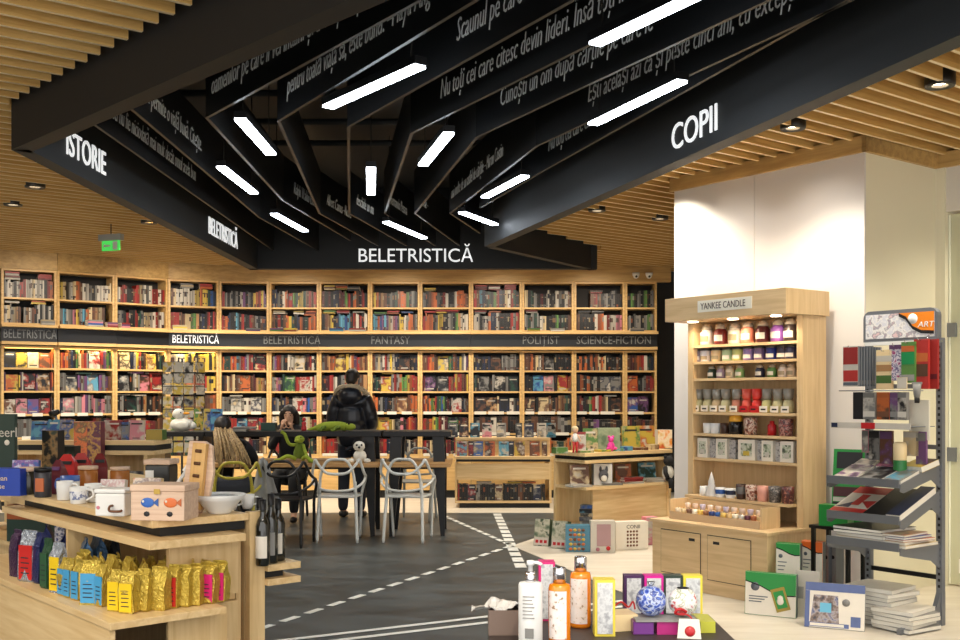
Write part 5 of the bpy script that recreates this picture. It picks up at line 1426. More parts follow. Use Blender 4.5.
# sixth shelf: white gift boxes with a window
for k, (a, b) in enumerate(((697.5, 707.5), (716, 727), (738, 755), (761.5, 773), (780, 793.5))):
    xa, xb = KF.lx(a, TY + .03), KF.lx(b, TY + .03)
    o = boxthing('gift_box', '%s white gift box with a picture window from the left, sixth cabinet shelf' % ordinal(k), 'gift box', xb - xa, .10, .16, KF.w((xa + xb) / 2, TY + .03, 1.0), KF.rz, shade('w', 1), shade('w', 2), None, 'white gift boxes on the sixth shelf')
    w = xb - xa
    m = MB(); m.box(-w * .32, w * .32, -.003, -.0016, .03, .13, art('candle_photo', [(70, 80, 64), (150, 160, 130), (210, 210, 190), (90, 96, 70)], 26)); m.build('window', o)
    m = MB(); m.box(-w * .18, w * .18, -.005, -.0031, .035, .07, shade('y' if k == 2 else 'w', 1)); m.build('printed_candle', o)
    if k < 4:
        xc = (KF.lx((738, 716, 756, 774)[0] if False else b + 4.5, TY + .05))
        boxthing('gift_box', 'grey patterned narrow box right of the %s white gift box' % ordinal(k), 'gift box', .062, .08, .15, KF.w(xc, TY + .06, 1.0), KF.rz, art('grey_dots', [(150, 148, 146), (196, 192, 188), (110, 108, 110)], 40), None, None, 'grey narrow boxes on the sixth shelf')
# seventh shelf
y7 = TY - .04
t = thing('candle_holder', 'short white ribbed holder at the left end of the mug shelf', 'candle holder', KP(704, y7, .70), KF.rz)
m = MB(); m.lathe([(.036, 0), (.036, .05), (.03, .056), (.034, .075), (.026, .075), (.001, .06)], WHITE, n=14); m.build('body', t)
t = thing('ornament', 'white cone-shaped tree ornament on the mug shelf', 'ornament', KP(711.5, y7, .70), KF.rz)
m = MB(); m.lathe([(.045, 0), (.05, .012), (.034, .05), (.038, .055), (.024, .105), (.028, .11), (.012, .16), (.001, .195)], WHITE, n=16); m.build('body', t)
mugs = [(720.5, .040, .075, 'white and blue short mug, left of the pair on the mug shelf', WHITE, shade('B', 1)), (730.5, .040, .075, 'white and blue short mug, right of the pair on the mug shelf', WHITE, shade('n', 1)), (741, .038, .115, 'dark grey tall votive mug on the mug shelf', DKB, shade('s', 0)),
        (751.5, .046, .115, 'brown and black patterned mug on the mug shelf', PAT, None), (763, .044, .115, 'plain pink mug on the mug shelf', mat('pink_ceramic', (226, 160, 140), .35), None),
        (775, .048, .12, 'dark mug with grey pattern, second from right on the mug shelf', art('grey_pattern', [(50, 44, 44), (120, 112, 104), (30, 28, 30), (160, 150, 140)], 40), None), (788, .046, .125, 'red-brown patterned mug at the right end of the mug shelf', art('red_brown_pattern', [(96, 36, 30), (60, 26, 26), (170, 110, 90)], 40), None)]
for px, r, h, lab, mm, st in mugs: cup(px, y7, .70, r, h, mm, lab, 1 if px in (720.5, 730.5) else 0, stripe=st, group='mugs on the lowest cabinet shelf')
# stepped sample trays on the base
t = thing('sample_tray', 'stepped wooden sampler tray standing on the base of the oak cabinet', 'tray', KF.w(0, 0, .5235), KF.rz)
for k, (ya, yb, h) in enumerate(((.10, .20, .035), (.20, .30, .075), (.30, .315, .15))):
    m = MB(); m.box(.10, .98, ya, yb, 0, h, OAKH); m.build('step', t)
for xa in (.085, .98):
    m = MB(); m.box(xa, xa + .015, .10, .315, 0, .155, OAK); m.build('side_panel', t)
m = MB(); m.box(.10, .98, .092, .098, 0, .06, mat('clear_plastic_edge', (222, 196, 160), .15, var=0, alpha=.5)); m.build('clear_front', t)
VC = [(236, 222, 196), (228, 206, 160), (120, 84, 66), (240, 236, 220), (232, 196, 96), (150, 100, 60), (50, 70, 130), (40, 90, 160), (232, 200, 110), (226, 190, 130), (238, 232, 210), (216, 210, 196), (90, 40, 60), (160, 90, 50), (200, 170, 120)]
VN = ['cream', 'sand', 'brown', 'ivory', 'yellow', 'tan', 'navy', 'blue', 'golden', 'honey', 'white', 'pale grey', 'plum', 'rust', 'beige']
for k in range(15):
    c = VC[k]; x = .14 + .80 * k / 14
    t = thing('votive_candle', '%s votive candle, %s from left, front row of sampler tray' % (VN[k], ordinal(k)), 'candle', KF.w(x, .15, .5235 + .0355), KF.rz, 'votive candles in the sampler tray')
    m = MB(); m.lathe([(.019, 0), (.024, .045), (.02, .05), (.001, .049)], mat('votive_%d' % k, c, .4, var=.05), n=12); m.build('wax', t)
    m = MB(); m.tube([(0, 0, .049), (0, 0, .058)], .0015, KPL, 5); m.build('wick', t)
for k in range(11):
    x = .15 + .78 * k / 10; c = [(236, 214, 196), (226, 200, 180), (200, 190, 210)][k % 3]
    t = thing('votive_candle', 'pale votive candle, %s from left, upper step of sampler tray' % ordinal(k), 'candle', KF.w(x, .25, .5235 + .0755), KF.rz, 'votive candles on the upper tray step')
    m = MB(); m.lathe([(.019, 0), (.024, .04), (.02, .045), (.001, .044)], mat('votive_pale_%d' % (k % 3), c, .4, var=.05), n=12); m.build('wax', t)
# ================================================================ ART SUPPLIES RACK
RF = Fr(2.68, 7.26, UV); RW = 0.52
def RP(px, y, z): return RF.w(RF.lx(px, y), y, z)
t = thing('display_rack', 'grey steel art supplies rack with printed header, hooks and tilted shelves', 'rack', RF.w(0, 0), RF.rz)
for xa in (-.02, RW - .02):
    m = MB(); m.box(xa, xa + .04, 0, .04, 0, 1.88, GREYM)
    for k in range(40): m.box(xa + .012, xa + .028, -.0012, 0, .25 + k * .04, .25 + k * .04 + .018, INNER)
    m.build('post', t)
    m = MB(); m.extr([(0, 0), (0, .02), (-.36, .07), (-.42, .20), (-.46, .20), (-.46, .0)], xa, xa + .03, GREYM, RZ(90)); 
    m = MB(); vs = [(-.46, 0), (.06, 0), (.06, .22), (.0, .22), (-.06, .10), (-.46, .035)]
    o_ = [Vector((xa, y, z)) for y, z in vs] + [Vector((xa + .03, y, z)) for y, z in vs]; n = len(vs)
    m.add(o_, [list(range(n - 1, -1, -1)), list(range(n, 2 * n))] + [(i, (i + 1) % n, n + (i + 1) % n, n + i) for i in range(n)], GREYM); m.build('foot', t)
for z in (.30, .75, 1.15, 1.55):
    m = MB(); m.box(.02, RW - .02, .012, .03, z, z + .03, METB if z < .5 else GREYM); m.build('cross_bar', t)
# header with rounded corners
HX0, HX1 = -.02, RW + .0
hp = [(HX0, 1.87), (HX1, 1.87)] + [(HX1 - .05 + .05 * math.cos(a), 2.03 + .05 * math.sin(a)) for a in [math.radians(q) for q in (0, 22, 45, 68, 90)]] + [(HX0 + .05 - .05 * math.sin(a), 2.03 + .05 * math.cos(a)) for a in [math.radians(q) for q in (0, 22, 45, 68, 90)]]
m = MB(); m.extr(hp, -.02, .03, GREYM); hd = m.build('header', t)
HW_ = HX1 - HX0 - .04
m = MB(); m.box(HX0 + .02, HX1 - .02, -.023, -.0201, 1.89, 2.055, art('art_header_print', [(226, 224, 224), (206, 206, 214), (236, 232, 226), (150, 146, 156), (220, 190, 190)], 22)); m.build('printed_front', hd)
m = MB()
cur = [(HX0 + .02 + HW_ * .50, 2.055), (HX0 + .02 + HW_ * .60, 2.03), (HX0 + .02 + HW_ * .70, 1.965), (HX0 + .02 + HW_ * .82, 1.935), (HX1 - .02, 1.928)]
m.extr(cur + [(HX1 - .02, 2.055)], -.0255, -.0231, mat('orange_print', (232, 132, 24), .4, var=0))
m.build('orange_corner', hd)
m = MB()
for i in range(len(cur) - 1):
    a, b = cur[i], cur[i + 1]; m.extr([a, b, (b[0], b[1] - .022), (a[0], a[1] - .022)], -.0268, -.0256, mat('black_print', (28, 26, 28), .4, var=0))
m.build('black_curve', hd)
m = MB(); m.lathe([(.035, -.002), (.035, .0), (.0001, .0)], WHITE, n=18, M=T(HX0 + .02 + HW_ * .70, -.0256, 2.012) @ RX(90)); m.build('white_disc', hd)
txt('ART', .052, WHITE, 'lettering', hd, T(HX0 + .02 + HW_ * .77, -.0262, 1.955), .2, .001, 1.15)
m = MB(); m.box(.0, RW, -.03, .0, 1.845, 1.868, WHITE); m.build('header_strip', t)
# shelves
def tilt_shelf(zf, zb, lip=.04):
    m = MB()
    def sl(y): return zf + (zb - zf) * (y + .46) / .46
    vs = []
    prof = [(-.46, zf), (-.01, zb), (-.01, zb - .012), (-.455, zf - .012), (-.455, zf - .012), (-.472, zf - .012), (-.472, zf + lip), (-.46, zf + lip)]
    n = len(prof)
    o_ = [Vector((.0, y, z)) for y, z in prof] + [Vector((RW, y, z)) for y, z in prof]
    m.add(o_, [list(range(n)), list(range(2 * n - 1, n - 1, -1))] + [((i + 1) % n, i, n + i, n + (i + 1) % n) for i in range(n)], GREYM)
    s = m.build('shelf', t)
    for xa in (-.006, RW):
        m = MB(); pr = [(-.46, zf + .01), (0, zb + .01), (0, zb - .16), (-.10, zb - .10), (-.42, zf - .045), (-.46, zf - .035)]
        o_ = [Vector((xa, y, z)) for y, z in pr] + [Vector((xa + .006, y, z)) for y, z in pr]; n = len(pr)
        m.add(o_, [list(range(n)), list(range(2 * n - 1, n - 1, -1))] + [((i + 1) % n, i, n + i, n + (i + 1) % n) for i in range(n)], GREYM); m.build('bracket', s)
    ang = math.degrees(math.atan2(zb - zf, .45))
    return lambda y: sl(y), ang
SL1, A1 = tilt_shelf(.935, 1.06); SL2, A2 = tilt_shelf(.705, .875); SL3, A3 = tilt_shelf(.535, .535)
m = MB(); m.tube([(-.02, -.30, 1.535), (RW - .1, -.30, 1.535)], .004, GREYM, 6); m.tube([(-.02, -.02, 1.535), (-.02, -.30, 1.535)], .004, GREYM, 6); m.tube([(RW - .1, -.02, 1.535), (RW - .1, -.30, 1.535)], .004, GREYM, 6); m.build('wire_shelf', t)
m = MB(); m.box(-.06, RW, -.33, -.05, 1.30, 1.305, GREYM); m.box(-.06, RW, -.335, -.33, 1.285, 1.325, shade('w', 1)); m.box(-.055, -.01, -.338, -.3351, 1.29, 1.32, shade('n', 1)); m.box(.17, .27, -.338, -.3351, 1.285, 1.325, REDM); m.build('tray', t)
def hook(x, z, L=.32):
    m = MB(); m.tube([(x, .0, z), (x, -L, z), (x, -L - .012, z + .016)], .0035, CHROME, 6); m.build('hook', t)
def pack(px, y, z0, w, h, body, front, lab, group=None, th=.018, band=None, name='blister_pack', cat='art supply pack', x=None):
    p = RF.w(x, y, z0) if x is not None else RP(px, y, z0)
    o = boxthing(name, lab, cat, w, th, h, p, RF.rz, body, front, None, group)
    if band:
        for (za, zb, mm) in band:
            m = MB(); m.box(-w / 2 + .003, w / 2 - .003, -.003, -.0016, h * za, h * zb, mm); m.build('printed_band', o)
    return o
GRYP = mat('slate_grey_card', (92, 98, 106), .4, var=.08)
xA = RF.lx(852, -.31); hook(xA, 1.82, .34)
pack(0, -.325, 1.565, .115, .265, GRYP, shade('w', 1), 'red and white pencil pack at the front of the top left hook', None, .018, [(.55, .98, shade('r', 1)), (.12, .4, shade('r', 2)), (.02, .1, GRYP)], x=xA)
for k in range(8):
    pack(0, -.295 + .032 * k, 1.565, .115, .265, GRYP, GRYP, '%s grey pencil pack behind the red and white one, top left hook' % ordinal(k), 'grey pencil packs on the top left hook', .016, [(.05, .15, shade('s', 1))], x=xA)
for px, y, z, w, h, b, f, lab, band in (
    (884, -.20, 1.545, .115, .26, shade('e', 1), shade('e', 2), 'beige brush pack with green band on the upper hooks', [(.15, .35, shade('g', 0)), (.45, .62, shade('t', 1)), (.7, .85, shade('w', 1))]),
    (896, -.20, 1.60, .10, .235, shade('w', 1), art('purple_scribble', [(230, 226, 230), (70, 40, 110), (230, 226, 230), (160, 60, 110)], 40), 'white pack with purple scribbles on the upper hooks', [(.88, 1.0, shade('p', 0))]),
    (908, -.22, 1.585, .095, .265, shade('g', 1), shade('g', 1), 'green and orange blister pack on the upper hooks', [(.45, .75, mat('green_toy', (30, 140, 80), .3)), (.76, .9, shade('o', 1)), (.05, .2, shade('s', 2))]),
    (921, -.20, 1.545, .10, .32, shade('r', 2), shade('r', 2), 'tall red pack with rounded top on the upper hooks, left of the pair', [(.25, .5, shade('b', 0)), (.55, .72, shade('o', 1))]),
    (931, -.14, 1.545, .09, .32, shade('r', 1), shade('r', 1), 'tall red pack on the upper hooks beside the right post', [(.2, .3, shade('m', 1))])):
    hook(RF.lx(px, y), z + h - .008, -y + .03)
    pack(px, y, z, w, h, b, f, lab, 'packs on the upper hooks', .02, band)
pack(902, -.26, 1.545, .07, .075, shade('e', 2), shade('w', 1), 'small cream tag card hanging below the green pack', None, .004, name='card', cat='card')
p = RP(917, -.23, 1.455)
tt = thing('paint_tube', 'grey paint tube hanging with its dark cap down below the red packs', 'paint tube', p, RF.rz)
m = MB(); m.lathe([(.018, .03), (.024, .06), (.03, .12)], shade('s', 1), n=12, sy=.6); m.box(-.034, .034, -.004, .004, .12, .135, shade('s', 2)); m.build('body', tt)
m = MB(); m.lathe([(.015, 0), (.017, .03), (.001, .031)], KPL, n=10); m.build('cap', tt)
R2 = [(858, .075, 'k', 'k', 'black pack with a white edge, leftmost on the middle row'), (869, .09, 's', 'w', 'grey pack, second on the middle row'), (883, .09, 'o', 'b', 'orange-brown pack on the middle row'), (894, .06, 'p', 's', 'purple-topped grey pack on the middle row'), (902, .065, 's', 'w', 'grey and white pack at the right of the middle row')]
for px, w, a, b, lab in R2:
    pack(px, -.27, 1.345, w, .18, shade(a, 1), cover_art(a, b, 1), lab, 'packs on the middle row of the rack', .03, [(.8, .97, shade(a, 0)), (.1, .3, shade(b, 1))])
pack(919, -.16, 1.215, .14, .26, mat('cream_board', (222, 216, 198), .6), mat('cream_board', (222, 216, 198), .6), 'blank cream canvas board hanging right of the middle row', None, .012, name='canvas_board', cat='canvas')
R3 = [(865, .05, .15, 'i', 's', 'pinkish slim pack, leftmost on the lower hooks'), (874, .08, .20, 's', 'k', 'grey pack with dark clips on the lower hooks'), (886, .09, .22, 'b', 'p', 'brown pack with purple top on the lower hooks'), (911, .11, .16, 'e', 'w', 'cream card pack on the lower hooks'), (921, .07, .24, 'p', 's', 'purple-topped grey pack beside the right post on the lower hooks')]
for px, w, h, a, b, lab in R3:
    pack(px, -.17, 1.27 - h, w, h, shade(a, 1), cover_art(a, b, 0), lab, 'packs on the lower hooks', .02, [(.75, .97, shade(b, 0))])
p = RP(900, -.24, SL1(-.24) + .02)
tt = thing('paint_jar', 'cream jar with a green label standing at the back of the first tilted shelf', 'jar', p, RF.rz)
m = MB(); m.lathe([(.042, 0), (.042, .17), (.036, .185), (.001, .19)], shade('e', 2), n=16); m.build('body', tt)
m = MB(); m.lathe([(.0425, .0), (.0425, .07)], mat('green_label', (40, 120, 60), .4), n=16, cap=False); m.build('label', tt)
def lying(x, y, zf, ang, w, d, th, a, b, lab, rot=0, group=None, name='pad', cat='pad', front=None, dz=0.0):
    o = thing(name, lab, cat, RF.w(x, y, zf + .003 + dz), Euler((math.radians(ang), 0, RF.rz + math.radians(rot)), 'XYZ'), group)
    o.rotation_euler = (RZ(math.degrees(RF.rz) + rot) @ RX(ang)).to_euler()
    m = MB(); m.box(-w / 2, w / 2, 0, d, th - .002, th, shade(a, 1), top=front or cover_art(a, b, 1)); m.box(-w / 2, w / 2, 0, d, 0, .002, shade(a, 0)); m.build('cover', o)
    m = MB(); m.box(-w / 2 + .002, w / 2 - .002, .002, d - .002, .002, th - .002, PAPER); m.build('pages', o)
    return o
G1 = 'packs lying on the first tilted shelf'
for x, y, w, d, th, a, b, rot, lab, dz in ((.12, -.45, .16, .26, .03, 'w', 'p', 4, 'white and purple pack at the left of the first tilted shelf', 0), (.30, -.45, .17, .25, .03, 's', 'k', -3, 'grey and black pack in the middle of the first tilted shelf', 0),
        (.455, -.44, .13, .22, .025, 's', 'c', 0, 'light grey pack at the right of the first tilted shelf', 0), (.08, -.22, .13, .18, .02, 'w', 's', 8, 'pale pack behind the white and purple one', 0), (.45, -.20, .16, .17, .04, 'y', 'm', -10, 'yellow and maroon pack at the back of the first tilted shelf', 0), (.27, -.2, .14, .18, .03, 'i', 'p', 12, 'pinkish pack at the back middle of the first tilted shelf', 0)):
    lying(x, y, SL1(y), A1, w, d, th, a, b, lab, rot, G1, 'art_pack', 'art supply pack', dz=dz)
UJ = mat('union_red', (186, 44, 40), .4); 
o = lying(.13, -.455, SL2(-.455), A2, .25, .40, .03, 'w', 'w', 'sketchbook with a red, white and blue flag cover on the second tilted shelf', 0, None, 'sketchbook', 'book', front=shade('w', 1))
fl_ = MB(); fl_.box(-.125, .125, .0, .07, .0301, .0312, UJ); fl_.box(-.125, .125, .30, .40, .0301, .0312, UJ)
fl_.add([(-.12, .08, .0305), (-.02, .08, .0305), (-.02, .18, .0305)], [(0, 1, 2)], shade('n', 1)); fl_.add([(.02, .18, .0305), (.12, .08, .0305), (.12, .2, .0305)], [(0, 1, 2)], UJ); fl_.box(-.03, .03, .12, .28, .0302, .0314, UJ); fl_.build('flag_print', o)
lying(.335, -.45, SL2(-.45), A2, .17, .42, .03, 'k', 'k', 'black portfolio in the middle of the second tilted shelf', 0, 'black portfolios on the second tilted shelf', 'portfolio', 'portfolio', front=shade('k', 1))
lying(.475, -.45, SL2(-.45), A2, .10, .44, .045, 'k', 'k', 'black portfolio with white edges at the right of the second tilted shelf', 0, 'black portfolios on the second tilted shelf', 'portfolio', 'portfolio', front=shade('n', 1))
z = .538
for k, (x, w, a, b, rot) in enumerate(((.30, .50, 'e', 't', 0), (.30, .48, 'e', 'w', 3), (.22, .36, 'w', 'k', -4), (.22, .37, 'k', 'k', 3), (.20, .36, 'k', 'k', -3))):
    lying(x, -.44, z, 0, w, .38, .02, a, b, '%s pad from the bottom of the pile on the flat shelf, %s' % (ordinal(k), PAL[a][0]), rot, 'pads on the flat shelf of the rack', front=shade(a, 1), dz=0); z += .0205
for k, (a, b) in enumerate((('o', 't'), ('B', 'r'), ('t', 'o'))):
    lying(.46, -.43, .538 + .0415 + k * .0145, 0, .15, .30, .014, a, b, '%s small pad on the right of the flat shelf, %s' % (ordinal(k), PAL[a][0]), -8 + 6 * k, 'small pads on the flat shelf')
# floor piles
for j, (x, y, n, w) in enumerate(((.22, -.36, 9, .34), (.44, -.42, 5, .28))):
    z = .008
    for k in range(n):
        a = ['w', 's', 'w', 'w', 's'][(k + j) % 5]
        lying(x + .01 * ((k * 7) % 3 - 1), y, z, 0, w, .32, .026, a, 'w', '%s pad from the floor in the %s pile under the rack' % (ordinal(k), ('taller rear', 'lower front')[j]), ((k * 5) % 7 - 3) * 2, 'white pads piled on the floor under the rack', front=shade(a, 2)); z += .0265
# floor boxes before the rack
GRC = mat('bright_green_card', (28, 140, 56), .35, var=.05); ORC = mat('orange_card', (232, 106, 34), .35, var=.05)
def art_box(px, py, w, h, d, deg, topm, lab, tilt=0, name='art_set_box', pic=None, group='boxed art sets on the floor'):
    p = PZ(px, py, .006)
    o = boxthing(name, lab, 'box', w, d, h, p, RF.rz + math.radians(deg), topm, shade('w', 2), topm, group, tilt, right=GRYP)
    m = MB()
    k_ = 1.0 if h < .35 else .34
    cur = [(-w / 2 + .003, h * (1 - .20 * k_)), (-w * .2, h * (1 - .30 * k_)), (w * .05, h * (1 - .44 * k_)), (w * .28, h * (1 - .50 * k_)), (w / 2 - .003, h * (1 - .48 * k_))]
    m.extr(cur + [(w / 2 - .003, h - .003), (-w / 2 + .003, h - .003)], -.0032, -.0018, topm); m.build('colour_top', o)
    m = MB()
    for i in range(len(cur) - 1):
        a, b = cur[i], cur[i + 1]; m.extr([a, b, (b[0], b[1] - .008), (a[0], a[1] - .008)], -.0036, -.0018, KPL)
    m.build('black_curve', o)
    m = MB(); m.lathe([(w * .085, -.001), (w * .085, 0), (.0001, 0)], GRYP, n=16, M=T(-w * .30, -.0034, h * (.66 if k_ == 1 else .80)) @ RX(90)); m.build('round_mark', o)
    m = MB()
    for q in range(3): m.box(-w * .42, -w * (.05 + .06 * q), -.003, -.0018, h * ((.42 if k_ == 1 else .70) - .06 * q), h * ((.445 if k_ == 1 else .715) - .06 * q), GRYP)
    m.build('text_lines', o)
    if pic:
        m = MB(); L = RY(-18) @ T(0, 0, 0)
        m.box(-w * .14, w * .14, -.006, -.0038, -h * .27, h * .27, shade('y', 0), T(w * .20, 0, h * .40) @ L); m.box(-w * .10, w * .10, -.008, -.0061, -h * .20, h * .20, GRC, T(w * .20, 0, h * .40) @ L)
        m.ball((w * .2, -.009, h * .42), .02, shade('w', 2), 10, 1, .2, 1.2); m.ball((w * .2, -.009, h * .36), .024, shade('w', 2), 10, 1, .2, 1)
        m.build('printed_picture', o)
    return o
art_box(770, 616, .345, .29, .05, 24, GRC, 'green and white framing set box standing in front of the cabinet base', 4, pic=True)
art_box(788, 608, .17, .455, .06, 22, GRC, 'tall green and white boxed set behind the framing set box')
art_box(812, 605, .155, .455, .06, 16, ORC, 'tall orange and white boxed set beside the green one')
for k, px in enumerate((826, 833)):
    p = PZ(px, 603, .006); o = boxthing('binder', '%s grey binder standing right of the orange boxed set' % ('first', 'second')[k], 'binder', .045, .10, .42, p, RF.rz, GRYP, shade('s', 1), None, 'grey binders beside the orange boxed set')
    m = MB(); m.lathe([(.014, -.001), (.014, 0), (.0001, 0)], KPL, n=12, M=T(0, -.0016, .33) @ RX(90)); m.build('finger_ring', o)
p = PZ(806, 617, .006); o = boxthing('pad', 'pale kraft drawing pad leaning between the green and blue boxes on the floor', 'pad', .16, .025, .31, p, RF.rz + math.radians(24), PAPER, mat('kraft_pale', (206, 198, 184), .6, var=.08), None, None, 8)
m = MB(); m.box(-.07, -.02, -.003, -.0016, .12, .2, shade('s', 2)); m.build('printed_mark', o)
p = PZ(834, 629, .006)
BLP = mat('blue_box_print', (84, 100, 150), .35, var=.12, scale=20)
o = boxthing('kit_box', 'blue and white kit box leaning at the front of the rack', 'box', .37, .03, .29, p, RF.rz + math.radians(28), shade('s', 2), shade('w', 2), None, None, 14)
m = MB(); m.box(-.183, .183, -.0032, -.0018, .235, .288, BLP); m.box(-.183, -.155, -.0032, -.0018, .0, .234, BLP); m.box(.10, .16, -.0032, -.0018, .02, .085, BLP); m.build('blue_print', o)
m = MB(); m.add([(-.15, -.0034, .03), (.03, -.0034, .03), (.02, -.0034, .21), (-.13, -.0034, .21)], [(0, 1, 2, 3)], art('kit_picture', [(60, 58, 66), (120, 100, 90), (170, 160, 160), (80, 90, 130)], 24)); m.box(-.09, -.02, -.0045, -.0036, .10, .16, shade('c', 2)); m.build('picture', o)
m = MB(); m.box(-.15, .06, -.005, -.0046, .012, .03, shade('w', 2)); m.box(-.16, .09, -.0045, -.0035, .008, .034, BLP); m.lathe([(.024, -.001), (.024, 0), (.0001, 0)], shade('s', 1), n=14, M=T(.07, -.0034, .17) @ RX(90)); m.build('text_lines', o)
# black stand with green packages between cabinet and rack
sp = PY(838, 527, 7.42)
t2 = thing('plinth_stand', 'low black stand between the candle cabinet and the art rack', 'stand', (sp.x, sp.y, 0), RF.rz)
m = MB(); m.box(-.17, .15, -.10, .12, .56, .583, METB); m.build('stand_top', t2)
for sx in (-.16, .12):
    for sy in (-.09, .09):
        m = MB(); m.box(sx, sx + .025, sy, sy + .025, 0, .56, METB); m.build('leg', t2)
p = PY(833, 525, 7.36); boxthing('box', 'plain bright green box on the black stand beside the candle cabinet', 'box', .21, .10, .15, (p.x, p.y, .584), RF.rz + math.radians(10), GRC, None)
p = PY(846, 520, 7.46)
o = boxthing('marker_set', 'tall green and dark boxed marker set standing behind the plain green box', 'box', .22, .045, .54, (p.x, p.y, .584), RF.rz + math.radians(16), GRC, GRC, None, None, 8)
m = MB(); m.box(-.085, .095, -.0035, -.0018, .40, .52, shade('k', 2)); m.box(-.10, .10, -.0035, -.0018, .20, .27, shade('m', 0)); m.box(-.10, .10, -.0035, -.0018, .05, .16, shade('k', 1)); m.box(-.10, .10, -.0035, -.0018, .165, .195, shade('w', 1)); m.box(-.07, .06, -.0035, -.0018, .31, .345, shade('w', 2)); m.build('printed_panels', o)
# white ledge at the right edge
p = PY(948, 560, 7.35)
t2 = thing('bench', 'white ledge on a grey base at the right edge beside the glass door', 'bench', (p.x + .25, p.y, 0), RF.rz)
m = MB(); m.box(-.1, .6, -.15, .2, .26, .36, WHITEM); m.build('seat', t2, bevel=.004)
m = MB(); m.box(-.06, .56, -.11, .16, 0, .26, mat('grey_base_panel', (138, 138, 142), .5)); m.build('base', t2)
# ================================================================ LEFT COUNTER WITH COFFEE AND GIFTS
LF = Fr(-1.443, 4.62, -48.65)
LX = LF.lx(14, 0)
ZT = .95
t = thing('display_counter', 'birch plywood counter with stepped boards, coffee bags on its shelf, at the left front', 'counter', LF.w(0, 0), LF.rz)
m = MB(); m.box(LX, 0, 0, .475, .917, ZT, PLY); m.build('top_board', t, bevel=.002)
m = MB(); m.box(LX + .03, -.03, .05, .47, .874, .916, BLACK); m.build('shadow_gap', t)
m = MB(); m.box(LX - .02, .11, -.06, .40, .838, .873, PLY); m.build('second_board', t, bevel=.002)
m = MB(); m.box(-.03, 0, .08, .42, .582, .837, PLYV); m.box(-.03, 0, .08, .42, 0, .548, PLYV); m.build('end_panel', t)
m = MB(); m.box(LX, -.031, .425, .45, .0, .837, PLYV); m.build('back_panel', t)
m = MB(); m.box(LX - .15, .245, -.285, .23, .55, .58, PLY); m.box(LX - .15, -.031, .23, .42, .55, .58, PLY); m.build('lower_shelf', t, bevel=.002)
m = MB(); m.box(LX - .15, .22, -.28, -.255, 0, .549, PLY); m.build('front_panel', t)
m = MB(); m.box(-.9, -.875, -.05, .42, .582, .837, PLYV); m.build('divider', t)
m = MB(); m.box(.10, .12, .02, .30, 0, .549, PLYV); m.build('inner_panel', t)
t = thing('display_counter', 'rear half of the left counter with wine bottles on its side ledges', 'counter', LF.w(0, .5), LF.rz)
m = MB(); m.box(-.045, .0, -.02, .06, 0, ZT + .004, PLYV); m.build('end_panel', t)
m = MB(); m.box(-1.3, .03, .061, .24, .668, .70, PLY); m.build('ledge', t, bevel=.002)
m = MB(); m.box(-1.28, -.02, .061, .17, .632, .667, BLACK); m.build('shadow_gap', t)
m = MB(); m.box(-1.3, .03, .061, .24, .60, .631, PLY); m.build('ledge', t, bevel=.002)
m = MB(); m.box(-1.3, -.05, -.02, .0, .0, ZT - .04, PLYV); m.build('back_panel', t)

# coffee bags
GOLD = mat('gold_foil', (206, 178, 74), .28, metal=.5, var=.15, scale=25)
SILV = mat('silver_foil', (176, 184, 196), .25, metal=.7, var=.15, scale=25)
foil_bump(GOLD); foil_bump(SILV)
BAGC = {'red': (196, 36, 32), 'purple': (70, 40, 80), 'navy': (34, 44, 100), 'green': (40, 84, 54), 'yellow': (232, 196, 24), 'blue': (70, 156, 206), 'magenta': (206, 20, 108), 'orange': (210, 110, 40), 'steel blue': (70, 104, 140), 'dark': (36, 42, 52)}
def coffee_bag(loc, w, d, h, body, colr, lab, rot=0, group='coffee bags on the counter shelf', lw=.86, lz=(.04, .80)):
    t = thing('coffee_bag', lab, 'coffee bag', loc, LF.rz + math.radians(rot), group)
    rr = random.Random(int(loc[0] * 997 + loc[1] * 331))
    prof = [(0, .94, .92), (.04, 1, 1), (.55, 1.02, 1.0), (.74, 1, .8), (.86, .97, .42), (.93, .95, .14), (1.0, .95, .10)]
    vs = []; n = 12
    for z, a, b in prof:
        hw, hd = w / 2 * a, d / 2 * b
        k = rr.uniform(-.004, .004)
        pts = [(-hw, -hd), (-hw * .5, -hd * 1.06), (0, -hd * 1.08), (hw * .5, -hd * 1.06), (hw, -hd), (hw * .93, -hd * .3), (hw * .93, hd * .3), (hw, hd), (hw * .5, hd * 1.05), (0, hd * 1.05), (-hw * .5, hd * 1.05), (-hw, hd)]
        pts = pts[:11] + [(-hw, hd)]
        vs += [(x + k, y + k, z * h) for x, y in pts]
    fs = [(i * n + k, i * n + (k + 1) % n, (i + 1) * n + (k + 1) % n, (i + 1) * n + k) for i in range(len(prof) - 1) for k in range(n)]
    fs += [list(range(n - 1, -1, -1)), [(len(prof) - 1) * n + k for k in range(n)]]
    m = MB(); m.add(vs, fs, body); m.build('body', t)
    if colr:
        m = MB(); lm = mat('bag_label_%s' % colr.replace(' ', '_'), BAGC[colr], .4, var=.05)
        yy = -d / 2 * 1.09 - .0008
        m.box(-w / 2 * lw, w / 2 * lw, yy - .001, yy + .004, h * lz[0], h * min(lz[1], .72), lm)
        for q in range(4): m.box(-w * .28, w * (.26 - .05 * (q % 2)), yy - .0016, yy - .001, h * (.16 + .10 * q), h * (.185 + .10 * q), mat('label_ink', (40, 40, 46), .5, var=0))
        m.build('label', t)
    m = MB(); m.box(-w * .36, w * .36, -d * .09, d * .07, h * .985, h * 1.012, body); m.build('folded_top', t)
    return t
ZS_ = .581
def foil(c, metal=.4): return foil_bump(mat('foil_%s' % c.replace(' ', '_'), BAGC[c], .3, metal=metal, var=.15, scale=25))
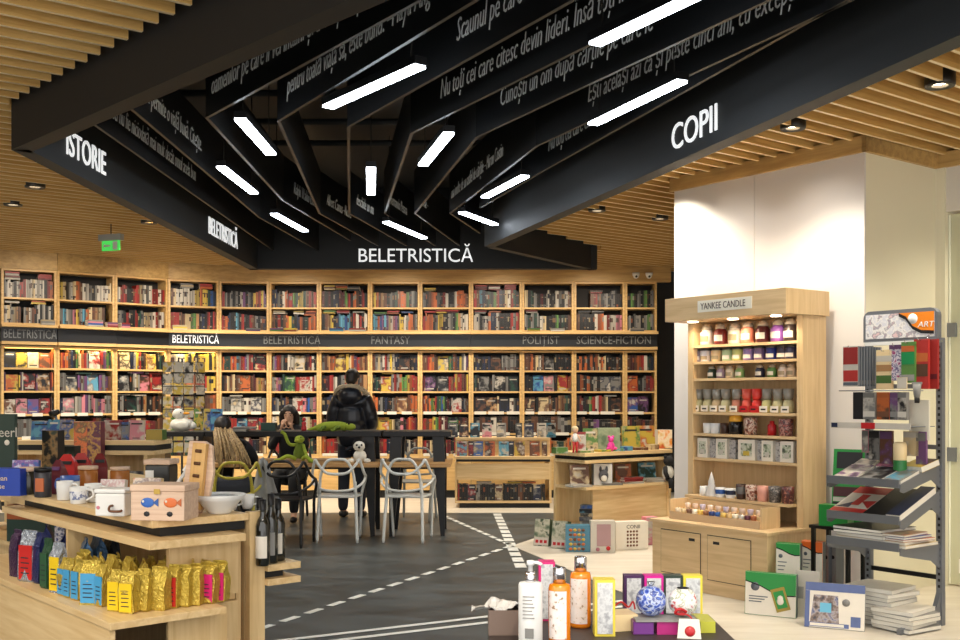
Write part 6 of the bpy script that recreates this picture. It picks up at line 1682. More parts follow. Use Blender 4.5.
front = [(11, 579, .075, .235, foil('purple'), None, 'dark purple coffee bag with pink top, at the left end of the shelf', -70), (23, 584, .10, .25, SILV, 'red', 'silver-topped coffee bag with bright red label', -55), (34, 586, .06, .245, foil('navy'), None, 'navy coffee bag between the red and green ones', -70),
         (42, 591, .07, .235, foil('green'), 'green', 'dark green coffee bag with tan top', -70), (52, 595, .075, .23, SILV, 'yellow', 'pale blue topped coffee bag with yellow label', -62), (59, 598, .06, .17, GOLD, 'blue', 'gold coffee bag with blue label, first of the four blue ones', -72), (65, 600, .06, .175, GOLD, 'blue', 'gold coffee bag with blue label, second of the four blue ones', -72),
         (73, 603, .065, .18, GOLD, 'blue', 'gold coffee bag with blue label, third of the four blue ones', -70), (84, 607, .085, .19, GOLD, 'blue', 'wide gold coffee bag with large blue label facing us', -40), (97, 609, .06, .18, GOLD, 'blue', 'gold coffee bag with blue label and orange side', -70),
         (110, 614, .065, .175, GOLD, 'yellow', 'gold coffee bag with yellow label, left of the two at the shelf corner', -52), (122, 616, .07, .175, GOLD, 'yellow', 'gold coffee bag with yellow label, right of the two at the shelf corner', -48)]
for px, py, w, h, body, c, lab, rot in front:
    p = PZ(px, py - 2, ZS_)
    coffee_bag((p.x + .02, p.y + .035, ZS_), w, .055, h, body, c, lab, rot + 80)
right = [(140, 614, .06, .18, None, 'plain gold coffee bag, first right of the yellow-labelled corner ones'), (155, 613, .08, .185, None, 'wide plain gold coffee bag on the right edge of the shelf'), (170, 610.5, .055, .185, 'red', 'gold coffee bag with red label'), (181, 609.5, .055, .18, None, 'plain gold coffee bag right of the red-labelled one'), (192, 608, .055, .18, None, 'plain gold coffee bag left of the magenta ones'),
         (205, 606, .075, .18, 'magenta', 'gold coffee bag with magenta label, left of the two'), (216, 604, .07, .18, 'magenta', 'gold coffee bag with magenta label, at the right end of the shelf')]
for px, py, w, h, c, lab in right:
    p = PZ(px, py - 2, ZS_)
    coffee_bag((p.x + .01, p.y + .035, ZS_), w, .055, h, GOLD, c, lab, 40 + (px % 5 - 2) * 4)
# second and third rows behind
rr = random.Random(12); k = 0
for row, (dy, n) in enumerate(((.085, 9), (.16, 8))):
    for i in range(n):
        q = PZ(62 + i * 16.5, 600 + i * 1.4 - 3, ZS_)
        d = Vector((.03, dy + .02)); k += 1
        coffee_bag((q.x + d.x + rr.uniform(-.01, .01), q.y + d.y + .04, ZS_), .065, .05, .175 + rr.uniform(-.008, .01), GOLD, None, '%s plain gold bag from the left in the %s row of coffee bags' % (ordinal(i), ('second', 'third')[row]), rr.uniform(-25, 25), 'gold coffee bags behind the front row')
for px, py, c, h, lab in ((66, 590, 'steel blue', .235, 'tall steel blue foil bag behind the pale blue topped ones'), (78, 588, 'steel blue', .24, 'shiny blue foil bag, second behind the blue-labelled row'), (92, 586, 'dark', .25, 'dark blue-grey foil bag under the counter, middle'), (28, 574, 'navy', .25, 'navy foil bag at the back of the left end'), (46, 580, 'navy', .235, 'navy-purple foil bag behind the green one')):
    p = PZ(px, py - 2, ZS_); coffee_bag((p.x + .06, p.y + .10, ZS_), .11, .06, h - .01, foil(c, .5), None, lab, rr.uniform(-30, 10), 'tall foil bags at the back of the counter shelf')
p = PZ(191, 593, ZS_); coffee_bag((p.x, p.y + .02, ZS_), .13, .06, .235, foil('dark', .5), None, 'dark grey foil bag standing alone against the end panel', 45)

# ---- things on top of the counter
def CP(px, py, z=ZT): return PZ(px, py, z)
PINKW = wood('pale_pink_wood', (206, 172, 146), (226, 198, 172), .5, axis=0, stretch=24)
# painted wooden box
p = CP(157.5, 521)
t = thing('wooden_box', 'lidded pale wooden box painted with a blue and an orange fish', 'box', (p.x, p.y, ZT + .0008), math.radians(-6))
m = MB(); m.box(-.122, .122, 0, .17, 0, .128, PINKW); m.build('body', t, bevel=.003)
m = MB(); m.box(-.126, .126, -.004, .174, .1285, .158, PINKW); m.build('lid', t, bevel=.004)
for cx, cm, nm in ((-.045, 'B', 'blue'), (.06, 'o', 'orange')):
    m = MB(); m.ball((cx, -.0015, .08), .026, shade(cm, 2), 12, 1.2, .08, .85); m.add([(cx + .025, -.003, .08), (cx + .05, -.003, .10), (cx + .05, -.003, .062)], [(0, 1, 2)], shade(cm, 1))
    m.ball((cx - .02, -.003, .085), .006, shade('w', 2), 8, 1, .3, 1); m.ball((cx - .004, -.0015, .03), .012, shade('k', 1), 8, 1.2, .1, 1); m.build('painted_fish', t)
m = MB(); m.box(-.014, .014, -.007, -.0041, .118, .14, mat('brass', (170, 140, 70), .3, metal=.9, var=0)); m.build('clasp', t)
# white bread tin
p = CP(111, 517)
t = thing('tin_box', 'white lidded tin with a brown handle and small pink flowers', 'tin', (p.x - .01, p.y + .01, ZT + .0008), math.radians(-8))
m = MB(); m.box(-.072, .072, 0, .12, 0, .105, WHITE); m.build('body', t, bevel=.008)
m = MB(); m.box(-.076, .076, -.004, .124, .1055, .125, WHITE); m.build('lid', t, bevel=.006)
m = MB(); m.tube(smooth_path([(.015, -.002, .05), (.012, -.022, .048), (.012, -.022, .028), (.055, -.022, .026), (.058, -.002, .028)], 4), .006, mat('brown_leather', (112, 70, 44), .6), 7); m.build('handle', t)
m = MB(); m.ball((-.055, -.001, .04), .009, shade('i', 1), 8, 1, .2, 1); m.build('painted_flower', t)
# patterned cups
BLU = mat('cup_blue_print', (62, 84, 140), .35, var=.35, scale=60)
CF = Fr(0, 0, 0)
def ccup(px, py, r, h, mm, lab, s, stripe=None, name='mug'):
    p = CP(px, py); t = thing(name, lab, 'mug', (p.x, p.y, ZT + .0008), math.radians(-10), 'mugs on the left counter')
    m = MB(); m.lathe([(r * .86, 0), (r * .92, .004), (r, h * .5), (r * 1.02, h), (r * .95, h), (r * .9, h * .3), (.001, h * .2)], mm, n=22); m.build('body', t)
    if stripe:
        m = MB(); m.lathe([(r * .975, h * .25), (r * 1.013, h * .5), (r * 1.02, h * .75)], stripe, n=22, cap=False); m.build('printed_band', t)
    m = MB(); m.tube(smooth_path([(s * r * .95, 0, h * .85), (s * (r + .028), 0, h * .8), (s * (r + .034), 0, h * .45), (s * r * .9, 0, h * .2)], 5), .0065, mm, 7); m.build('handle', t)
ccup(79, 503.5, .045, .085, WHITE, 'white mug with blue pattern, in front of the tin', 1, art('cup_blue_pattern', [(226, 228, 232), (226, 228, 232), (66, 88, 146), (226, 228, 232)], 50))
ccup(65, 500, .042, .10, WHITE, 'white mug with its handle to the front, behind the blue patterned mug', 1)
ccup(70, 497, .05, .115, mat('blue_ceramic', (70, 100, 166), .3), 'large blue mug with white rim behind the patterned mug', -1, WHITE)
ccup(93, 502, .042, .095, WHITE, 'cream mug between the patterned mug and the tin', 1, art('cup_cream_pattern', [(216, 206, 188), (150, 140, 130), (226, 220, 206)], 40))
# red gift bags with dark tops
for k, (px, py, w, h, lab) in enumerate(((57, 494, .085, .19, 'dark red gift bag with a purple side, leftmost of the red bags'), (66, 488, .13, .20, 'bright red gift bag behind the mugs'), (80, 486, .12, .20, 'red gift bag with a dark pointed top, middle of the red bags'), (99, 484, .09, .19, 'dark red pointed gift bag at the right of the red bags'))):
    p = CP(px, py); t = thing('gift_bag', lab, 'gift bag', (p.x, p.y + .02, ZT + .0008), math.radians(-20 + 12 * k), 'red gift bags on the left counter')
    vs = []
    for z, a, b in ((0, 1, 1), (.55, 1, .95), (.78, .8, .5), (1.0, .35, .06)):
        vs += [(-w / 2 * a, -.035 * b, z * h), (w / 2 * a, -.035 * b, z * h), (w / 2 * a, .035 * b, z * h), (-w / 2 * a, .035 * b, z * h)]
    fs = [(i * 4 + q, i * 4 + (q + 1) % 4, i * 4 + 4 + (q + 1) % 4, i * 4 + 4 + q) for i in range(3) for q in range(4)] + [(3, 2, 1, 0), (12, 13, 14, 15)]
    m = MB(); m.add(vs, fs, mat('red_bag_%d' % k, ((96, 24, 36), (190, 34, 30), (170, 30, 28), (120, 22, 24))[k], .35, var=.15)); m.build('body', t)
    m = MB(); m.box(-w * .3, w * .3, -.031, -.018, h * .70, h * .80, shade('k' if k else 'p', 1)); m.build('dark_band', t)
# jars
def jar2(px, py, r, h, mm, lab, wood_lid=True, label=None):
    p = CP(px, py); t = thing('jar', lab, 'jar', (p.x, p.y, ZT + .0008), 0, 'jars on the left counter')
    m = MB(); m.lathe([(r * .95, 0), (r, .006), (r, h * .82), (r * .9, h * .86)], mm, n=20); m.build('body', t)
    m = MB(); m.lathe([(r * 1.03, h * .86), (r * 1.03, h), (.001, h)], PINKW if wood_lid else METB, n=20); m.build('lid', t)
    if label:
        m = MB(); m.box(-r * .5, r * .5, -r - .004, -r * .82, h * .2, h * .65, label); m.build('label', t)
DKJ = mat('dark_jar_glass', (44, 40, 30), .2, var=.2)
AMB = mat('amber_jar', (176, 110, 50), .25, var=.2)
jar2(30, 494, .055, .15, DKJ, 'dark jar with pale wooden lid at the left end of the counter')
jar2(43, 497, .045, .16, mat('charcoal_jar', (58, 56, 60), .3), 'charcoal jar with an orange label', False, shade('o', 1))
jar2(88, 490, .055, .14, AMB, 'amber jar with wooden lid behind the red bags')
jar2(120, 489, .055, .13, AMB, 'amber jar with wooden lid behind the white tin')
p = CP(154, 497); t = thing('canister', 'black canister with wooden lid and a white label behind the fish box', 'canister', (p.x, p.y + .05, ZT + .0008), math.radians(-6))
m = MB(); m.box(-.07, .07, 0, .13, 0, .17, mat('black_canister', (34, 34, 32), .3, var=.2)); m.build('body', t, bevel=.01)
m = MB(); m.box(-.076, .076, -.006, .136, .171, .20, PINKW); m.build('lid', t, bevel=.006)
m = MB(); m.box(-.066, -.018, -.002, 0.0, .05, .14, WHITE); m.build('label', t)
# cards and papers
p = CP(108, 502); o = boxthing('card_pack', 'white printed cards leaning behind the tin', 'cards', .14, .03, .115, (p.x, p.y + .04, ZT + .0008), math.radians(-10), shade('w', 1), art('card_print', [(226, 220, 216), (206, 170, 170), (230, 228, 224)], 40), None, None, 12)
p = CP(141, 502); o = boxthing('card_pack', 'orange and white printed pack behind the fish box', 'cards', .16, .03, .12, (p.x, p.y + .07, ZT + .0008), math.radians(-10), shade('e', 1), art('orange_card_print', [(226, 150, 100), (236, 226, 214), (150, 130, 130), (236, 226, 214)], 22), None, None, 10)
# wooden peg rack standing upright
p = CP(192, 514)
t = thing('wooden_board', 'tall pale wooden board with a strip of round holes, standing behind the white bowl', 'board', (p.x, p.y + .03, ZT + .0008), Euler((math.radians(-4), math.radians(4), math.radians(-14))))
m = MB(); pts = [(-.075, .0), (.03, 0), (.07, .08), (.08, .2), (.06, .32), (.02, .34), (-.06, .335)]
m.extr(pts, 0, .022, PINKW); m.build('board', t, bevel=.003)
m = MB(); m.box(-.025, .045, -.03, -.0005, .02, .33, wood('honey_wood', (196, 150, 84), (216, 172, 104), .45, axis=2)); st = m.build('strip', t, bevel=.003)
for k in range(5):
    m = MB(); m.tube([(-.004, -.032, .06 + .058 * k), (.026, -.032, .06 + .058 * k)], .008, mat('dark_hole', (96, 60, 30), .6), 8); m.build('hole', st)
p = CP(172, 512); t = thing('spatula', 'white spatula leaning against the wooden board', 'spatula', (p.x - .03, p.y + .06, ZT + .0008), math.radians(0))
m = MB(); m.tube([(-.05, 0, .008), (.075, .03, .19)], .009, WHITE, 8); m.build('handle', t)
m = MB(); m.box(-.02, .02, -.003, .003, 0, .06, WHITE, T(.07, .03, .18) @ RY(35)); m.build('blade', t)
# white bowl with saucers in it, cups behind
p = CP(218, 514)
t = thing('bowl', 'large white bowl with flared rim at the right end of the counter top', 'bowl', (p.x, p.y + .03, ZT + .0008))
m = MB(); m.lathe([(.05, 0), (.055, .008), (.075, .03), (.098, .06), (.124, .088), (.120, .090), (.09, .06), (.05, .022), (.001, .018)], WHITE, n=32); m.build('body', t)
p = (p.x, p.y + .03)
t = thing('saucer', 'dark-rimmed saucer resting inside the white bowl', 'saucer', (p[0], p[1], ZT + .062))
m = MB(); m.lathe([(.03, 0), (.09, .014), (.092, .017), (.03, .006), (.001, .006)], WHITE, n=24); m.build('body', t)
m = MB(); m.lathe([(.087, .0145), (.0925, .0165), (.0935, .018), (.088, .0175)], METB, n=24, cap=False); m.build('rim', t)
for k, (dx, dy) in enumerate(((-.06, .15), (.02, .15), (-.02, .21), (.09, .19))):
    t = thing('cup', '%s small white cup of the group behind the white bowl' % ordinal(k), 'cup', (p[0] + dx, p[1] + dy, ZT + .0008), 0, 'white cups behind the bowl')
    m = MB(); m.lathe([(.022, 0), (.03, .02), (.034, .07), (.031, .07), (.025, .02), (.001, .012)], WHITE, n=18); m.build('body', t)
    m = MB(); m.tube(smooth_path([(.033, 0, .058), (.05, 0, .055), (.05, 0, .03), (.03, 0, .022)], 4), .005, WHITE, 6); m.build('handle', t)
# bottles on the side ledge
BOT = mat('dark_bottle_glass', (16, 20, 16), .12, var=0, spec=.8)
bots = [(262, .31, 'w', 'dark wine bottle nearest the wooden end panel'), (270, .33, 's', 'dark wine bottle with a pale label, second on the ledge'), (277.5, .30, 'w', 'dark wine bottle with tall white label at the outer end of the ledge')]
for k, (px, h, c, lab) in enumerate(bots):
    p = PZ(px, 566 - k * 2.5, .7008)
    t = thing('wine_bottle', lab, 'bottle', (p.x, p.y + .02, .7008), math.radians(-15), 'wine bottles on the side ledge')
    r = .034
    m = MB(); m.lathe([(r * .9, 0), (r, .008), (r, h * .6), (r * .8, h * .68), (.014, h * .76), (.013, h * .97), (.015, h * .97), (.015, h), (.001, h)], BOT, n=18); m.build('body', t)
    a0 = [math.radians(q) for q in range(-150, -29, 15)]; vs = []
    for q in a0: vs += [(math.cos(q) * (r + .0008), math.sin(q) * (r + .0008), h * .12), (math.cos(q) * (r + .0008), math.sin(q) * (r + .0008), h * .45)]
    m = MB(); m.add(vs, [(2 * i, 2 * i + 2, 2 * i + 3, 2 * i + 1) for i in range(len(a0) - 1)], shade(c, 2), True); m.build('label', t)
    m = MB(); m.lathe([(.0155, h * .84), (.016, h * 1.005), (.001, h * 1.005)], METB, n=12, cap=False); m.build('capsule', t)
for k in range(4):
    q = LF.w(-.12 - .11 * k, .60, .7008)
    t = thing('wine_bottle', '%s of the dark bottles standing further back along the ledge' % ordinal(k), 'bottle', q, 0, 'dark bottles at the back of the ledge')
    m = MB(); h = .305; r = .034; m.lathe([(r * .9, 0), (r, .008), (r, h * .6), (r * .8, h * .68), (.014, h * .76), (.013, h * .97), (.015, h), (.001, h)], BOT, n=16); m.build('body', t)
    m = MB(); m.lathe([(.0155, h * .84), (.016, h * 1.005), (.001, h * 1.005)], METB, n=12, cap=False); m.build('capsule', t)

# ================================================================ COUNTERS FURTHER BACK ON THE LEFT
BFX = Fr(*LF.w(LX - .30, .22)[:2], -48.65)
t = thing('display_counter', 'second plywood counter beyond the first, at the left edge', 'counter', BFX.w(0, 0), BFX.rz)
m = MB(); m.box(-1.5, 0, 0, .9, .915, .948, PLY); m.build('top_board', t, bevel=.002)
m = MB(); m.box(-1.48, -.03, .04, .86, .87, .914, BLACK); m.build('shadow_gap', t)
m = MB(); m.box(-1.5, .06, -.05, .88, .835, .869, PLY); m.build('second_board', t)
m = MB(); m.box(-1.5, -.03, .30, .33, 0, .834, PLYV); m.build('back_panel', t)
m = MB(); m.box(-1.5, .02, -.05, .28, .55, .58, PLY); m.build('lower_shelf', t)
m = MB(); m.box(-1.5, .0, -.03, .0, 0, .549, PLYV); m.build('front_panel', t)
def BP(px, py): return PZ(px, py, .948)
p = BP(9, 497); o = boxthing('book_box', 'blue book box lettered european atlase at the left edge', 'box', .27, .10, .15, (p.x - .09, p.y + .06, .949), math.radians(-8), mat('bright_blue_card', (36, 70, 176), .35), mat('bright_blue_card', (36, 70, 176), .35))
txt('european', .038, shade('e', 2), 'lettering', o, T(-.10, -.003, .085), 0, .0008, 1.1); txt('Atlase', .038, shade('e', 2), 'lettering', o, T(-.06, -.003, .04), 0, .0008, 1.1)
p = BP(8, 488); o = boxthing('sign_board', 'dark green board with pale handwriting standing at the left edge', 'sign', .30, .03, .44, (p.x - .17, p.y + .16, .949), math.radians(-8), mat('chalk_green', (44, 62, 52), .6), mat('chalk_green', (44, 62, 52), .6))
txt('Neerl', .085, shade('w', 1), 'lettering', o, T(-.02, -.003, .30), 0, .0008, .95)
m = MB(); m.ball((.10, -.002, .265), .018, shade('w', 2), 8, 1, .2, 1); m.build('painted_dot', o)
p = BP(17, 490); boxthing('toy_box', 'small blue boxed toy with purple print leaning before the green board', 'toy box', .15, .05, .17, (p.x, p.y + .10, 1.10 - .15 + .0), math.radians(10), shade('B', 1), art('blue_purple_print', [(60, 90, 170), (140, 90, 160), (210, 220, 240), (40, 60, 130)], 26), None, None, 10)
KG = mat('black_gift_card', (30, 30, 30), .35, var=.1)
p = BP(25, 486); boxthing('gift_box', 'tall black gift box with blue lid right of the green board', 'gift box', .11, .08, .33, (p.x + .03, p.y + .30, .949), math.radians(-8), KG, art('black_gift_print', [(30, 32, 30), (30, 32, 30), (150, 120, 80), (60, 70, 60)], 14), shade('B', 1))
p = BP(41, 484); boxthing('gift_box', 'black framed gift box with pale figure, behind the jars', 'gift box', .16, .08, .22, (p.x, p.y + .35, .949), math.radians(-8), KG, art('black_frame_print', [(34, 38, 34), (34, 38, 34), (60, 66, 56), (160, 150, 130)], 12))
# things under the second counter
for k, (px, py, a, h, lab) in enumerate(((6, 575, 'd', .14, 'dark green stack of cloths at the left edge of the lower shelf'), (5, 548, 'o', .09, 'orange box on top of the dark green stack at the left edge'))):
    q = BFX.w(-.25, .05, .581 + (.1405 if k else 0)); boxthing('box', lab, 'box', .34, .22, h, q, BFX.rz + math.radians(35), shade(a, 0), None)
p = PZ(24, 560, .581); boxthing('gift_box', 'blue and white patterned box behind the coffee bags under the counter', 'gift box', .12, .08, .22, (p.x + .12, p.y + .26, .581), math.radians(-10), shade('n', 1), art('blue_white_print', [(50, 70, 130), (206, 212, 226), (40, 56, 110), (120, 140, 180)], 30))
# tiered card stand further back
SF = Fr(PY(52, 0, 8.6).x, 8.6, -4)
t = thing('display_stand', 'two-tier wooden card and book stand behind the left counter', 'display stand', SF.w(0, 0), SF.rz)
m = MB(); m.box(-.35, .86, .0, .40, 1.10, 1.135, PLY); m.build('top_shelf', t)
m = MB(); m.box(-.30, .86, .03, .38, 1.055, 1.099, BLACK); m.build('shadow_gap', t)
m = MB(); m.box(-.35, .86, .0, .40, 1.02, 1.054, PLY); m.build('under_board', t)
m = MB(); m.box(-.35, .80, -.12, .40, .66, .69, PLY); m.build('lower_shelf', t)
m = MB(); m.box(-.35, .80, .36, .39, 0, 1.019, PLYV); m.build('back_panel', t)
m = MB(); m.box(-.35, .80, -.10, -.07, 0, .659, PLYV); m.build('front_panel', t)
for sx in (-.35, .77):
    m = MB(); m.box(sx, sx + .03, .0, .358, .691, 1.019, PLYV); m.build('side_panel', t)
TS = 'books and cards on the tiered stand'
for k, (px, w, h, a, b, lab) in enumerate(((40, .16, .155, 'c', 'B', 'light blue children\'s book at the left of the tiered stand'), (53, .10, .17, 'B', 'c', 'blue book, second on the tiered stand'), (66, .12, .17, 'y', 'B', 'yellow and blue book left of the tall orange box'),
        (112, .15, .165, 'r', 'w', 'red and white picture book right of the tall boxes'), (124, .09, .15, 's', 'B', 'grey-blue book in the middle right of the tiered stand'), (136, .14, .165, 'i', 'w', 'pink and white picture book at the right of the tiered stand'))):
    q = SF.w(SF.lx(px, .12), .12, 1.136); booklet(lab, w, h, .018, q, SF.rz, a, b, k, 8, TS)
for px, c1, lab in ((80.5, [(196, 84, 50), (226, 120, 60), (110, 90, 60), (220, 170, 90)], 'tall orange printed box standing on the tiered stand'), (94, [(110, 50, 60), (90, 40, 66), (200, 150, 70), (120, 60, 80)], 'tall purple-red printed box right of the orange one')):
    q = CP(px, 493); z = ZT
    q = SF.w(SF.lx(px, -.08), -.08, 0)
    boxthing('tall_box', lab, 'box', .115, .07, .62 if False else .33, (q.x, q.y, .95 - .0), SF.rz, mat('tall_box_%d' % int(px), c1[0], .4), art('tall_print_%d' % int(px), c1, 16)) if False else boxthing('tall_box', lab, 'box', .112, .08, .60, (q.x, q.y, .6915), SF.rz, mat('tall_box_%d' % int(px), c1[0], .4), art('tall_print_%d' % int(px), c1, 16))
for k, px in enumerate((104, 113, 121, 130, 138)):
    q = SF.w(SF.lx(px, .04), .04, .691); booklet('%s small white picture card from the left under the tiered stand\'s top' % ordinal(k), .075, .125 + .07, .008, q, SF.rz, 'w', 's', k, 8, 'white cards on the stand\'s lower shelf', 'card', 'card')
for k, px in enumerate((108, 130)):
    q = SF.w(SF.lx(px, -.09), -.09, .691); boxthing('tea_box', 'golden yellow %s box on the front of the lower shelf of the stand' % ('left', 'right')[k], 'box', .15, .05, .15, q, SF.rz, shade('y', 0), art('golden_print', [(180, 150, 70), (206, 180, 100), (150, 120, 50)], 20), None, 'golden boxes on the stand')
q = SF.w(SF.lx(158, .15), .15, 0)
boxthing('box', 'olive box standing at the right end of the tiered stand\'s top', 'box', .14, .10, .085, SF.w(SF.lx(154, .14), .14, 1.136), SF.rz, shade('g', 0), shade('y', 0))
# stem of a shelf camera-like lamp over the books
q = PY(58, 423, 8.9)
t = thing('clip_lamp', 'grey clip-on lamp with dark head standing on the tiered stand', 'lamp', SF.w(SF.lx(60, .3), .3, 1.136), 0)
m = MB(); m.tube([(0, 0, 0), (-.01, 0, .10), (-.045, 0, .21)], .012, GREYM, 8); m.build('arm', t)
m = MB(); m.lathe([(.028, -.04), (.03, .0), (.018, .04), (.001, .042)], METB, n=14, M=T(-.045, 0, .22) @ RY(70)); m.build('lamp_head', t)
m = MB(); m.lathe([(.05, 0), (.05, .01), (.001, .012)], METB, n=14); m.build('base', t)

# ================================================================ FRONT TABLE WITH SOAPS AND BOTTLES
FZ = .868
fx0, fx1 = PY(488, 0, 2.95).x, PY(716, 0, 2.95).x
t = thing('table', 'dark brown gift table at the bottom edge, under the lotion bottles', 'table', ((fx0 + fx1) / 2, 2.5, 0))
DKT = mat('dark_brown_board', (58, 48, 44), .5, var=.12, scale=4)
hw = (fx1 - fx0) / 2
m = MB(); m.box(-hw, hw, -.35, .55, FZ - .04, FZ - .0008, DKT); m.build('tabletop', t, bevel=.003)
for sx in (-1, 1):
    for sy in (-.31, .49):
        m = MB(); m.box(sx * (hw - .05) - .025, sx * (hw - .05) + .025, sy - .025, sy + .025, 0, FZ - .041, DKT); m.build('leg', t)
def FP(px, Y): return (PY(px, 0, Y).x, Y, FZ)
# lotion bottle
t = thing('pump_bottle', 'white lotion bottle with silver collar and white pump', 'bottle', FP(530.5, 2.68), math.radians(-10))
m = MB(); m.lathe([(.028, 0), (.031, .006), (.031, .150), (.029, .156), (.012, .158)], WHITE, n=24); m.build('body', t)
m = MB(); m.lathe([(.0125, .158), (.0135, .160), (.0135, .184), (.001, .185)], CHROME, n=18); m.build('collar', t)
m = MB(); m.lathe([(.006, .185), (.006, .20), (.010, .2005), (.010, .212), (.001, .213)], WHITE, n=14); m.tube([(0, 0, .207), (.018, -.004, .208), (.030, -.006, .203)], .0045, WHITE, 7); m.build('pump', t)
m = MB(); m.box(-.010, .012, -.0322, -.0300, .02, .045, shade('s', 1)); 
m.build('barcode', t)
m = MB()
for q in range(7): m.box(-.016, .014 - .003 * (q % 3), -.0320, -.0290, .07 + q * .009, .0725 + q * .009, shade('s', 2))
m.build('printed_text', t)
ORG = mat('orange_liquid', (236, 134, 20), .12, var=.03, spec=.8)
FLW = art('flower_label', [(240, 230, 226), (238, 226, 220), (240, 230, 226), (238, 222, 214), (236, 224, 216), (160, 130, 100)], 75)
for px, Y, h0, lab in ((559.5, 2.70, .0, 'orange bottle with pale flower label and silver cap, left and nearer of the two'), (580.5, 2.88, .012, 'orange bottle with pale flower label and silver cap, right of the two')):
    t = thing('shower_gel_bottle', lab, 'bottle', FP(px, Y), math.radians(-6), 'orange shower gel bottles')
    r = .0285
    m = MB(); m.lathe([(r * .93, 0), (r, .006), (r, .138), (r * .9, .148), (r * .5, .152)], ORG, n=24); m.build('body', t)
    a0 = [math.radians(q) for q in range(-155, -49, 15)]; vs = []
    for q in a0: vs += [(math.cos(q) * (r + .0006), math.sin(q) * (r + .0006), .012), (math.cos(q) * (r + .0006), math.sin(q) * (r + .0006), .134)]
    m = MB(); m.add(vs, [(2 * i, 2 * i + 2, 2 * i + 3, 2 * i + 1) for i in range(len(a0) - 1)], FLW, True); m.build('label', t)
    m = MB(); m.lathe([(.017, .1525), (.017, .190), (.015, .192), (.001, .192)], CHROME, n=18); m.build('cap', t)
def framed_box(px, Y, w, d, h, colr, lab, z=FZ, deg=0, group='framed soap boxes on the front table', name='soap_box'):
    p = PY(px, 0, Y); fm_ = mat('frame_%s' % colr[0], colr[1], .4, var=.03)
    t = boxthing(name, lab, 'soap box', w, d, h, (p.x, Y, z), math.radians(deg), fm_, None, None, group)
    m = MB(); e = w * .13; m.box(-w / 2 + e, w / 2 - e, -.0025, -.0004, e, h - e, art('silver_pattern', [(186, 188, 190), (214, 216, 216), (160, 162, 166)], 60)); m.build('silver_panel', t)
    return t
framed_box(547, 2.95, .045, .05, .165, ('pink', (220, 40, 120)), 'pink framed soap box between the white bottle and the orange ones')
framed_box(605, 2.76, .054, .05, .148, ('lemon', (226, 206, 70)), 'yellow framed soap box right of the orange bottles')
for k, (px, c, n) in enumerate(((634, (72, 36, 84), 'dark purple'), (654, (214, 30, 150), 'magenta'), (673, (40, 56, 44), 'dark green'), (693, (230, 212, 60), 'yellow'))):
    framed_box(px, 3.02, .055, .04, .115, ('set_%d' % k, c), '%s framed box of the four standing in a row behind the glass balls' % n, FZ, 0)
PURP = mat('purple_card', (104, 44, 112), .35, var=.1)
p = PY(664, 0, 3.02); 
# balls
BLB = art('blue_crackle', [(40, 60, 150), (70, 100, 190), (200, 210, 236), (30, 44, 120), (90, 120, 200)], 60)
PNB = art('painted_ball', [(236, 232, 226), (150, 160, 130), (236, 232, 226), (240, 236, 232), (226, 222, 220), (190, 70, 70)], 50)
zb = .0
p = PY(653, 0, 2.84); t = boxthing('gift_box', 'purple gift box in front, under the blue ball', 'gift box', .055, .06, .034, (p.x - .035, 2.78, FZ), 0, PURP, mat('purple_shiny', (120, 60, 140), .25, var=.2))
p2 = PY(672, 0, 2.78); boxthing('gift_box', 'magenta gift box in front, beside the purple one', 'gift box', .055, .06, .034, (p2.x - .012, 2.78, FZ), 0, mat('magenta_card', (180, 40, 120), .35, var=.1), None)
t = thing('tray', 'thin white tray on the purple and magenta boxes', 'tray', (PY(662, 0, 2.81).x, 2.81, FZ + .0345)); m = MB(); m.box(-.075, .09, -.035, .045, 0, .004, shade('s', 2)); m.build('plate', t)
p = PY(651, 0, 2.83); t = thing('bath_ball', 'blue crackled ball wrapped in clear film', 'ball', (p.x, 2.83, FZ + .039)); m = MB(); m.ball((0, 0, .041), .041, BLB, 24); m.build('ball', t)
m = MB(); m.lathe([(.004, .08), (.012, .092), (.001, .084)], SILV, n=8); m.build('film_knot', t)
p = PY(683, 0, 2.83); t = thing('bath_ball', 'white ball painted with flowers and tied with red ribbon', 'ball', (p.x, 2.83, FZ + .039)); m = MB(); m.ball((0, 0, .039), .039, PNB, 24); m.build('ball', t)
m = MB(); m.lathe([(.012, .074), (.017, .0765), (.001, .079)], KPL, n=12); m.build('dark_top', t)
m = MB(); m.tube(smooth_path([(-.03, -.035, .03), (-.01, -.044, .018), (.01, -.046, .008), (.02, -.05, -.012)], 5), .004, REDM, 7, flat=.5); m.tube(smooth_path([(.0, -.044, .02), (-.02, -.055, .03), (-.03, -.05, .018), (-.005, -.046, .014)], 5), .004, REDM, 7); m.build('ribbon', t)
p = PY(692, 0, 2.70); t = thing('gift_tag', 'cream gift tag with a red wax seal hanging over the front boxes', 'tag', (p.x, 2.735, FZ - .012), (math.radians(-14), 0, math.radians(-10)))
m = MB(); m.extr([(-.032, 0), (.032, 0), (.026, .062), (-.026, .062)], 0, .002, PAPER); m.build('card', t)
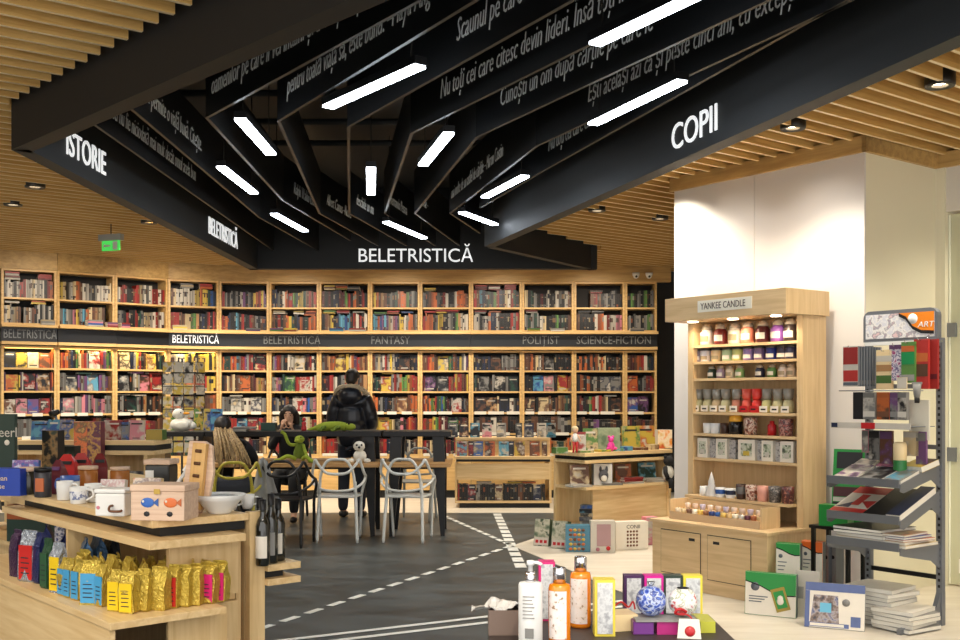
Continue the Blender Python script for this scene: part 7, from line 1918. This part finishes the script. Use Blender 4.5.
m = MB(); m.lathe([(.014, -.004), (.011, 0), (.0001, .0)], REDM, n=14, M=T(.002, -.004, .03) @ RX(90)); m.build('seal', t)
p = PY(624, 0, 2.85); t = thing('ribbon', 'red ribbon lying on a cream card left of the blue ball', 'ribbon', (p.x, 2.85, FZ + .045))
m = MB(); m.tube(smooth_path([(-.03, 0, .012), (-.01, -.01, .03), (.012, 0, .014), (.025, .005, .028), (.03, 0, .008)], 5), .005, REDM, 7, flat=.5); m.build('bow', t)
p = PY(622, 0, 2.85); boxthing('gift_box', 'cream low box under the red ribbon', 'gift box', .07, .08, .044, (p.x + .005, 2.82, FZ), math.radians(12), shade('e', 2), None)
p = PY(708, 0, 2.8); boxthing('soap_box', 'flat yellow-green box at the right corner of the front table', 'soap box', .04, .1, .03, (p.x + .0, 2.8, FZ), 0, mat('lime_card', (190, 190, 60), .4), None)
# brown box with cellophane
p = PY(507, 0, 2.82); t = thing('gift_basket', 'brown open gift box with pale paper spilling over, left of the lotion bottle', 'gift basket', (p.x, 2.82, FZ))
BRB = mat('taupe_card', (120, 100, 88), .55, var=.1)
m = MB(); m.box(-.05, .05, -.05, -.046, 0, .066, BRB); m.box(-.05, .05, .046, .05, 0, .066, BRB); m.box(-.05, -.046, -.046, .046, 0, .066, BRB); m.box(.046, .05, -.046, .046, 0, .066, BRB); m.box(-.046, .046, -.046, .046, 0, .05, BRB); m.build('box', t)
rr = random.Random(6); m = MB(); vs = []; n = 14
for j in range(5):
    for i in range(n + 1):
        u = i / n; x = -.095 + .15 * u; y = -.045 + .09 * j / 4
        vs.append((x, y, .070 + .010 * math.sin(u * 9 + j) + rr.uniform(-.004, .006) - (.012 * (max(0, .3 - u) / .3))))
N = len(vs); vs += [(a, b, c + .0015) for a, b, c in vs]
f1 = [(j * (n + 1) + i, j * (n + 1) + i + 1, (j + 1) * (n + 1) + i + 1, (j + 1) * (n + 1) + i) for j in range(4) for i in range(n)]
m.add(vs, [f[::-1] for f in f1] + [tuple(q + N for q in f) for f in f1], mat('cellophane_paper', (216, 212, 206), .2, var=.15, scale=60)); m.build('paper_wrap', t)
